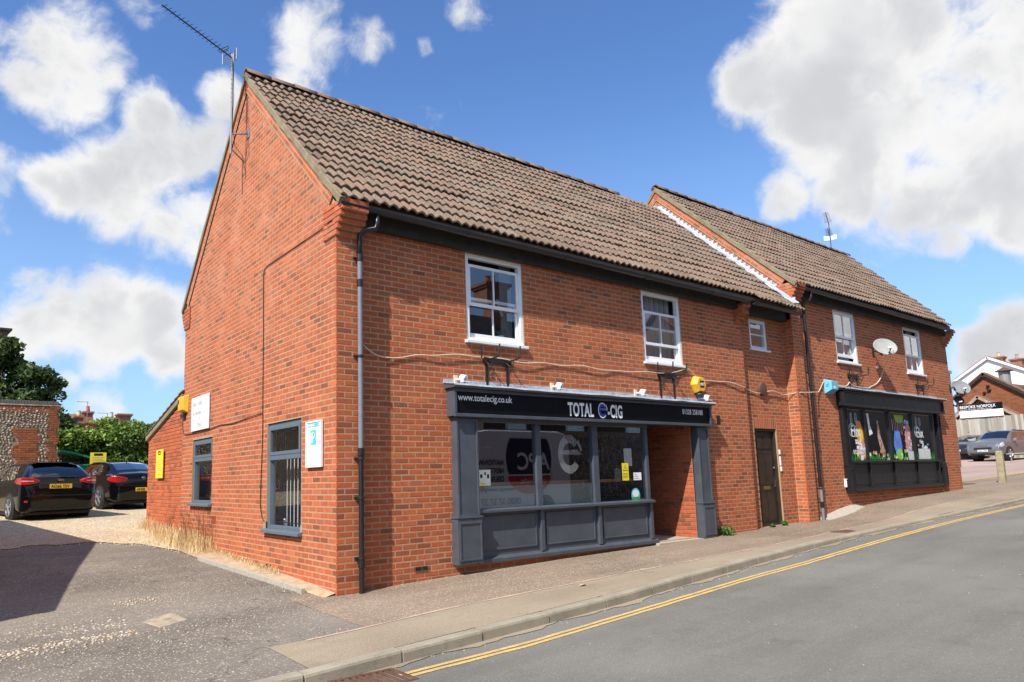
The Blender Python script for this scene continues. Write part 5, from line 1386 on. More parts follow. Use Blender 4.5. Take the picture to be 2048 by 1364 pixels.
# --- cables
def cable(name, label, pts, r, matn, wave=False):
    P = []
    for i in range(len(pts)-1):
        a, b = Vector(pts[i]), Vector(pts[i+1]); n = max(2, int((b-a).length/.12))
        for k in range(n): P.append(a.lerp(b, k/n))
    P.append(Vector(pts[-1]))
    # relax so that the run sags and bends like a loose cable
    for _ in range(2): P = [P[0]] + [(P[i-1]+P[i]*2+P[i+1])/4 for i in range(1, len(P)-1)] + [P[-1]]
    if wave: P = [Vector((q.x, q.y-.012-.012*math.sin(4.3*q.x), q.z+.016*math.sin(3.1*q.x+1)+.010*math.sin(7.3*q.x))) for q in P]
    return tag(MB().tube(P, r, 6).build(name, matn, smooth=True), label, 'cable')
yc = WY-.016
cable('cable', 'cream cable running along the front wall from the first downpipe to the yellow alarm box',
      [(.42, WY-.02, 3.10), (.60, yc, 3.0), (.75, yc, 2.99), (1.05, yc, 2.985), (1.25, yc, 3.09), (1.5, yc, 3.085), (2.4, yc, 3.115), (2.7, yc-.02, 3.125), (3.2, yc, 3.12), (3.6, yc, 3.13), (4.1, yc, 3.115), (4.6, yc, 3.14), (5.3, yc, 3.135), (5.9, yc, 3.15), (6.4, yc, 3.14), (6.75, yc-.03, 3.19), (7.1, yc-.02, 3.22), (7.35, yc, 3.33), (7.46, yc, 3.36), (7.62, yc, 3.22), (7.72, yc, 3.15)], .009, 'cream_cable', True)
cable('cable', 'cream cable running past the side door from the yellow box to the blue alarm box',
      [(7.85, yc, 3.10), (8.1, yc, 3.11), (8.4, yc, 3.13), (8.9, yc, 3.13), (9.42, yc, 3.09), (9.5, LY-.02, 3.07), (9.9, LY-.02, 3.0), (10.2, LY-.03, 2.98), (10.5, LY-.02, 3.06), (10.8, LY-.02, 3.06), (11.1, LY-.02, 3.02), (11.27, LY-.06, 3.05), (11.28, -.02, 3.06), (11.7, -.02, 3.08), (11.85, -.07, 3.10), (12.0, -.01, 3.08), (12.3, yc, 3.08), (12.45, yc, 3.12), (12.62, yc, 3.33), (12.76, yc, 3.44), (13.05, yc, 3.44)], .010, 'cream_cable', True)
cable('cable', 'cream cable looping from the blue alarm box up to the pale satellite dish',
      [(13.1, yc, 3.36), (13.4, yc, 3.34), (13.8, yc, 3.33), (14.0, yc, 3.42), (14.02, yc, 3.50), (14.06, yc, 3.40), (14.5, yc, 3.36), (14.9, yc, 3.38), (15.1, yc, 3.36), (15.12, yc, 3.42), (15.4, yc, 3.46), (15.75, yc, 3.62), (15.85, yc-.06, 3.86), (15.75, yc-.25, 4.12), (15.45, yc-.52, 4.32)], .012, 'cream_cable')
cable('cable', 'thin black cable climbing the gable wall from the large window and along to the corner',
      [(-.012, 2.30, .80), (-.012, 2.40, .86), (-.012, 2.47, 1.0), (-.012, 2.44, 1.5), (-.012, 2.40, 2.2), (-.012, 2.42, 2.45), (-.012, 2.43, 3.6), (-.012, 2.46, 4.66), (-.012, 2.40, 4.705), (-.012, 1.2, 4.705), (-.012, .35, 4.705), (-.030, .05, 4.715)], .0065, 'iron_black')
cable('cable', 'thin black cable branching along the gable wall to the small yellow alarm box',
      [(-.014, 2.41, 2.42), (-.014, 3.0, 2.40), (-.014, 3.8, 2.36), (-.014, 4.4, 2.39), (-.014, 5.0, 2.345), (-.014, 5.9, 2.34), (-.014, 6.7, 2.35), (-.014, 6.72, 2.72)], .0065, 'iron_black')
tag(MB().lathe([(.15, LY-.002), (.15, LY-.03), (.13, LY-.06), (.05, LY-.07)], (10.22, 0, 3.10), 'Y', 18).build('wall_fitting', 'rusty_iron'), 'round rusty wall fitting on the brickwork between side door and small window', 'wall fitting')
tag(MB().box(15.62, 15.68, WY-.05, WY-.002, 3.93, 4.0).build('junction_box', 'white_paint', bevel=.006), 'tiny white junction box on the brick below the satellite dish', 'junction box')
# --- satellite dishes
def sat_dish(name, label, foot, centre, aim, rx, rz, matn, lnb=True, group=None):
    t = thing(name, label, 'satellite dish', foot, 0, group)
    c = Vector(centre); f = Vector(aim).normalized(); r = f.cross(Vector((0, 0, 1))).normalized(); u = r.cross(f).normalized()
    m = MB(); rings = []; n = 28; dep = .16*rx
    for k, q in enumerate((0.001, .25, .5, .75, .93, 1.0, 1.0, .93, .5, .001)):
        back = k > 5; off = dep*(q*q-1) - (.012 if back else 0)
        rings.append([tuple(c + r*(rx*q*math.cos(2*math.pi*i/n)) + u*(rz*q*math.sin(2*math.pi*i/n)) + f*off) for i in range(n)])
    m.loft(rings, True, False); d = m.build('reflector', matn, t, smooth=True)
    hub = c - f*(dep+.03)
    m = MB(); m.tube([foot, tuple(Vector(foot)+Vector((0, -.10, .02))), tuple(hub - f*.10 + Vector((0, 0, -.12))), tuple(hub - f*.04)], .022, 8); m.tube([tuple(hub - u*.14 - f*.02), tuple(hub + u*.14 - f*.02)], .02, 8); m.build('mount_arm', 'iron_black', t)
    MB().box(foot[0]-.05, foot[0]+.05, foot[1]-.012, foot[1], foot[2]-.13, foot[2]+.10).build('wall_plate', 'iron_black', t)
    if lnb:
        tip = c + f*rx*.55 - u*rz*.55
        MB().tube([tuple(c - u*rz*.98 - f*dep*.1), tuple(tip)], .012, 8).build('feed_arm', 'iron_black', t)
        m = MB(); m.tube([tuple(tip - f*.05), tuple(tip - f*.10 + u*.03)], .032, 10); m.tube([tuple(tip + f*.0), tuple(tip - f*.05)], [.02, .03], 10); m.build('receiver', 'white_paint', t, smooth=True)
    return t
sat_dish('satellite_dish', 'large oval pale satellite dish on the far building between the two upper windows', (15.55, WY, 4.36), (15.42, -.25, 4.43), (-.50, -.76, .42), .31, .25, 'dish')
sat_dish('satellite_dish', 'grey satellite dish projecting from the far corner of the far building', (20.54, WY, 3.68), (20.90, -.06, 3.72), (-.50, -.76, .42), .30, .24, 'dish_grey')
sat_dish('satellite_dish', 'small dark satellite dish below the grey one at the far corner', (20.56, .4, 3.28), (20.98, .05, 3.33), (-.55, -.76, .35), .15, .14, 'iron_black')
# --- television aerials
def yagi(m, mp, base, end, n, el, vert=False):
    a, b = Vector(base), Vector(end); d = (b-a).normalized(); s = d.cross(Vector((0, 0, 1))).normalized()
    m.tube([tuple(a), tuple(b)], .011, 6)
    for k in range(n):
        p = a.lerp(b, (k+1.2)/(n+.8)); w = el*(1-.25*k/n); m.tube([tuple(p-s*w+Vector((0, 0, .012))), tuple(p+s*w+Vector((0, 0, .012)))], .0055, 4)
t = thing('television_aerial', 'long television aerial on a tall mast fixed to the near gable', 'aerial', (-.30, 3.27, 6.86))
m = MB(); m.tube([(-.30, 3.262, 6.86), (-.30, 3.275, 8.66)], .019, 8); mast = m.build('mast', 'galv', t)
m = MB(); m.tube([(-.30, 3.262, 7.21), (-.002, 3.262, 7.30)], .014, 6); m.box(-.015, -.001, 3.20, 3.32, 7.22, 7.38); m.build('wall_bracket', 'galv', t); MB().tube([(-.30, 3.262, 6.95), (-.002, 3.50, 6.90)], .012, 6).build('wall_bracket', 'galv', t)
m = MB(); yagi(m, None, (-.30, 3.275, 8.60), (-1.62, 2.62, 8.66), 17, .085); m.build('boom', 'iron_black', t)
m = MB(); d = Vector((-1.32, -.65, 0)).normalized(); s = d.cross(Vector((0, 0, 1)))
for sg in (-1, 1):
    for k in range(6):
        a = Vector((-.30, 3.275, 8.60)) - d*.0 + s*sg*(.02) + Vector((0, 0, -.09+.036*k)); m.tube([tuple(a), tuple(a + s*sg*.16 + d*.07)], .005, 4)
    for q in (.02, .16):
        p = Vector((-.30, 3.275, 8.60)) + s*sg*q + d*(.07*(q > .1)); m.tube([tuple(p+Vector((0, 0, -.1))), tuple(p+Vector((0, 0, .1)))], .006, 4)
m.build('reflector', 'galv', t)
m = MB(); c = Vector((-.30, 3.275, 8.60)) + d*.20 + Vector((0, 0, .03))
for sg in (-1, 1): m.tube([tuple(c), tuple(c+s*sg*.10), tuple(c+s*sg*.11+Vector((0, 0, .03))), tuple(c+s*sg*.10+Vector((0, 0, .05))), tuple(c+Vector((0, 0, .05)))], .006, 5)
m.build('dipole', 'iron_black', t)
MB().tube([(-.285, 3.265, 8.5), (-.275, 3.25, 7.9), (-.28, 3.28, 7.4), (-.20, 3.35, 7.05), (-.02, 3.5, 7.0), (-.012, 3.5, 6.3)], .006, 5).build('cable', 'iron_black', t)
t = thing('television_aerial', 'television aerial with two booms on the ridge of the far building', 'aerial', (21.1, 3.35, 9.0))
m = MB(); m.tube([(21.1, 3.35, 8.9), (21.1, 3.35, 10.06)], .018, 8); m.build('mast', 'galv', t)
for z, L in ((10.0, 1.25), (9.50, 1.0)):
    m = MB(); yagi(m, None, (21.1, 3.35, z), (21.1-L*.93, 3.35-L*.36, z+.02), 9, .11); m.build('boom', 'iron_black', t)
m = MB(); s_ = Vector((-.36, .93, 0))
for sg in (-1, 1):
    a = Vector((21.12, 3.35, 9.40)); b = a+s_*.2*sg-Vector((.93, .36, 0))*.05
    m.add([tuple(a+s_*.02*sg), tuple(b), tuple(b+Vector((0, 0, .16))), tuple(a+s_*.02*sg+Vector((0, 0, .16)))], [(0, 1, 2, 3)])
m.build('reflector', 'white_paint', t)
# --- orchid behind the first window
t = thing('orchid', 'potted white orchid standing behind the first upper window', 'plant', (3.0, .33, 3.42))
MB().lathe([(.05, 3.42), (.065, 3.54)], (3.0, .33, 0), 'Z', 12).build('pot', 'white_paint', t)
MB().tube([(3.0, .33, 3.5), (3.01, .32, 3.8), (2.98, .30, 4.0), (2.92, .29, 4.1)], .006, 6).build('stem', 'weed', t)
m = MB()
for a in range(5):
    w = a*1.26; m.quad((3.0, .33, 3.55), (3.0+.08*math.cos(w)+.02, .33+.05*math.sin(w), 3.62), (3.0+.16*math.cos(w), .33+.10*math.sin(w), 3.58), (3.0+.08*math.cos(w)-.02, .33+.05*math.sin(w), 3.60))
m.build('leaves', 'weed', t)
m = MB()
for k in range(5):
    c = (2.93+.02*k, .30, 4.08-.05*k)
    for a in range(5): w = a*1.256; m.add([c, (c[0]+.035*math.cos(w), c[1]-.01, c[2]+.035*math.sin(w)), (c[0]+.035*math.cos(w+.7), c[1]-.01, c[2]+.035*math.sin(w+.7))], [(0, 1, 2)])
m.build('flowers', 'white_letter', t)
# --- drain grate and manhole
t = thing('drain_grate', 'rusty iron drain grate in the gutter at the start of the yellow lines', 'drain', (-1.1, -2.85, road_z(-1.1, -2.85)))
zg = road_z(-1.1, -2.8)+.006
m = MB(); m.box(-1.42, -.84, -3.06, -3.02, zg-.05, zg+.012).box(-1.42, -.84, -2.68, -2.64, zg-.05, zg+.012).box(-1.42, -1.38, -3.02, -2.68, zg-.05, zg+.012).box(-.88, -.84, -3.02, -2.68, zg-.05, zg+.012); m.build('frame', 'rusty_iron', t, bevel=.004)
for k in range(8): x = -1.36+.061*k; MB().box(x, x+.036, -3.02, -2.68, zg-.04, zg+.008).build('bar', 'rusty_iron', t, bevel=.003)
MB().box(-1.40, -.86, -3.04, -2.66, zg-.3, zg-.045).build('pit', 'letter_black', t)
mh = [(-2.12, .26), (-2.03, -.10), (-1.72, .06), (-1.78, .47)]; gz = lambda x, y: ground_z(x, y)
m = MB(); m.loft([[(x, y, gz(x, y)-.05) for x, y in mh], [(x, y, gz(x, y)+.008) for x, y in mh], [(x*.985-.028, y*.96+.007, gz(x, y)+.013) for x, y in mh]]); tag(m.build('manhole_cover', 'stone'), 'tan rectangular access cover set into the yard tarmac', 'manhole cover')
zz = ground_z(8.9, -1.7)
tag(MB().box(9.2, 9.75, -1.72, -1.42, ground_z(9.5, -1.57)-.02, ground_z(9.5, -1.57)+.012).build('inspection_cover', 'rusty_iron', bevel=.004), 'grey metal inspection cover in the pavement by the dropped kerb', 'manhole cover')
# --- bollard post
px_, py_ = 24.6, .26; zp = ground_z(px_, py_)
m = MB(); rings = []
for z, s, lean in ((-.2, .10, 0), (.5, .098, .01), (.9, .095, .02), (1.02, .090, .022), (1.05, .06, .022)): rings.append([(px_+lean+s*a, py_+s*b, zp+z) for a, b in ((-1, -.8), (-.8, -1), (.8, -1), (1, -.8), (1, .8), (.8, 1), (-.8, 1), (-1, .8))])
t = thing('bollard', 'weathered square wooden bollard post at the car park entrance', 'bollard', (px_, py_, zp)); m.loft(rings).build('post', 'post_wood', t)
MB().lathe([(.012, -.001), (.012, -.1)], (px_-.02, py_-.0, zp+.80), 'Y', 8).build('bolt_hole', 'letter_black', t)
# ---------------------------------------------------------------- foliage helpers
def leaves(name, centres, radii, counts, size, matn, parent, seed=1, shell=.55, up=.4, kind='stuff', aspect=.6):
    g = np.random.default_rng(seed); P = []
    for c, r, n in zip(centres, radii, counts):
        d = g.normal(size=(n, 3)); d /= np.linalg.norm(d, axis=1)[:, None]
        q = (shell + (1-shell)*g.uniform(0, 1, n)**.7)
        P.append(np.array(c) + d*q[:, None]*np.array(r))
    P = np.concatenate(P); n = len(P)
    nrm = g.normal(size=(n, 3)) + np.array([0, -.2, up*2]); nrm /= np.linalg.norm(nrm, axis=1)[:, None]
    a = np.cross(nrm, g.normal(size=(n, 3))); a /= np.linalg.norm(a, axis=1)[:, None]; b = np.cross(nrm, a)
    s = size*g.uniform(.6, 1.35, n)[:, None]
    bend = nrm*s*.18
    V = np.stack([P - a*s, P - b*s*aspect + bend, P + a*s, P + b*s*aspect + bend], 1).reshape(-1, 3)
    F = np.arange(4*n).reshape(-1, 4)
    o = np_mesh(name, V, F, matn, parent, tint=g.uniform(0, .999, n)); o['kind'] = kind; return o
def blades(name, pts, h, w, matn, parent=None, seed=1, lean=.5, kind='stuff'):
    g = np.random.default_rng(seed); P = np.asarray(pts, float); n = len(P)
    ang = g.uniform(0, 6.283, n); hh = h*g.uniform(.45, 1.15, n); le = lean*g.uniform(0, 1, n)*hh
    dx, dy = np.cos(ang), np.sin(ang); ww = w*g.uniform(.6, 1.3, n)
    side = np.stack([-dy*ww, dx*ww, np.zeros(n)], 1)
    mid = P + np.stack([dx*le*.35, dy*le*.35, hh*.6], 1); top = P + np.stack([dx*le, dy*le, hh], 1)
    V = np.stack([P-side, P+side, mid+side*.7, mid-side*.7, top+side*.15, top-side*.15], 1).reshape(-1, 3)
    F = np.concatenate([np.array([[0, 1, 2, 3], [3, 2, 4, 5]])+6*i for i in range(n)])
    o = np_mesh(name, V, F, matn, parent, tint=np.repeat(g.uniform(0, .999, n), 2)); o['kind'] = kind; return o
# dry grass at the gable foot
g = np.random.default_rng(12); pts = []
for _ in range(2000):
    y = g.choice([g.normal(6.3, .7), g.normal(5.3, .5), g.uniform(4.3, 9.5)]); y = min(max(y, 4.2), 9.6); x = -.03-abs(g.normal(0, .20 if y < 7.4 else .10)); pts.append((x, y, ground_z(x, y)+.01))
for _ in range(500):
    y = g.uniform(1.6, 4.3); x = -.02-abs(g.normal(0, .05)); pts.append((x, y, ground_z(x, y)+.03))
pts = np.array(pts); near = pts[:, 1] < 4.3
o = blades('dry_grass', pts[~near], .27, .0045, 'dry_grass', seed=2, lean=.8); tag(o, 'straw coloured dry grass along the foot of the lean-to wall', 'grass', kind='stuff')
o = blades('dry_grass', pts[near], .09, .005, 'dry_grass', seed=3, lean=1.2); tag(o, 'short dry grass tufts along the foot of the gable wall', 'grass', kind='stuff')
pts = []
for cx, cy in ((-.16, 5.2), (-.12, 4.9), (-.20, 5.6), (-.10, 4.6), (-.22, 6.6), (-.15, 6.0)):
    for _ in range(7): x = cx+g.normal(0, .05); y = cy+g.normal(0, .08); pts.append((x, y, ground_z(x, y)))
t = thing('dead_weed', 'tall brown dead weed stems against the gable wall', 'weed', (-.16, 5.2, ground_z(-.16, 5.2)))
m = MB()
for (x, y, z) in pts:
    a = random.uniform(0, 6.28); h = random.uniform(.45, .85); l = random.uniform(.05, .22)
    P = [(x, y, z), (x+l*.3*math.cos(a), y+l*.3*math.sin(a), z+h*.5), (x+l*math.cos(a), y+l*math.sin(a), z+h)]; m.tube(P, [.004, .003, .0015], 4)
    for k in range(5):
        q = .5+.5*k/5; bx, by, bz = x+l*q*math.cos(a), y+l*q*math.sin(a), z+h*q; aa = random.uniform(0, 6.28); m.tube([(bx, by, bz), (bx+.05*math.cos(aa), by+.05*math.sin(aa), bz+.07)], [.002, .001], 4)
plain('dead_stem', (.20, .085, .035), .9, var=.3); o = m.build('stems', 'dead_stem', t); o['kind'] = 'stuff'
# green weeds on the pavement
def weed(x, y, r, n, label, seed):
    z = ground_z(x, y); t = thing('weed', label, 'weed', (x, y, z)); leaves('leaves', [(x, y, z+r*.45)], [(r, r*.8, r*.55)], [n], .035, 'weed', t, seed, .2, .8)
    m = MB()
    for k in range(5): a = k*1.256; m.tube([(x, y, z), (x+r*.6*math.cos(a), y+r*.5*math.sin(a), z+r*.5)], .004, 4)
    m.build('stems', 'weed', t)
weed(8.15, -.02, .20, 160, 'green weed growing at the wall foot right of the shop entrance', 21)
weed(10.45, .10, .10, 60, 'small green weed in front of the side door step', 22); weed(10.0, .12, .07, 40, 'tiny green weed at the left of the side door step', 23)
# fallen leaf
tag(MB().add([(2.35, -1.72, ground_z(2.35, -1.72)+.012), (2.40, -1.76, ground_z(2.4, -1.76)+.03), (2.47, -1.73, ground_z(2.4, -1.73)+.014), (2.41, -1.69, ground_z(2.4, -1.69)+.026)], [(0, 1, 2, 3)]).build('fallen_leaf', 'ochre'), 'single dry fallen leaf on the pavement', 'leaf')

# ---------------------------------------------------------------- cars
def lerp_tab(tab, y):
    ys = [r[0] for r in tab]; return [float(np.interp(y, ys, [r[k] for r in tab])) for k in range(1, len(tab[0]))]
def smooth_tab(tab, n=70):
    ys = np.linspace(tab[0][0], tab[-1][0], n); A_ = np.array([lerp_tab(tab, y) for y in ys])
    for _ in range(3):
        B_ = A_.copy(); B_[1:-1] = (A_[:-2]+2*A_[1:-1]+A_[2:])/4; A_ = B_
    return ys, A_
SEC = [0, .16, .30, .44, .50, .58, .66, .74, .80, .86, .93, 1.0]
def section(a):
    zs, w0, w1, zb, w2, zr = a
    K = [(0, (0.0, zs)), (.16, (w0*.93, zs)), (.22, (w0, zs+.05)), (.36, (w1, zs+(zb-zs)*.55)), (.44, (w1*.995, zs+(zb-zs)*.82)), (.50, (w1*.965, zb)), (.52, (w1*.945, zb+.012)),
         (.78, (w2, zr-.085)), (.82, (w2*.95, zr-.045)), (.88, (w2*.80, zr-.012)), (1.0, (0.0, zr+.012))]
    s = np.linspace(0, 1, 45); xs = np.interp(s, [k[0] for k in K], [k[1][0] for k in K]); zz = np.interp(s, [k[0] for k in K], [k[1][1] for k in K])
    for _ in range(2):
        q = zz.copy(); q[1:-1] = (zz[:-2]+2*zz[1:-1]+zz[2:])/4; r = xs.copy(); r[1:-1] = (xs[:-2]+2*xs[1:-1]+xs[2:])/4; zz, xs = q, r
    return s, xs, zz
def car(name, label, tab, paint, loc, rz, wheels, spec):
    t = thing(name, label, 'car', loc, rz); t['local_frame'] = 1
    ys, A_ = smooth_tab(tab); S = None; G = []
    for y, a in zip(ys, A_): S, xs, zz = section(a); G.append(np.stack([xs, np.full_like(xs, y), zz], 1))
    G = np.array(G); ny, ns = G.shape[:2]
    full = np.concatenate([G, (G*np.array([-1, 1, 1]))[:, ::-1][:, 1:]], 1); nf = full.shape[1]
    V = full.reshape(-1, 3); F = []
    for i in range(ny-1):
        for j in range(nf-1): F.append((i*nf+j, i*nf+j+1, (i+1)*nf+j+1, (i+1)*nf+j))
    F.append(tuple(range(nf-1, -1, -1))); F.append(tuple(range((ny-1)*nf, ny*nf)))
    m = MB(); m.v = [tuple(v) for v in V]; m.f = F
    body = m.build('body', paint, t, local=True, smooth=True)
    # normals for offsetting patches
    du = np.gradient(G, axis=0); dv = np.gradient(G, axis=1); nn = np.cross(dv, du); nn /= (np.linalg.norm(nn, axis=2)[..., None]+1e-9)
    outw = G - np.array([0, 0, .7]); sg = np.sign((nn*np.stack([G[..., 0], G[..., 1]*.2, G[..., 2]-.8], -1)).sum(-1, keepdims=True)); nn = nn*np.where(sg == 0, 1, sg)
    def patch(y0, y1, s0, s1, matn, nm, off=.006, sides=(1, -1), parent=None, whole=False, shrink=None):
        yy = np.linspace(y0, y1, max(3, int(abs(y1-y0)/.06)+2)); ss = np.linspace(s0, s1, max(3, int((s1-s0)/.025)+2))
        for side in sides:
            rows = []
            for b, s in enumerate(ss):
                row = []
                e = shrink(b/(len(ss)-1)) if shrink else (0, 0)
                for y in np.linspace(y0+e[0], y1+e[1], len(yy)):
                    fy = np.clip((y-ys[0])/(ys[-1]-ys[0])*(ny-1), 0, ny-1.001); fs = np.clip(s*(ns-1), 0, ns-1.001); i, j = int(fy), int(fs); p, q = fy-i, fs-j
                    bl = lambda Z: (Z[i, j]*(1-p)*(1-q)+Z[i+1, j]*p*(1-q)+Z[i, j+1]*(1-p)*q+Z[i+1, j+1]*p*q)
                    pt = bl(G)+bl(nn)*off; row.append((pt[0]*side, pt[1], pt[2]))
                rows.append(row)
            if whole: rows = rows + [[(-x, y, z) for (x, y, z) in r] for r in rows[::-1]]
            m = MB(); n = len(rows[0]); m.v = [p for r in rows for p in r]; m.f = [(k*n+i, k*n+i+1, (k+1)*n+i+1, (k+1)*n+i) for k in range(len(rows)-1) for i in range(n-1)]
            m.build(nm, matn, parent or body, local=True, smooth=True)
            if whole: break
    for (y, r, x) in wheels:
        for sd in (-1, 1):
            X = sd*x
            MB().lathe([(r*1.14, X-sd*.30), (r*1.14, X+sd*.040), (r*1.08, X+sd*.046)], (0, y, r), 'X', 24).build('wheel_arch', 'trim_black', body, local=True)
            m = MB().lathe([(r*.66, X-sd*.20), (r*.95, X-sd*.20), (r, X-sd*.16), (r, X+sd*.01), (r*.95, X+sd*.055), (r*.68, X+sd*.062)], (0, y, r), 'X', 28); w = m.build('wheel', 'rubber', t, local=True, smooth=True)
            m = MB().lathe([(.01, X+sd*.02), (r*.60, X+sd*.02), (r*.68, X+sd*.066), (r*.64, X+sd*.070), (r*.58, X+sd*.03)], (0, y, r), 'X', 24)
            for k in range(5):
                a = 2*math.pi*k/5+.3
                for da in (-.16, .16):
                    m.tube([(X+sd*.055, y+r*.10*math.cos(a), r+r*.10*math.sin(a)), (X+sd*.062, y+r*.62*math.cos(a+da), r+r*.62*math.sin(a+da))], [r*.07, r*.055], 6)
            m.lathe([(r*.15, X+sd*.04), (r*.12, X+sd*.072)], (0, y, r), 'X', 12); m.build('rim', 'alloy', w, local=True)
    spec(t, body, patch); del t['local_frame']
    return t
def plate(t, y, z, txt, matn, fwd, w=.52, x=0.0):
    s = 1 if fwd else -1
    p = MB().box(x-w/2, x+w/2, y-.008, y+.008, z-.055, z+.055).build('number_plate', matn, t, local=True, bevel=.003)
    u = (-1, 0, 0) if fwd else (1, 0, 0)
    me = text_mesh(txt, .105, 'letter_black', t, frame_mtx((x+(.235 if fwd else -.235), y+s*.0095, z-.037), u, (0, 0, 1)), name='registration', bold=.002, sx=.92)
HATCH = [(-2.18, .28, .66, .72, .60, .64, .70), (-2.14, .19, .80, .85, .78, .80, .88), (-2.10, .17, .86, .89, .93, .78, 1.01), (-2.02, .18, .88, .905, .975, .72, 1.13), (-1.90, .19, .89, .91, .985, .66, 1.27), (-1.72, .20, .89, .91, .98, .61, 1.39), (-1.5, .21, .89, .91, .975, .59, 1.445), (-1.0, .21, .89, .91, .965, .575, 1.475), (-.4, .21, .89, .91, .95, .57, 1.485), (.1, .21, .89, .91, .945, .57, 1.475),
         (.45, .21, .89, .915, .93, .58, 1.43), (1.05, .21, .89, .91, .92, .64, 1.12), (1.25, .22, .89, .905, .905, .74, 1.0), (1.75, .24, .88, .885, .82, .72, .88), (2.08, .28, .80, .83, .68, .64, .73), (2.18, .40, .66, .70, .56, .52, .60)]
def focus_spec(t, body, patch):
    patch(-2.055, -1.66, .79, 1.0, 'car_glass', 'rear_window', .010, (1,), None, True, lambda q: (.03*(1-q), -.02*(1-q)))
    patch(-1.25, -.20, .54, .765, 'car_glass', 'side_window', .006, (1, -1), None, False, lambda q: (.42*q-.12, 0)); patch(-.12, .95, .54, .765, 'car_glass', 'side_window', .006, (1, -1), None, False, lambda q: (0, -.62*q)); patch(.52, 1.10, .80, 1.0, 'car_glass', 'windscreen', .006, (1,), None, True)
    for sd in (-1, 1):
        path = [(.54, -2.145, .93, .99), (.63, -2.145, .90, 1.03), (.76, -2.12, .88, 1.055), (.88, -2.05, .88, 1.06), (.935, -1.92, .90, 1.045), (.935, -1.74, .95, .99)]
        MB().loft([[(sd*x, y, a), (sd*x, y, b), (sd*(x-.08), y+.07, b), (sd*(x-.08), y+.07, a)] for x, y, a, b in path]).build('tail_light', 'lamp_red', body, local=True, bevel=.008)
        MB().loft([[(sd*x, y-.004, (a+b)/2-.012), (sd*x, y-.004, (a+b)/2+.012), (sd*(x-.05), y+.05, (a+b)/2+.012), (sd*(x-.05), y+.05, (a+b)/2-.012)] for x, y, a, b in path[1:4]]).build('lamp_lens', 'lamp_clear', body, local=True)
    MB().box(-.80, .80, -2.185, -2.05, .585, .615).build('bumper_lip', 'car_black', body, local=True, bevel=.012)
    MB().box(-.78, .78, -1.95, 1.9, .13, .26).build('underbody', 'trim_black', body, local=True)
    MB().box(-.50, .50, -2.15, -2.09, .745, .925).build('plate_recess', 'trim_black', body, local=True, bevel=.02)
    for sd in (-1, 1):
        MB().box(sd*.70-.11, sd*.70+.11, -2.16, -2.10, .44, .49).build('reflector', 'lamp_red', body, local=True, bevel=.01)
        MB().loft([[(sd*.90, .70, .93), (sd*.90, .86, .93), (sd*.90, .84, 1.06), (sd*.90, .72, 1.06)], [(sd*1.06, .68, .95), (sd*1.06, .80, .95), (sd*1.06, .79, 1.08), (sd*1.06, .70, 1.08)]]).build('door_mirror', 'car_black', body, local=True, bevel=.02)
    MB().box(-.70, .70, -2.165, -2.0, .24, .42).build('bumper_valance', 'trim_black', body, local=True, bevel=.03)
    MB().box(-.56, .56, -1.80, -1.50, 1.430, 1.442).build('spoiler', 'car_black', body, local=True, bevel=.012)
    MB().tube([(.0, -2.075, 1.07), (.22, -2.08, 1.065), (.36, -2.075, 1.07)], .014, 6).build('wiper', 'trim_black', body, local=True)
    m = MB().lathe([(.01, -2.112), (.075, -2.112), (.078, -2.10)], (0, 0, 0), 'Y', 20); m.v = [(x, y-.03, z*.42+.985) for x, y, z in m.v]; m.build('badge', 'chrome', body, local=True)
    plate(t, -2.16, .83, 'AO66 TSV', 'plate_yellow', False)
    vt = text_mesh('FOCUS', .055, 'chrome', t, frame_mtx((-.62, -2.165, .665), (1, 0, 0), (0, 0, 1)), name='model_badge', bold=.001)
    MB().tube([(.0, -1.35, 1.46), (.0, -1.50, 1.66)], .006, 6).build('aerial', 'trim_black', body, local=True)
def place_z(x, y, wb=1.3): return ground_z(min(x, -.01), y) if x < 12 else ground_z(x, y)
fx, fy = -1.79, 14.71
car('parked_car', 'black hatchback parked rear end towards the camera on the gravel', HATCH, 'car_black', (fx, fy, ground_z(fx, 13.6)-.02), .20, [(-1.33, .325, .865), (1.32, .325, .865)], focus_spec)
SEDAN = [(-2.40, .28, .66, .72, .62, .62, .74), (-2.34, .19, .82, .86, .80, .74, .95), (-2.26, .21, .87, .90, .95, .74, 1.02), (-1.95, .24, .89, .91, .985, .72, 1.08), (-1.62, .23, .90, .915, .985, .66, 1.22), (-1.20, .22, .90, .915, .98, .60, 1.39), (-.6, .21, .90, .915, .965, .60, 1.46), (.2, .21, .90, .915, .95, .60, 1.46), (.55, .21, .90, .915, .94, .60, 1.40), (1.15, .22, .90, .91, .93, .66, 1.08), (1.35, .22, .90, .905, .92, .76, 1.0), (2.0, .25, .88, .885, .83, .72, .88), (2.32, .28, .80, .83, .68, .64, .73), (2.40, .40, .66, .70, .56, .52, .60)]
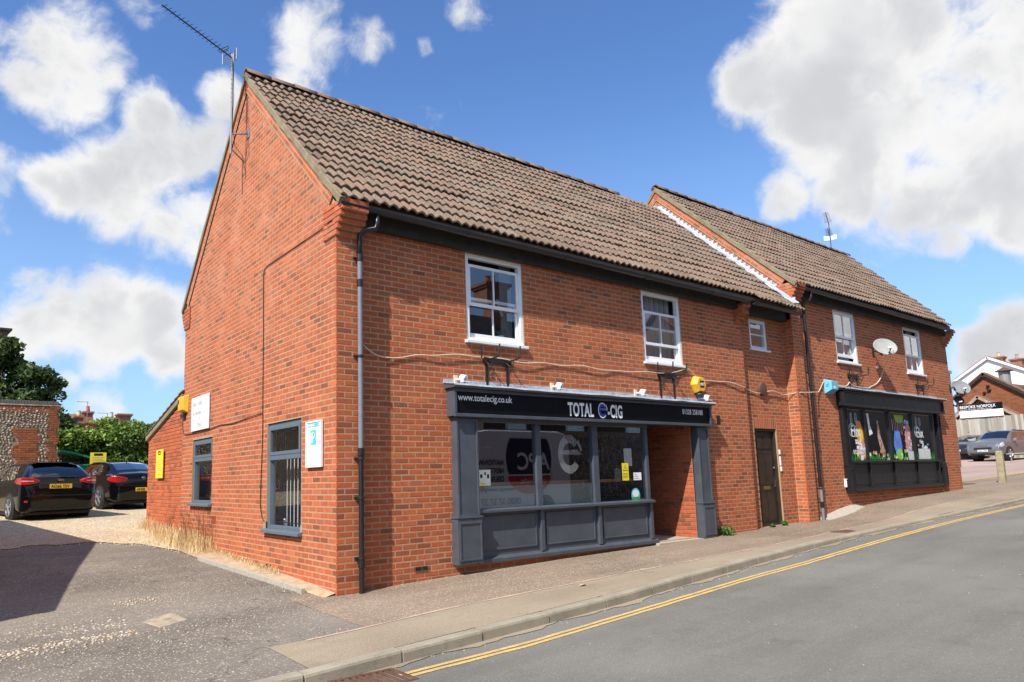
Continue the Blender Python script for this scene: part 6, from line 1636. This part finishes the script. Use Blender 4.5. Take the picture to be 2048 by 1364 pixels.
def skoda_spec(t, body, patch):
    patch(-1.78, -1.16, .86, 1.0, 'car_glass', 'rear_window', .006, (1,), None, True)
    patch(-1.20, -.22, .54, .765, 'car_glass', 'side_window', .006, (1, -1), None, False, lambda q: (.35*q-.1, 0)); patch(-.14, 1.05, .54, .765, 'car_glass', 'side_window', .006, (1, -1), None, False, lambda q: (0, -.66*q)); patch(.62, 1.2, .80, 1.0, 'car_glass', 'windscreen', .006, (1,), None, True)
    for sd in (-1, 1):
        path = [(.52, -2.36, .80, .90), (.66, -2.36, .78, .945), (.80, -2.33, .775, .965), (.895, -2.24, .79, .965), (.93, -2.08, .83, .94), (.93, -1.98, .87, .91)]
        MB().loft([[(sd*x, y, a), (sd*x, y, b), (sd*(x-.08), y+.07, b), (sd*(x-.08), y+.07, a)] for x, y, a, b in path]).build('tail_light', 'lamp_red', body, local=True, bevel=.008)
    MB().box(-.82, .82, -2.41, -2.25, .66, .695).build('bumper_lip', 'car_black', body, local=True, bevel=.012)
    MB().box(-.78, .78, -2.1, 2.1, .14, .27).build('underbody', 'trim_black', body, local=True)
    MB().box(-.52, .52, -2.375, -2.33, .745, .762).build('chrome_strip', 'chrome', body, local=True)
    MB().box(-.76, .76, -2.39, -2.2, .28, .44).build('bumper_valance', 'trim_black', body, local=True, bevel=.03)
    MB().lathe([(.01, -2.352), (.05, -2.352), (.055, -2.33)], (0, 0, .90), 'Y', 18).build('badge', 'chrome', body, local=True)
    plate(t, -2.41, .56, 'HN58', 'plate_yellow', False, .52)
    MB().tube([(0, -1.05, 1.45), (0, -1.14, 1.52)], [.02, .008], 8).build('aerial', 'trim_black', body, local=True)
    for sd in (-1, 1): MB().loft([[(sd*.90, .80, .95), (sd*.90, .96, .95), (sd*.90, .94, 1.08), (sd*.90, .82, 1.08)], [(sd*1.06, .78, .97), (sd*1.06, .90, .97), (sd*1.06, .89, 1.10), (sd*1.06, .80, 1.10)]]).build('door_mirror', 'car_black', body, local=True, bevel=.02)
sx_, sy_ = .655, 17.16
car('parked_car', 'black saloon car parked beyond the hatchback, half hidden by the lean-to', SEDAN, 'car_black', (sx_, sy_, ground_z(-.01, 16.0)), .20, [(-1.40, .34, .87), (1.36, .34, .87)], skoda_spec)
SUV = [(-2.30, .45, .70, .76, .75, .66, .95), (-2.24, .34, .84, .88, .95, .76, 1.15), (-2.05, .30, .88, .905, 1.06, .70, 1.40), (-1.75, .28, .89, .91, 1.08, .64, 1.60), (-1.2, .27, .89, .91, 1.08, .66, 1.74), (0, .27, .89, .91, 1.07, .66, 1.74), (.55, .27, .89, .91, 1.06, .66, 1.68), (1.05, .27, .89, .905, 1.05, .70, 1.32), (1.22, .28, .89, .90, 1.04, .78, 1.18), (1.95, .30, .885, .89, .99, .80, 1.08), (2.20, .31, .87, .88, .92, .78, .98), (2.27, .33, .84, .86, .80, .72, .86), (2.30, .40, .78, .80, .70, .66, .76)]
def suv_spec(t, body, patch):
    patch(.50, 1.14, .80, 1.0, 'car_glass', 'windscreen', .006, (1,), None, True); patch(-1.05, -.15, .54, .765, 'car_glass', 'side_window', .006); patch(-.07, 1.0, .54, .765, 'car_glass', 'side_window', .006, (1, -1), None, False, lambda q: (0, -.62*q)); patch(-1.8, -1.15, .55, .74, 'car_glass', 'side_window', .006)
    patch(1.86, 2.20, .40, .52, 'lamp_clear', 'headlight', .012)
    MB().box(-.46, .46, 2.26, 2.315, .60, .74).build('grille', 'trim_black', body, local=True, bevel=.02)
    MB().box(-.30, .30, 2.20, 2.305, .80, .84).build('grille_bar', 'chrome', body, local=True, bevel=.01)
    MB().box(-.70, .70, 2.18, 2.31, .33, .43).build('bumper_valance', 'trim_black', body, local=True, bevel=.03)
    for sd in (-1, 1):
        MB().lathe([(.05, 2.29), (.06, 2.26)], (sd*.66, 0, .54), 'Y', 12).build('fog_light', 'lamp_clear', body, local=True)
        MB().loft([[(sd*.90, .74, 1.05), (sd*.90, .92, 1.05), (sd*.90, .90, 1.2), (sd*.90, .76, 1.2)], [(sd*1.08, .72, 1.07), (sd*1.08, .84, 1.07), (sd*1.08, .83, 1.22), (sd*1.08, .74, 1.22)]]).build('door_mirror', 'car_grey', body, local=True, bevel=.02)
        MB().tube([(sd*.62, -1.6, 1.69), (sd*.62, .2, 1.73)], .02, 6).build('roof_rail', 'trim_black', body, local=True)
    plate(t, 2.325, .545, 'OL64 UXN', 'plate_white', True)
def cpz(x, y): return ground_z(x, y)+.008
c_ = (46.4, 6.15); car('parked_car', 'grey sport utility car facing the street in the far car park', SUV, 'car_grey', (c_[0], c_[1], cpz(*c_)), R(90)-.16, [(-1.36, .36, .865), (1.38, .36, .865)], suv_spec)
def estate_spec(t, body, patch):
    patch(.52, 1.10, .80, 1.0, 'car_glass', 'windscreen', .006, (1,), None, True); patch(-1.25, -.20, .54, .765, 'car_glass', 'side_window', .006); patch(-.12, .95, .54, .765, 'car_glass', 'side_window', .006)
    patch(1.80, 2.10, .40, .50, 'lamp_clear', 'headlight', .012); MB().box(-.36, .36, 2.12, 2.195, .58, .70).build('grille', 'trim_black', body, local=True, bevel=.02)
    plate(t, 2.20, .47, 'YT52 NOX', 'plate_white', True)
c_ = (51.0, 8.75); car('parked_car', 'dark blue car parked behind the grey one beside the wooden fence', HATCH, 'car_navy', (c_[0]-1.2, c_[1], cpz(*c_)), R(90)-.10, [(-1.33, .325, .865), (1.32, .325, .865)], estate_spec)

# ---------------------------------------------------------------- yard: bin, walls, ivy, tree, roofs
def bin_():
    x, y = .20, 20.45; z = ground_z(-.01, y); t = thing('waste_bin', 'large green wheeled waste bin with its lid propped open', 'bin', (x, y, z))
    m = MB().loft([[(x-.56, y-.40, z+.14), (x+.56, y-.40, z+.14), (x+.56, y+.40, z+.14), (x-.56, y+.40, z+.14)], [(x-.66, y-.52, z+1.25), (x+.66, y-.52, z+1.25), (x+.66, y+.52, z+1.25), (x-.66, y+.52, z+1.25)]]); b = m.build('container', 'green_plastic', t, bevel=.03)
    MB().box(x-.69, x+.69, y-.55, y+.55, z+1.21, z+1.27).build('rim', 'green_plastic', b, bevel=.015)
    rings = []
    for k in range(9):
        q = k/8; xx = x+.68-1.40*q; zz = z+1.34+.42*q+.05*math.sin(math.pi*q); rings.append([(xx, y-.56, zz-.05), (xx, y-.56, zz+.01), (xx, y-.3, zz+.05), (xx, y+.3, zz+.05), (xx, y+.56, zz+.01), (xx, y+.56, zz-.05)])
    MB().loft(rings).build('lid', 'green_plastic', t, bevel=.01)
    for dx in (-.48, .48):
        for dy in (-.33, .33): MB().lathe([(.09, -.03), (.09, .03)], (x+dx, y+dy, z+.09), 'Y', 14).build('wheel', 'rubber', t)
    MB().box(x-.35, x+.0, y-.47, y-.44, z+1.02, z+1.10).build('label_patch', 'white_paint', b)
bin_()
def flint_wall(name, label, x0, x1, y, zb, zt, seed, ragged=True, brick_patch=True, coping=True, size=.06, thick=.35, back=False):
    t = thing(name, label, 'wall', ((x0+x1)/2, y, zb))
    core = MB().box(x0, x1, y, y+thick, zb-.4, zt).build('core', 'lime_mortar', t)
    g = np.random.default_rng(seed); P, S = [], []
    zc = zb
    while zc < zt-.1:
        x = x0+g.uniform(0, .1)
        while x < x1-.02:
            s = size*g.uniform(.6, 1.15)
            if not (brick_patch and (x1-1.25 < x < x1-.55 and zc < zb+2.6 or x > x1-.30)): P.append((x, (y+thick+.005) if back else y-.005, zc+g.normal(0, .018))); S.append(s)
            x += s*2.0+g.uniform(.0, .03)
        zc += size*1.55
    blobs('flints', P, S, 'flint', t, .6, seed, nrm='Y')
    if brick_patch:
        bk_ = Bricks()
        bk_.panel((0, y-.03, 0), (1, 0, 0), (0, -1, 0), zb, zb+2.6, lambda v: [(x1-1.25+.10*math.sin(v*9), x1-.55+.06*math.sin(v*13))], 0, 'brick_old'); bk_.panel((0, y-.04, 0), (1, 0, 0), (0, -1, 0), zb, zt-.05, lambda v: [(x1-.30+.05*math.sin(v*17), x1+.06*math.sin(v*11)+(.45*max(0, 1-(v-zb)/1.3)))], 1, 'brick_old'); bk_.panel((0, y-.02, 0), (1, 0, 0), (0, -1, 0), zt-.3, zt-.01, lambda v: [(x0, x1)], 0, 'brick_old')
        bk_.finish(core, 0)
        MB().box(x1-.3, x1+.40, y+.0, y+thick, zb-.3, zb+.9).build('broken_end', 'lime_mortar', core)
    if coping:
        m = MB(); n = int((x1-x0)/.085)
        for k in range(n): xx = x0+.085*k; m.box(xx, xx+.075, y-.05, y+thick+.05, zt, zt+.115+random.gauss(0, .004))
        o = m.build('coping_bricks', 'coping', core); o['kind'] = 'stuff'
        MB().box(x0, x1+.03, y-.045, y+thick+.04, zt-.05, zt-.001).build('coping_bed', 'stone', core)
    return t
mat('brick_old', brick_fn(0, 1.4, (.66, .80, .90))); plain('coping', (.10, .095, .10), .8, var=.3)
flint_wall('flint_wall', 'old flint and brick wall with dark brick coping behind the black hatchback', -9.0, -.66, 19.6, .80, 4.2, 31, size=.046)
flint_wall('flint_wall', 'low flint back wall under the ivy behind the green bin', -.7, 8.0, 21.2, .85, 3.1, 33, brick_patch=False, coping=False, size=.05)
t = thing('notice_sign', 'yellow notice sign on a post behind the open green bin lid', 'sign', (.70, 19.9, 2.2))
MB().box(.66, .72, 19.905, 19.95, .8, 2.5).build('sign_post', 'fence_wood', t)
MB().box(.43, .95, 19.88, 19.90, 2.13, 2.58).build('board', 'yellow_sign', t)
MB().box(.55, .83, 19.873, 19.879, 2.47, 2.55).build('print', 'letter_black', t)
for k in range(5): MB().box(.50, .88-.05*(k % 2), 19.874, 19.879, 2.18+.055*k, 2.195+.055*k).build('print', 'ochre', t)
# ivy heap over the back wall
def ivy(label, x0, x1, y, z0_, z1, n, seed, matn='leaf_ivy', size=.075, cat='ivy'):
    t = thing('ivy', label, cat, ((x0+x1)/2, y, z0_)); g = np.random.default_rng(seed); c, r, k = [], [], []
    for _ in range(n):
        c.append((g.uniform(x0, x1), y+g.normal(0, .25), g.uniform(z0_, z1))); q = g.uniform(.25, .55); r.append((q*1.2, q*.8, q*.8)); k.append(int(170*q/.4))
    leaves('leaves', c, r, k, size, matn, t, seed, .45, .5)
    m = MB()
    for _ in range(9):
        x = g.uniform(x0, x1); m.tube([(x, y+.25, z0_-1.2), (x+g.normal(0, .2), y+.15, (z0_+z1)/2), (x+g.normal(0, .4), y+.1, z1)], [.04, .03, .01], 6)
    m.build('stems', 'bark', t)
ivy('bright green ivy spilling over the flint back wall behind the bin', -.7, 2.2, 20.9, 2.75, 3.35, 34, 41)
ivy('dense dark leaved shrub hanging over the back wall above the saloon car', 1.3, 3.9, 20.5, 1.6, 3.55, 66, 42, 'leaf_ever', cat='shrub')
ivy('pale green climbing hedge beyond the back wall below the chimneys', .2, 3.6, 23.6, 3.3, 3.85, 26, 43, cat='hedge')
MB_ = MB().box(-.25, .95, 22.0, 22.3, 3.62, 3.78).build('clay_coping', 'terracotta'); tag(MB_, 'short run of orange clay ridge tiles poking out of the ivy', 'coping')
def tree(label, base, crown, n, seed):
    t = thing('tree', label, 'tree', base); g = np.random.default_rng(seed)
    tr = MB(); top = Vector(crown[0][0]); b = Vector(base)
    tr.tube([tuple(b), tuple(b.lerp(top, .35)), tuple(b.lerp(top, .75))], [.22, .16, .09], 10); trunk = tr.build('trunk', 'bark', t)
    for c, r in crown[1:]:
        m = MB(); s = b.lerp(top, .45); m.tube([tuple(s), tuple(s.lerp(Vector(c), .5)+Vector((0, 0, .15))), tuple(Vector(c))], [.07, .045, .015], 6); m.build('limb', 'bark', trunk)
    C_, R_, K_ = [], [], []
    for c, r in crown:
        for _ in range(n):
            d = g.normal(size=3); d /= np.linalg.norm(d); q = g.uniform(.45, 1.0); C_.append(tuple(np.array(c)+d*q*np.array(r))); rr = g.uniform(.22, .46); R_.append((rr*1.15, rr*1.1, rr*.8)); K_.append(int(105*rr/.3))
    leaves('crown', C_, R_, K_, .095, 'leaf_tree', t, seed, .25, .5)
tree('broad dark green tree rising behind the coped flint wall', (-2.4, 22.9, .9), [((-2.3, 22.9, 5.4), (1.3, 1.3, 1.3)), ((-3.6, 22.6, 5.6), (1.3, 1.2, 1.4)), ((-1.3, 22.2, 5.0), (1.1, 1.0, 1.0)), ((-.75, 22.0, 3.8), (.8, .8, .9)), ((-1.6, 21.8, 4.3), (1.0, .9, .7)), ((-3.0, 22.0, 4.4), (1.4, 1.0, .9)), ((-2.6, 22.6, 6.3), (1.0, 1.0, .7))], 27, 51)
tree('small tree far behind the ivy beside the red chimneys', (5.9, 46, 1.5), [((5.9, 46, 5.2), (.6, .6, .7)), ((6.3, 46, 4.9), (.5, .5, .5))], 14, 52)
# distant cottages with chimneys
def chimney(par, x, y, z0_, z1, w, matn='far_brick', pot=None):
    c = MB().box(x-w/2, x+w/2, y-w/2, y+w/2, z0_, z1-.22).build('chimney', matn, par)
    m = MB(); m.box(x-w*.58, x+w*.58, y-w*.58, y+w*.58, z1-.22, z1-.12).box(x-w*.66, x+w*.66, y-w*.66, y+w*.66, z1-.12, z1); m.build('chimney_cap', matn, c)
    if pot: MB().lathe([(.13, z1), (.15, z1+.1), (.11, z1+.35), (.14, z1+.42), (.10, z1+.42)], (x, y, 0), 'Z', 12).build('chimney_pot', pot, c)
def cottage(label, x0, x1, y0, y1, zb, ze, zr, roofm, wallm, axis='X', name='cottage', cat='house'):
    t = thing(name, label, cat, ((x0+x1)/2, (y0+y1)/2, zb)); m = MB(); m.box(x0, x1, y0, y1, zb, ze)
    if axis == 'X':
        ym_ = (y0+y1)/2; m.add([(x0, y0, ze), (x0, y1, ze), (x0, ym_, zr-.1)], [(0, 1, 2)]); m.add([(x1, y0, ze), (x1, y1, ze), (x1, ym_, zr-.1)], [(0, 1, 2)]); w = m.build('wall', wallm, t)
        s = (zr-ze)/(ym_-y0); o = .3; prof = [(y0-o, ze-o*s), (ym_, zr), (y1+o, ze-o*s), (y1+o, ze-o*s+.12), (ym_, zr+.14), (y0-o, ze-o*s+.12)]
        r = MB().prism([(x0-.2, p, q) for p, q in prof], (x1-x0+.4, 0, 0)).build('roof', roofm, t)
        n = int((x1-x0)/.34)
        for k in range(n): xx = x0-.2+.34*k; MB().tube([(xx, y0-o, ze-o*s+.14), (xx, ym_, zr+.15)], .055, 6).build('tile_roll', roofm, r) if n < 30 else None
    else:
        xm_ = (x0+x1)/2; m.add([(x0, y0, ze), (x1, y0, ze), (xm_, y0, zr-.1)], [(0, 1, 2)]); w = m.build('wall', wallm, t)
        s = (zr-ze)/(xm_-x0); o = .3; prof = [(x0-o, ze-o*s), (xm_, zr), (x1+o, ze-o*s), (x1+o, ze-o*s+.12), (xm_, zr+.14), (x0-o, ze-o*s+.12)]
        r = MB().prism([(p, y0-.25, q) for p, q in prof], (0, y1-y0+.5, 0)).build('roof', roofm, t)
    return t, w, r
t, w, r = cottage('distant cottage with red pantiled roof left of the chimneys', 1.2, 5.5, 50, 56, 1.2, 5.0, 6.85, 'clay_roof', 'far_brick')
chimney(r, 4.55, 51.5, 5.6, 6.7, .60, pot='ochre'); chimney(r, 5.12, 51.4, 5.6, 7.05, .62, pot='terracotta')
t, w, r = cottage('distant brick cottage with two stout chimneys and a white bargeboard', 6.4, 9.3, 50, 57, 1.2, 4.7, 6.3, 'clay_roof', 'far_brick')
chimney(r, 6.6, 50.4, 4.5, 6.55, .72, pot='lead'); chimney(r, 7.45, 50.3, 4.5, 6.85, .85, pot=None)
MB().prism([(6.75, 49.6, 5.2), (7.0, 49.6, 5.9), (7.25, 49.6, 5.4), (7.0, 49.6, 5.1)], (0, .1, 0)).build('bargeboard', 'white_paint', w)
for k, (x, z) in enumerate(((4.95, 7.7), (6.35, 6.9))):
    t = thing('television_aerial', ('thin television aerial on the distant cottage roof beside the red chimney pot', 'thin television aerial beside the grey chimney pot of the distant cottage')[k], 'aerial', (x, 50.5, 6.0))
    MB().tube([(x, 50.5, 5.6), (x, 50.5, z)], .022, 5).build('mast', 'galv', t); MB().tube([(x+.05, 50.5, z), (x-.75, 50.3, z-.02)], .018, 5).build('boom', 'galv', t)
t, w, r = cottage('tall dark building edge at the far left above the tree', -9, -1.05, 40, 48, 1.0, 10.6, 11.0, 'dark_wood', 'dark_brick_far', name='house') if plain('dark_brick_far', (.10, .07, .055), .9) else (0, 0, 0)

# ---------------------------------------------------------------- far right: fence, sign, gables
def fence():
    t = thing('timber_fence', 'tall weathered timber board fence behind the cars in the car park', 'fence', (50, 7.9, 1.6)); yb = 5.95; k = 0
    while yb < 11.6:
        w = .148; j = random.gauss(0, .012); MB().box(50.0+j, 50.025+j, yb, yb+w, 1.5, 4.40+random.gauss(0, .02)).build('board', 'fence_wood', t); yb += w+.006; k += 1
    MB().box(50.04, 50.10, 5.95, 11.6, 2.0, 2.1).build('rail', 'fence_wood', t); MB().box(50.04, 50.10, 5.95, 11.6, 3.7, 3.8).build('rail', 'fence_wood', t)
fence()
t = thing('shop_sign', 'white and dark signboard standing above the timber fence', 'sign', (49.95, 8.1, 4.4))
MB().box(49.90, 49.95, 6.90, 9.24, 4.42, 4.86).build('lower_board', 'white_letter', t); MB().box(49.90, 49.95, 6.90, 9.24, 4.862, 5.29).build('upper_board', 'sign_black', t)
for y in (7.2, 8.9): MB().box(49.96, 50.04, y-.04, y+.04, 3.5, 5.2).build('sign_post', 'fence_wood', t)
st = lambda b, y, z, s, m_, **k: text_mesh(b, s, m_, t, frame_mtx((49.893, y, z), (0, -1, 0), (0, 0, 1)), **k)
st('BESPOKE NORFOLK', 9.20, 5.02, .26, 'white_letter', bold=.001, sx=.84); st('BUILDING THE HOUSE, RESTORING THE PAST', 9.18, 4.90, .092, 'white_letter', sx=.92)
st('T: 01485 571991', 8.65, 4.72, .12, 'paper', sx=.9); st('www.bespokenorfolk.co.uk', 8.8, 4.58, .09, 'paper', sx=.9); st('enquiries', 9.0, 4.46, .08, 'paper', sx=.9)
def gable_house(label, X, yl, yr, za, zl, zr_, ya, wallm, barge, depth=6, zb=1.5, name='house', bands=True):
    """house with its gable end facing the street (towards -X); yl is the left eave, yr the right eave"""
    t = thing(name, label, 'house', (X, ya, zb))
    m = MB(); m.poly([(X, yl, zb), (X, yr, zb), (X, yr, zr_), (X, ya, za), (X, yl, zl)]); m.quad((X, yr, zb), (X+depth, yr, zb), (X+depth, yr, zr_), (X, yr, zr_)); m.quad((X, yl, zb), (X+depth, yl, zb), (X+depth, yl, zl), (X, yl, zl)); w = m.build('wall', wallm, t)
    for (y_, z_) in ((yl, zl), (yr, zr_)):
        d = Vector((0, y_-ya, z_-za)); e = d.normalized()*.35; n = Vector((0, -d.z, d.y)).normalized(); n = n if n.z > 0 else -n
        a = Vector((X-.25, ya, za)); b = Vector((X-.25, y_, z_))+e
        MB().prism([tuple(a+n*.02), tuple(b+n*.02), tuple(b+n*.09), tuple(a+n*.09)], (depth+.25, 0, 0)).build('roof', 'clay_roof', t)
        MB().prism([tuple(a-n*.16+Vector((-.02, 0, 0))), tuple(b-n*.16+Vector((-.02, 0, 0))), tuple(b+n*.02+Vector((-.02, 0, 0))), tuple(a+n*.02+Vector((-.02, 0, 0)))], (.06, 0, 0)).build('bargeboard', barge, t)
    return t, w
bkf = Bricks()
t, w = gable_house('brick gabled house behind the signboard with dark and white bargeboards', 56, 11.3, 7.2, 7.85, 6.35, 6.25, 9.41, 'mortar', 'dark_wood', .6)
bkf.panel((56-.012, 0, 0), (0, 1, 0), (-1, 0, 0), 3.5, 7.7, lambda v: [((7.25 if v < 6.2 else 7.25+(v-6.2)*1.38), (11.28 if v < 6.3 else 11.28-(v-6.3)*1.23))] if v < 7.6 else [], 0, 'brick_old'); bkf.finish(w, 0)
for (y, z, s) in ((9.25, 6.9, .10), (9.2, 6.62, .12), (9.5, 6.45, .10)): MB().lathe([(s, 55.98), (s*.9, 55.85), (s*.4, 55.80)], (0, y, z), 'X', 12).build('wall_lamp', 'iron_black', w)
bkf = Bricks(); t, w = gable_house('lower brick gable porch in front of the brick gabled house', 54.2, 11.0, 7.3, 6.12, 4.70, 4.66, 9.38, 'mortar', 'stone', .5)
bkf.panel((54.2-.012, 0, 0), (0, 1, 0), (-1, 0, 0), 3.0, 6.0, lambda v: [((7.35 if v < 4.6 else 7.35+(v-4.6)*1.38), (10.95 if v < 4.7 else 10.95-(v-4.7)*1.10))] if v < 5.9 else [], 0, 'brick_old'); bkf.finish(w, 0)
t, w = gable_house('white rendered gable rising behind the brick gabled house', 70, 15.4, 9.4, 10.75, 9.15, 8.75, 12.99, 'render_white', 'white_paint', 1.0)
chimney(w, 71.0, 12.45, 9.0, 10.75, .7, 'far_brick', 'ochre'); chimney(w, 74.0, 11.95, 9.0, 10.75, .8, 'far_brick', 'stone')
t = thing('flue_pipe', 'fat metal flue bending out of the roof beside the white gable', 'flue', (58, 8.7, 6.5))
MB().lathe([(.36, 6.5), (.36, 8.05)], (58, 8.75, 0), 'Z', 16).build('duct', 'galv', t, smooth=False); MB().lathe([(.60, 8.05), (.05, 8.35)], (58, 8.75, 0), 'Z', 16).build('cowl', 'rusty_iron', t)
MB().tube([(58, 8.5, 6.9), (58, 7.9, 6.75), (58, 7.3, 6.6)], .22, 10).build('branch_duct', 'rusty_iron', t)
t, w, r = cottage('brick house with red tiled roof at the far right edge', 49.6, 58, .0, 4.75, 1.4, 8.0, 9.2, 'clay_roof', 'far_brick', name='house')
t = thing('brick_house', 'small brick outbuilding and chimney peeping past the far corner of the far building', 'house', (40, 8.2, 1.3))
w = MB().box(38, 46, 8.1, 12, 1.2, 5.4).build('wall', 'far_brick', t) if False else MB().box(36.5, 37.3, 5.45, 6.05, 1.2, 6.0).build('wall', 'far_brick', t)
MB().box(36.4, 37.4, 5.40, 6.1, 6.0, 6.15).build('cap', 'stone', w)
t = thing('street_barrier', 'low steel tube barrier in front of the grey car', 'barrier', (42.5, 4.0, 1.4))
MB().tube([(42.5, 5.0, cpz(42.5, 5)+.45), (42.5, 2.2, cpz(42.5, 2.2)+.55)], .03, 8).build('rail', 'galv', t)
for y in (4.8, 2.4): MB().tube([(42.5, y, cpz(42.5, y)-.1), (42.5, y, cpz(42.5, y)+.48)], .03, 8).build('post', 'galv', t)

# ---------------------------------------------------------------- across the road and beside the yard (seen in reflections and by their shadows)
def van():
    zg = road_z(8.5, -6.6); t = thing('delivery_van', 'white delivery van parked across the road, mirrored in the shop window', 'van', (8.4, -7.3, zg)); y1 = -6.40; y0_ = -8.35
    X0_, X1_ = 5.3, 11.0
    prof = [(X0_+.0, .35), (X0_+.02, .95), (X0_+.75, 1.20), (X0_+1.55, 2.15), (X0_+2.0, 2.42), (X0_+2.6, 2.50), (X1_-.45, 2.50), (X1_-.15, 2.42), (X1_-.02, 2.15), (X1_, .40)]
    def ring(y, s, dz): return [((x-8.2)*s+8.2, y, zg+(z-1.3)*(1-(1-s)*.8)+1.3+dz) for x, z in prof]
    b = MB().loft([ring(y0_, .97, 0), ring(y0_+.06, .995, 0), ring(y0_+.15, 1, 0), ring(y1-.15, 1, 0), ring(y1-.06, .995, 0), ring(y1, .97, 0)]).build('body', 'van_white', t, bevel=.02)
    for x in (6.25, 9.9):
        for y in (y1-.02, y0_+.02): MB().lathe([(.36, y-.10), (.36, y+.03), (.20, y+.04), (.18, y+.02)], (x, 0, zg+.35), 'Y', 20).build('wheel', 'rubber', t)
    ys = y1+.004
    MB().poly([(6.1, ys, zg+1.25), (7.05, ys, zg+1.25), (7.05, ys, zg+2.0), (6.75, ys, zg+2.0)]).build('cab_window', 'car_glass', b)
    MB().poly([(9.35+.88*math.cos(a)*.95, ys+.004, zg+1.72+.95*math.sin(a)) for a in np.linspace(0, 6.28, 30, endpoint=False) if zg+1.72+.95*math.sin(a) < zg+2.42]).build('logo_disc', 'navy_vinyl', b)
    MB().poly([(9.35+.78*math.cos(a), ys+.008, zg+1.25+.50*math.sin(a)*1) for a in np.linspace(math.pi, 2*math.pi, 18)]).build('logo_band', 'red_vinyl', b)
    MB().box(8.55, 10.15, ys+.009, ys+.012, zg+1.25, zg+1.29).build('logo_line', 'white_letter', b)
    vt = lambda s, x, z, sz, m_, **k: text_mesh(s, sz, m_, b, frame_mtx((x, ys+.012, zg+z), (-1, 0, 0), (0, 0, 1)), **k)
    vt('APC', 10.08, 1.42, .66, 'white_letter', bold=.012, sx=.95); vt('overnight', 9.95, 1.02, .26, 'white_letter', sx=.95)
    vt('NATIONWIDE', 8.42, 1.55, .20, 'navy_vinyl', bold=.003, sx=.9); vt('NEXT DAY', 8.42, 1.33, .20, 'navy_vinyl', bold=.003, sx=.9); vt('DELIVERY', 8.42, 1.11, .20, 'navy_vinyl', bold=.003, sx=.9)
    vt('www.apc-overnight.com', 8.8, .86, .15, 'letter_black', bold=.002); vt('0800 37 37 37', 9.0, .50, .24, 'navy_vinyl', bold=.002)
    MB().poly([(7.1, ys+.006, zg+.9), (7.75, ys+.006, zg+.9), (7.55, ys+.006, zg+1.4), (7.25, ys+.006, zg+2.3), (7.1, ys+.006, zg+2.3)]).build('side_flash', 'orange_vinyl', b)
    MB().box(X1_-.03, X1_+.01, y1-.25, y1-.08, zg+2.1, zg+2.35).build('tail_light', 'lamp_red', b); MB().box(10.75, 10.95, ys, ys+.01, zg+2.28, zg+2.36).build('marker_light', 'lamp_red', b)
van()
flint_wall('flint_wall', 'flint wall across the road, mirrored in the shop glass', -6, 24, -9.6, -.2, 2.9, 61, brick_patch=False, coping=False, size=.085, thick=.4, back=True)
for o in [x for x in bpy.data.objects if x.name.startswith('flint_wall')][-1:]:
    pass
def opposite():
    t, w, r = cottage('brick house across the road, mirrored in the upper windows', 11.5, 24, -18, -11, -.3, 4.2, 8.0, 'slate', 'dark_brick_far', 'X', 'house')
    for x in (13, 16, 19.5, 22.5):
        f = MB().box(x-.5, x+.5, -10.99, -10.95, 2.6, 3.9).build('window', 'upvc', w); MB().box(x-.42, x+.42, -10.945, -10.94, 2.7, 3.8).build('pane', 'glass', f)
    chimney(r, 15, -14.5, 7.6, 9.6, .9, pot='terracotta')
    t, w, r = cottage('long dark brick terrace across the road up the hill, mirrored in the black shop glass', 25, 75, -17, -9.8, -.3, 6.2, 9.5, 'clay_roof', 'dark_brick_far', 'X', 'house')
    t, w, r = cottage('lower brick house across the road beside the flint wall', -2, 9.0, -20, -12.5, -.5, 4.2, 7.2, 'slate', 'far_brick', 'X', 'house')
    chimney(r, 3, -16.2, 6.8, 8.4, .9, pot='terracotta')
opposite()
t = thing('outbuilding', 'low brick outbuilding beside the yard whose gable shadow falls on the tarmac', 'outbuilding', (-9, 6, -.2))
pts = [(-5.1, .55, -.4), (-5.1, .55, 2.35), (-5.1, 5.9, 4.22), (-5.1, 12.1, 3.35), (-5.1, 12.1, -.4)]
w = MB().prism(pts, (-7, 0, 0)).build('wall', 'mortar', t)
bko = Bricks(); bko.panel((-5.09, 0, 0), (0, 1, 0), (1, 0, 0), -.2, 4.2, lambda v: [((.55 if v < 2.3 else .55+(v-2.3)*2.86), (12.1 if v < 3.3 else 12.1-(v-3.3)*7.1))] if v < 4.1 else [], 0, 'brick'); bko.finish(w, 0)
for (a, b) in ((pts[1], pts[2]), (pts[2], pts[3])): MB().prism([(-5.0, a[1], a[2]+.02), (-5.0, b[1], b[2]+.02), (-5.0, b[1], b[2]+.12), (-5.0, a[1], a[2]+.12)], (-7.2, 0, 0)).build('roof', 'tile', t)
scene.render.engine = 'CYCLES'
cy = scene.cycles
cy.max_bounces = 6; cy.diffuse_bounces = 3; cy.glossy_bounces = 3; cy.transmission_bounces = 4; cy.transparent_max_bounces = 10
cy.caustics_reflective = False; cy.caustics_refractive = False
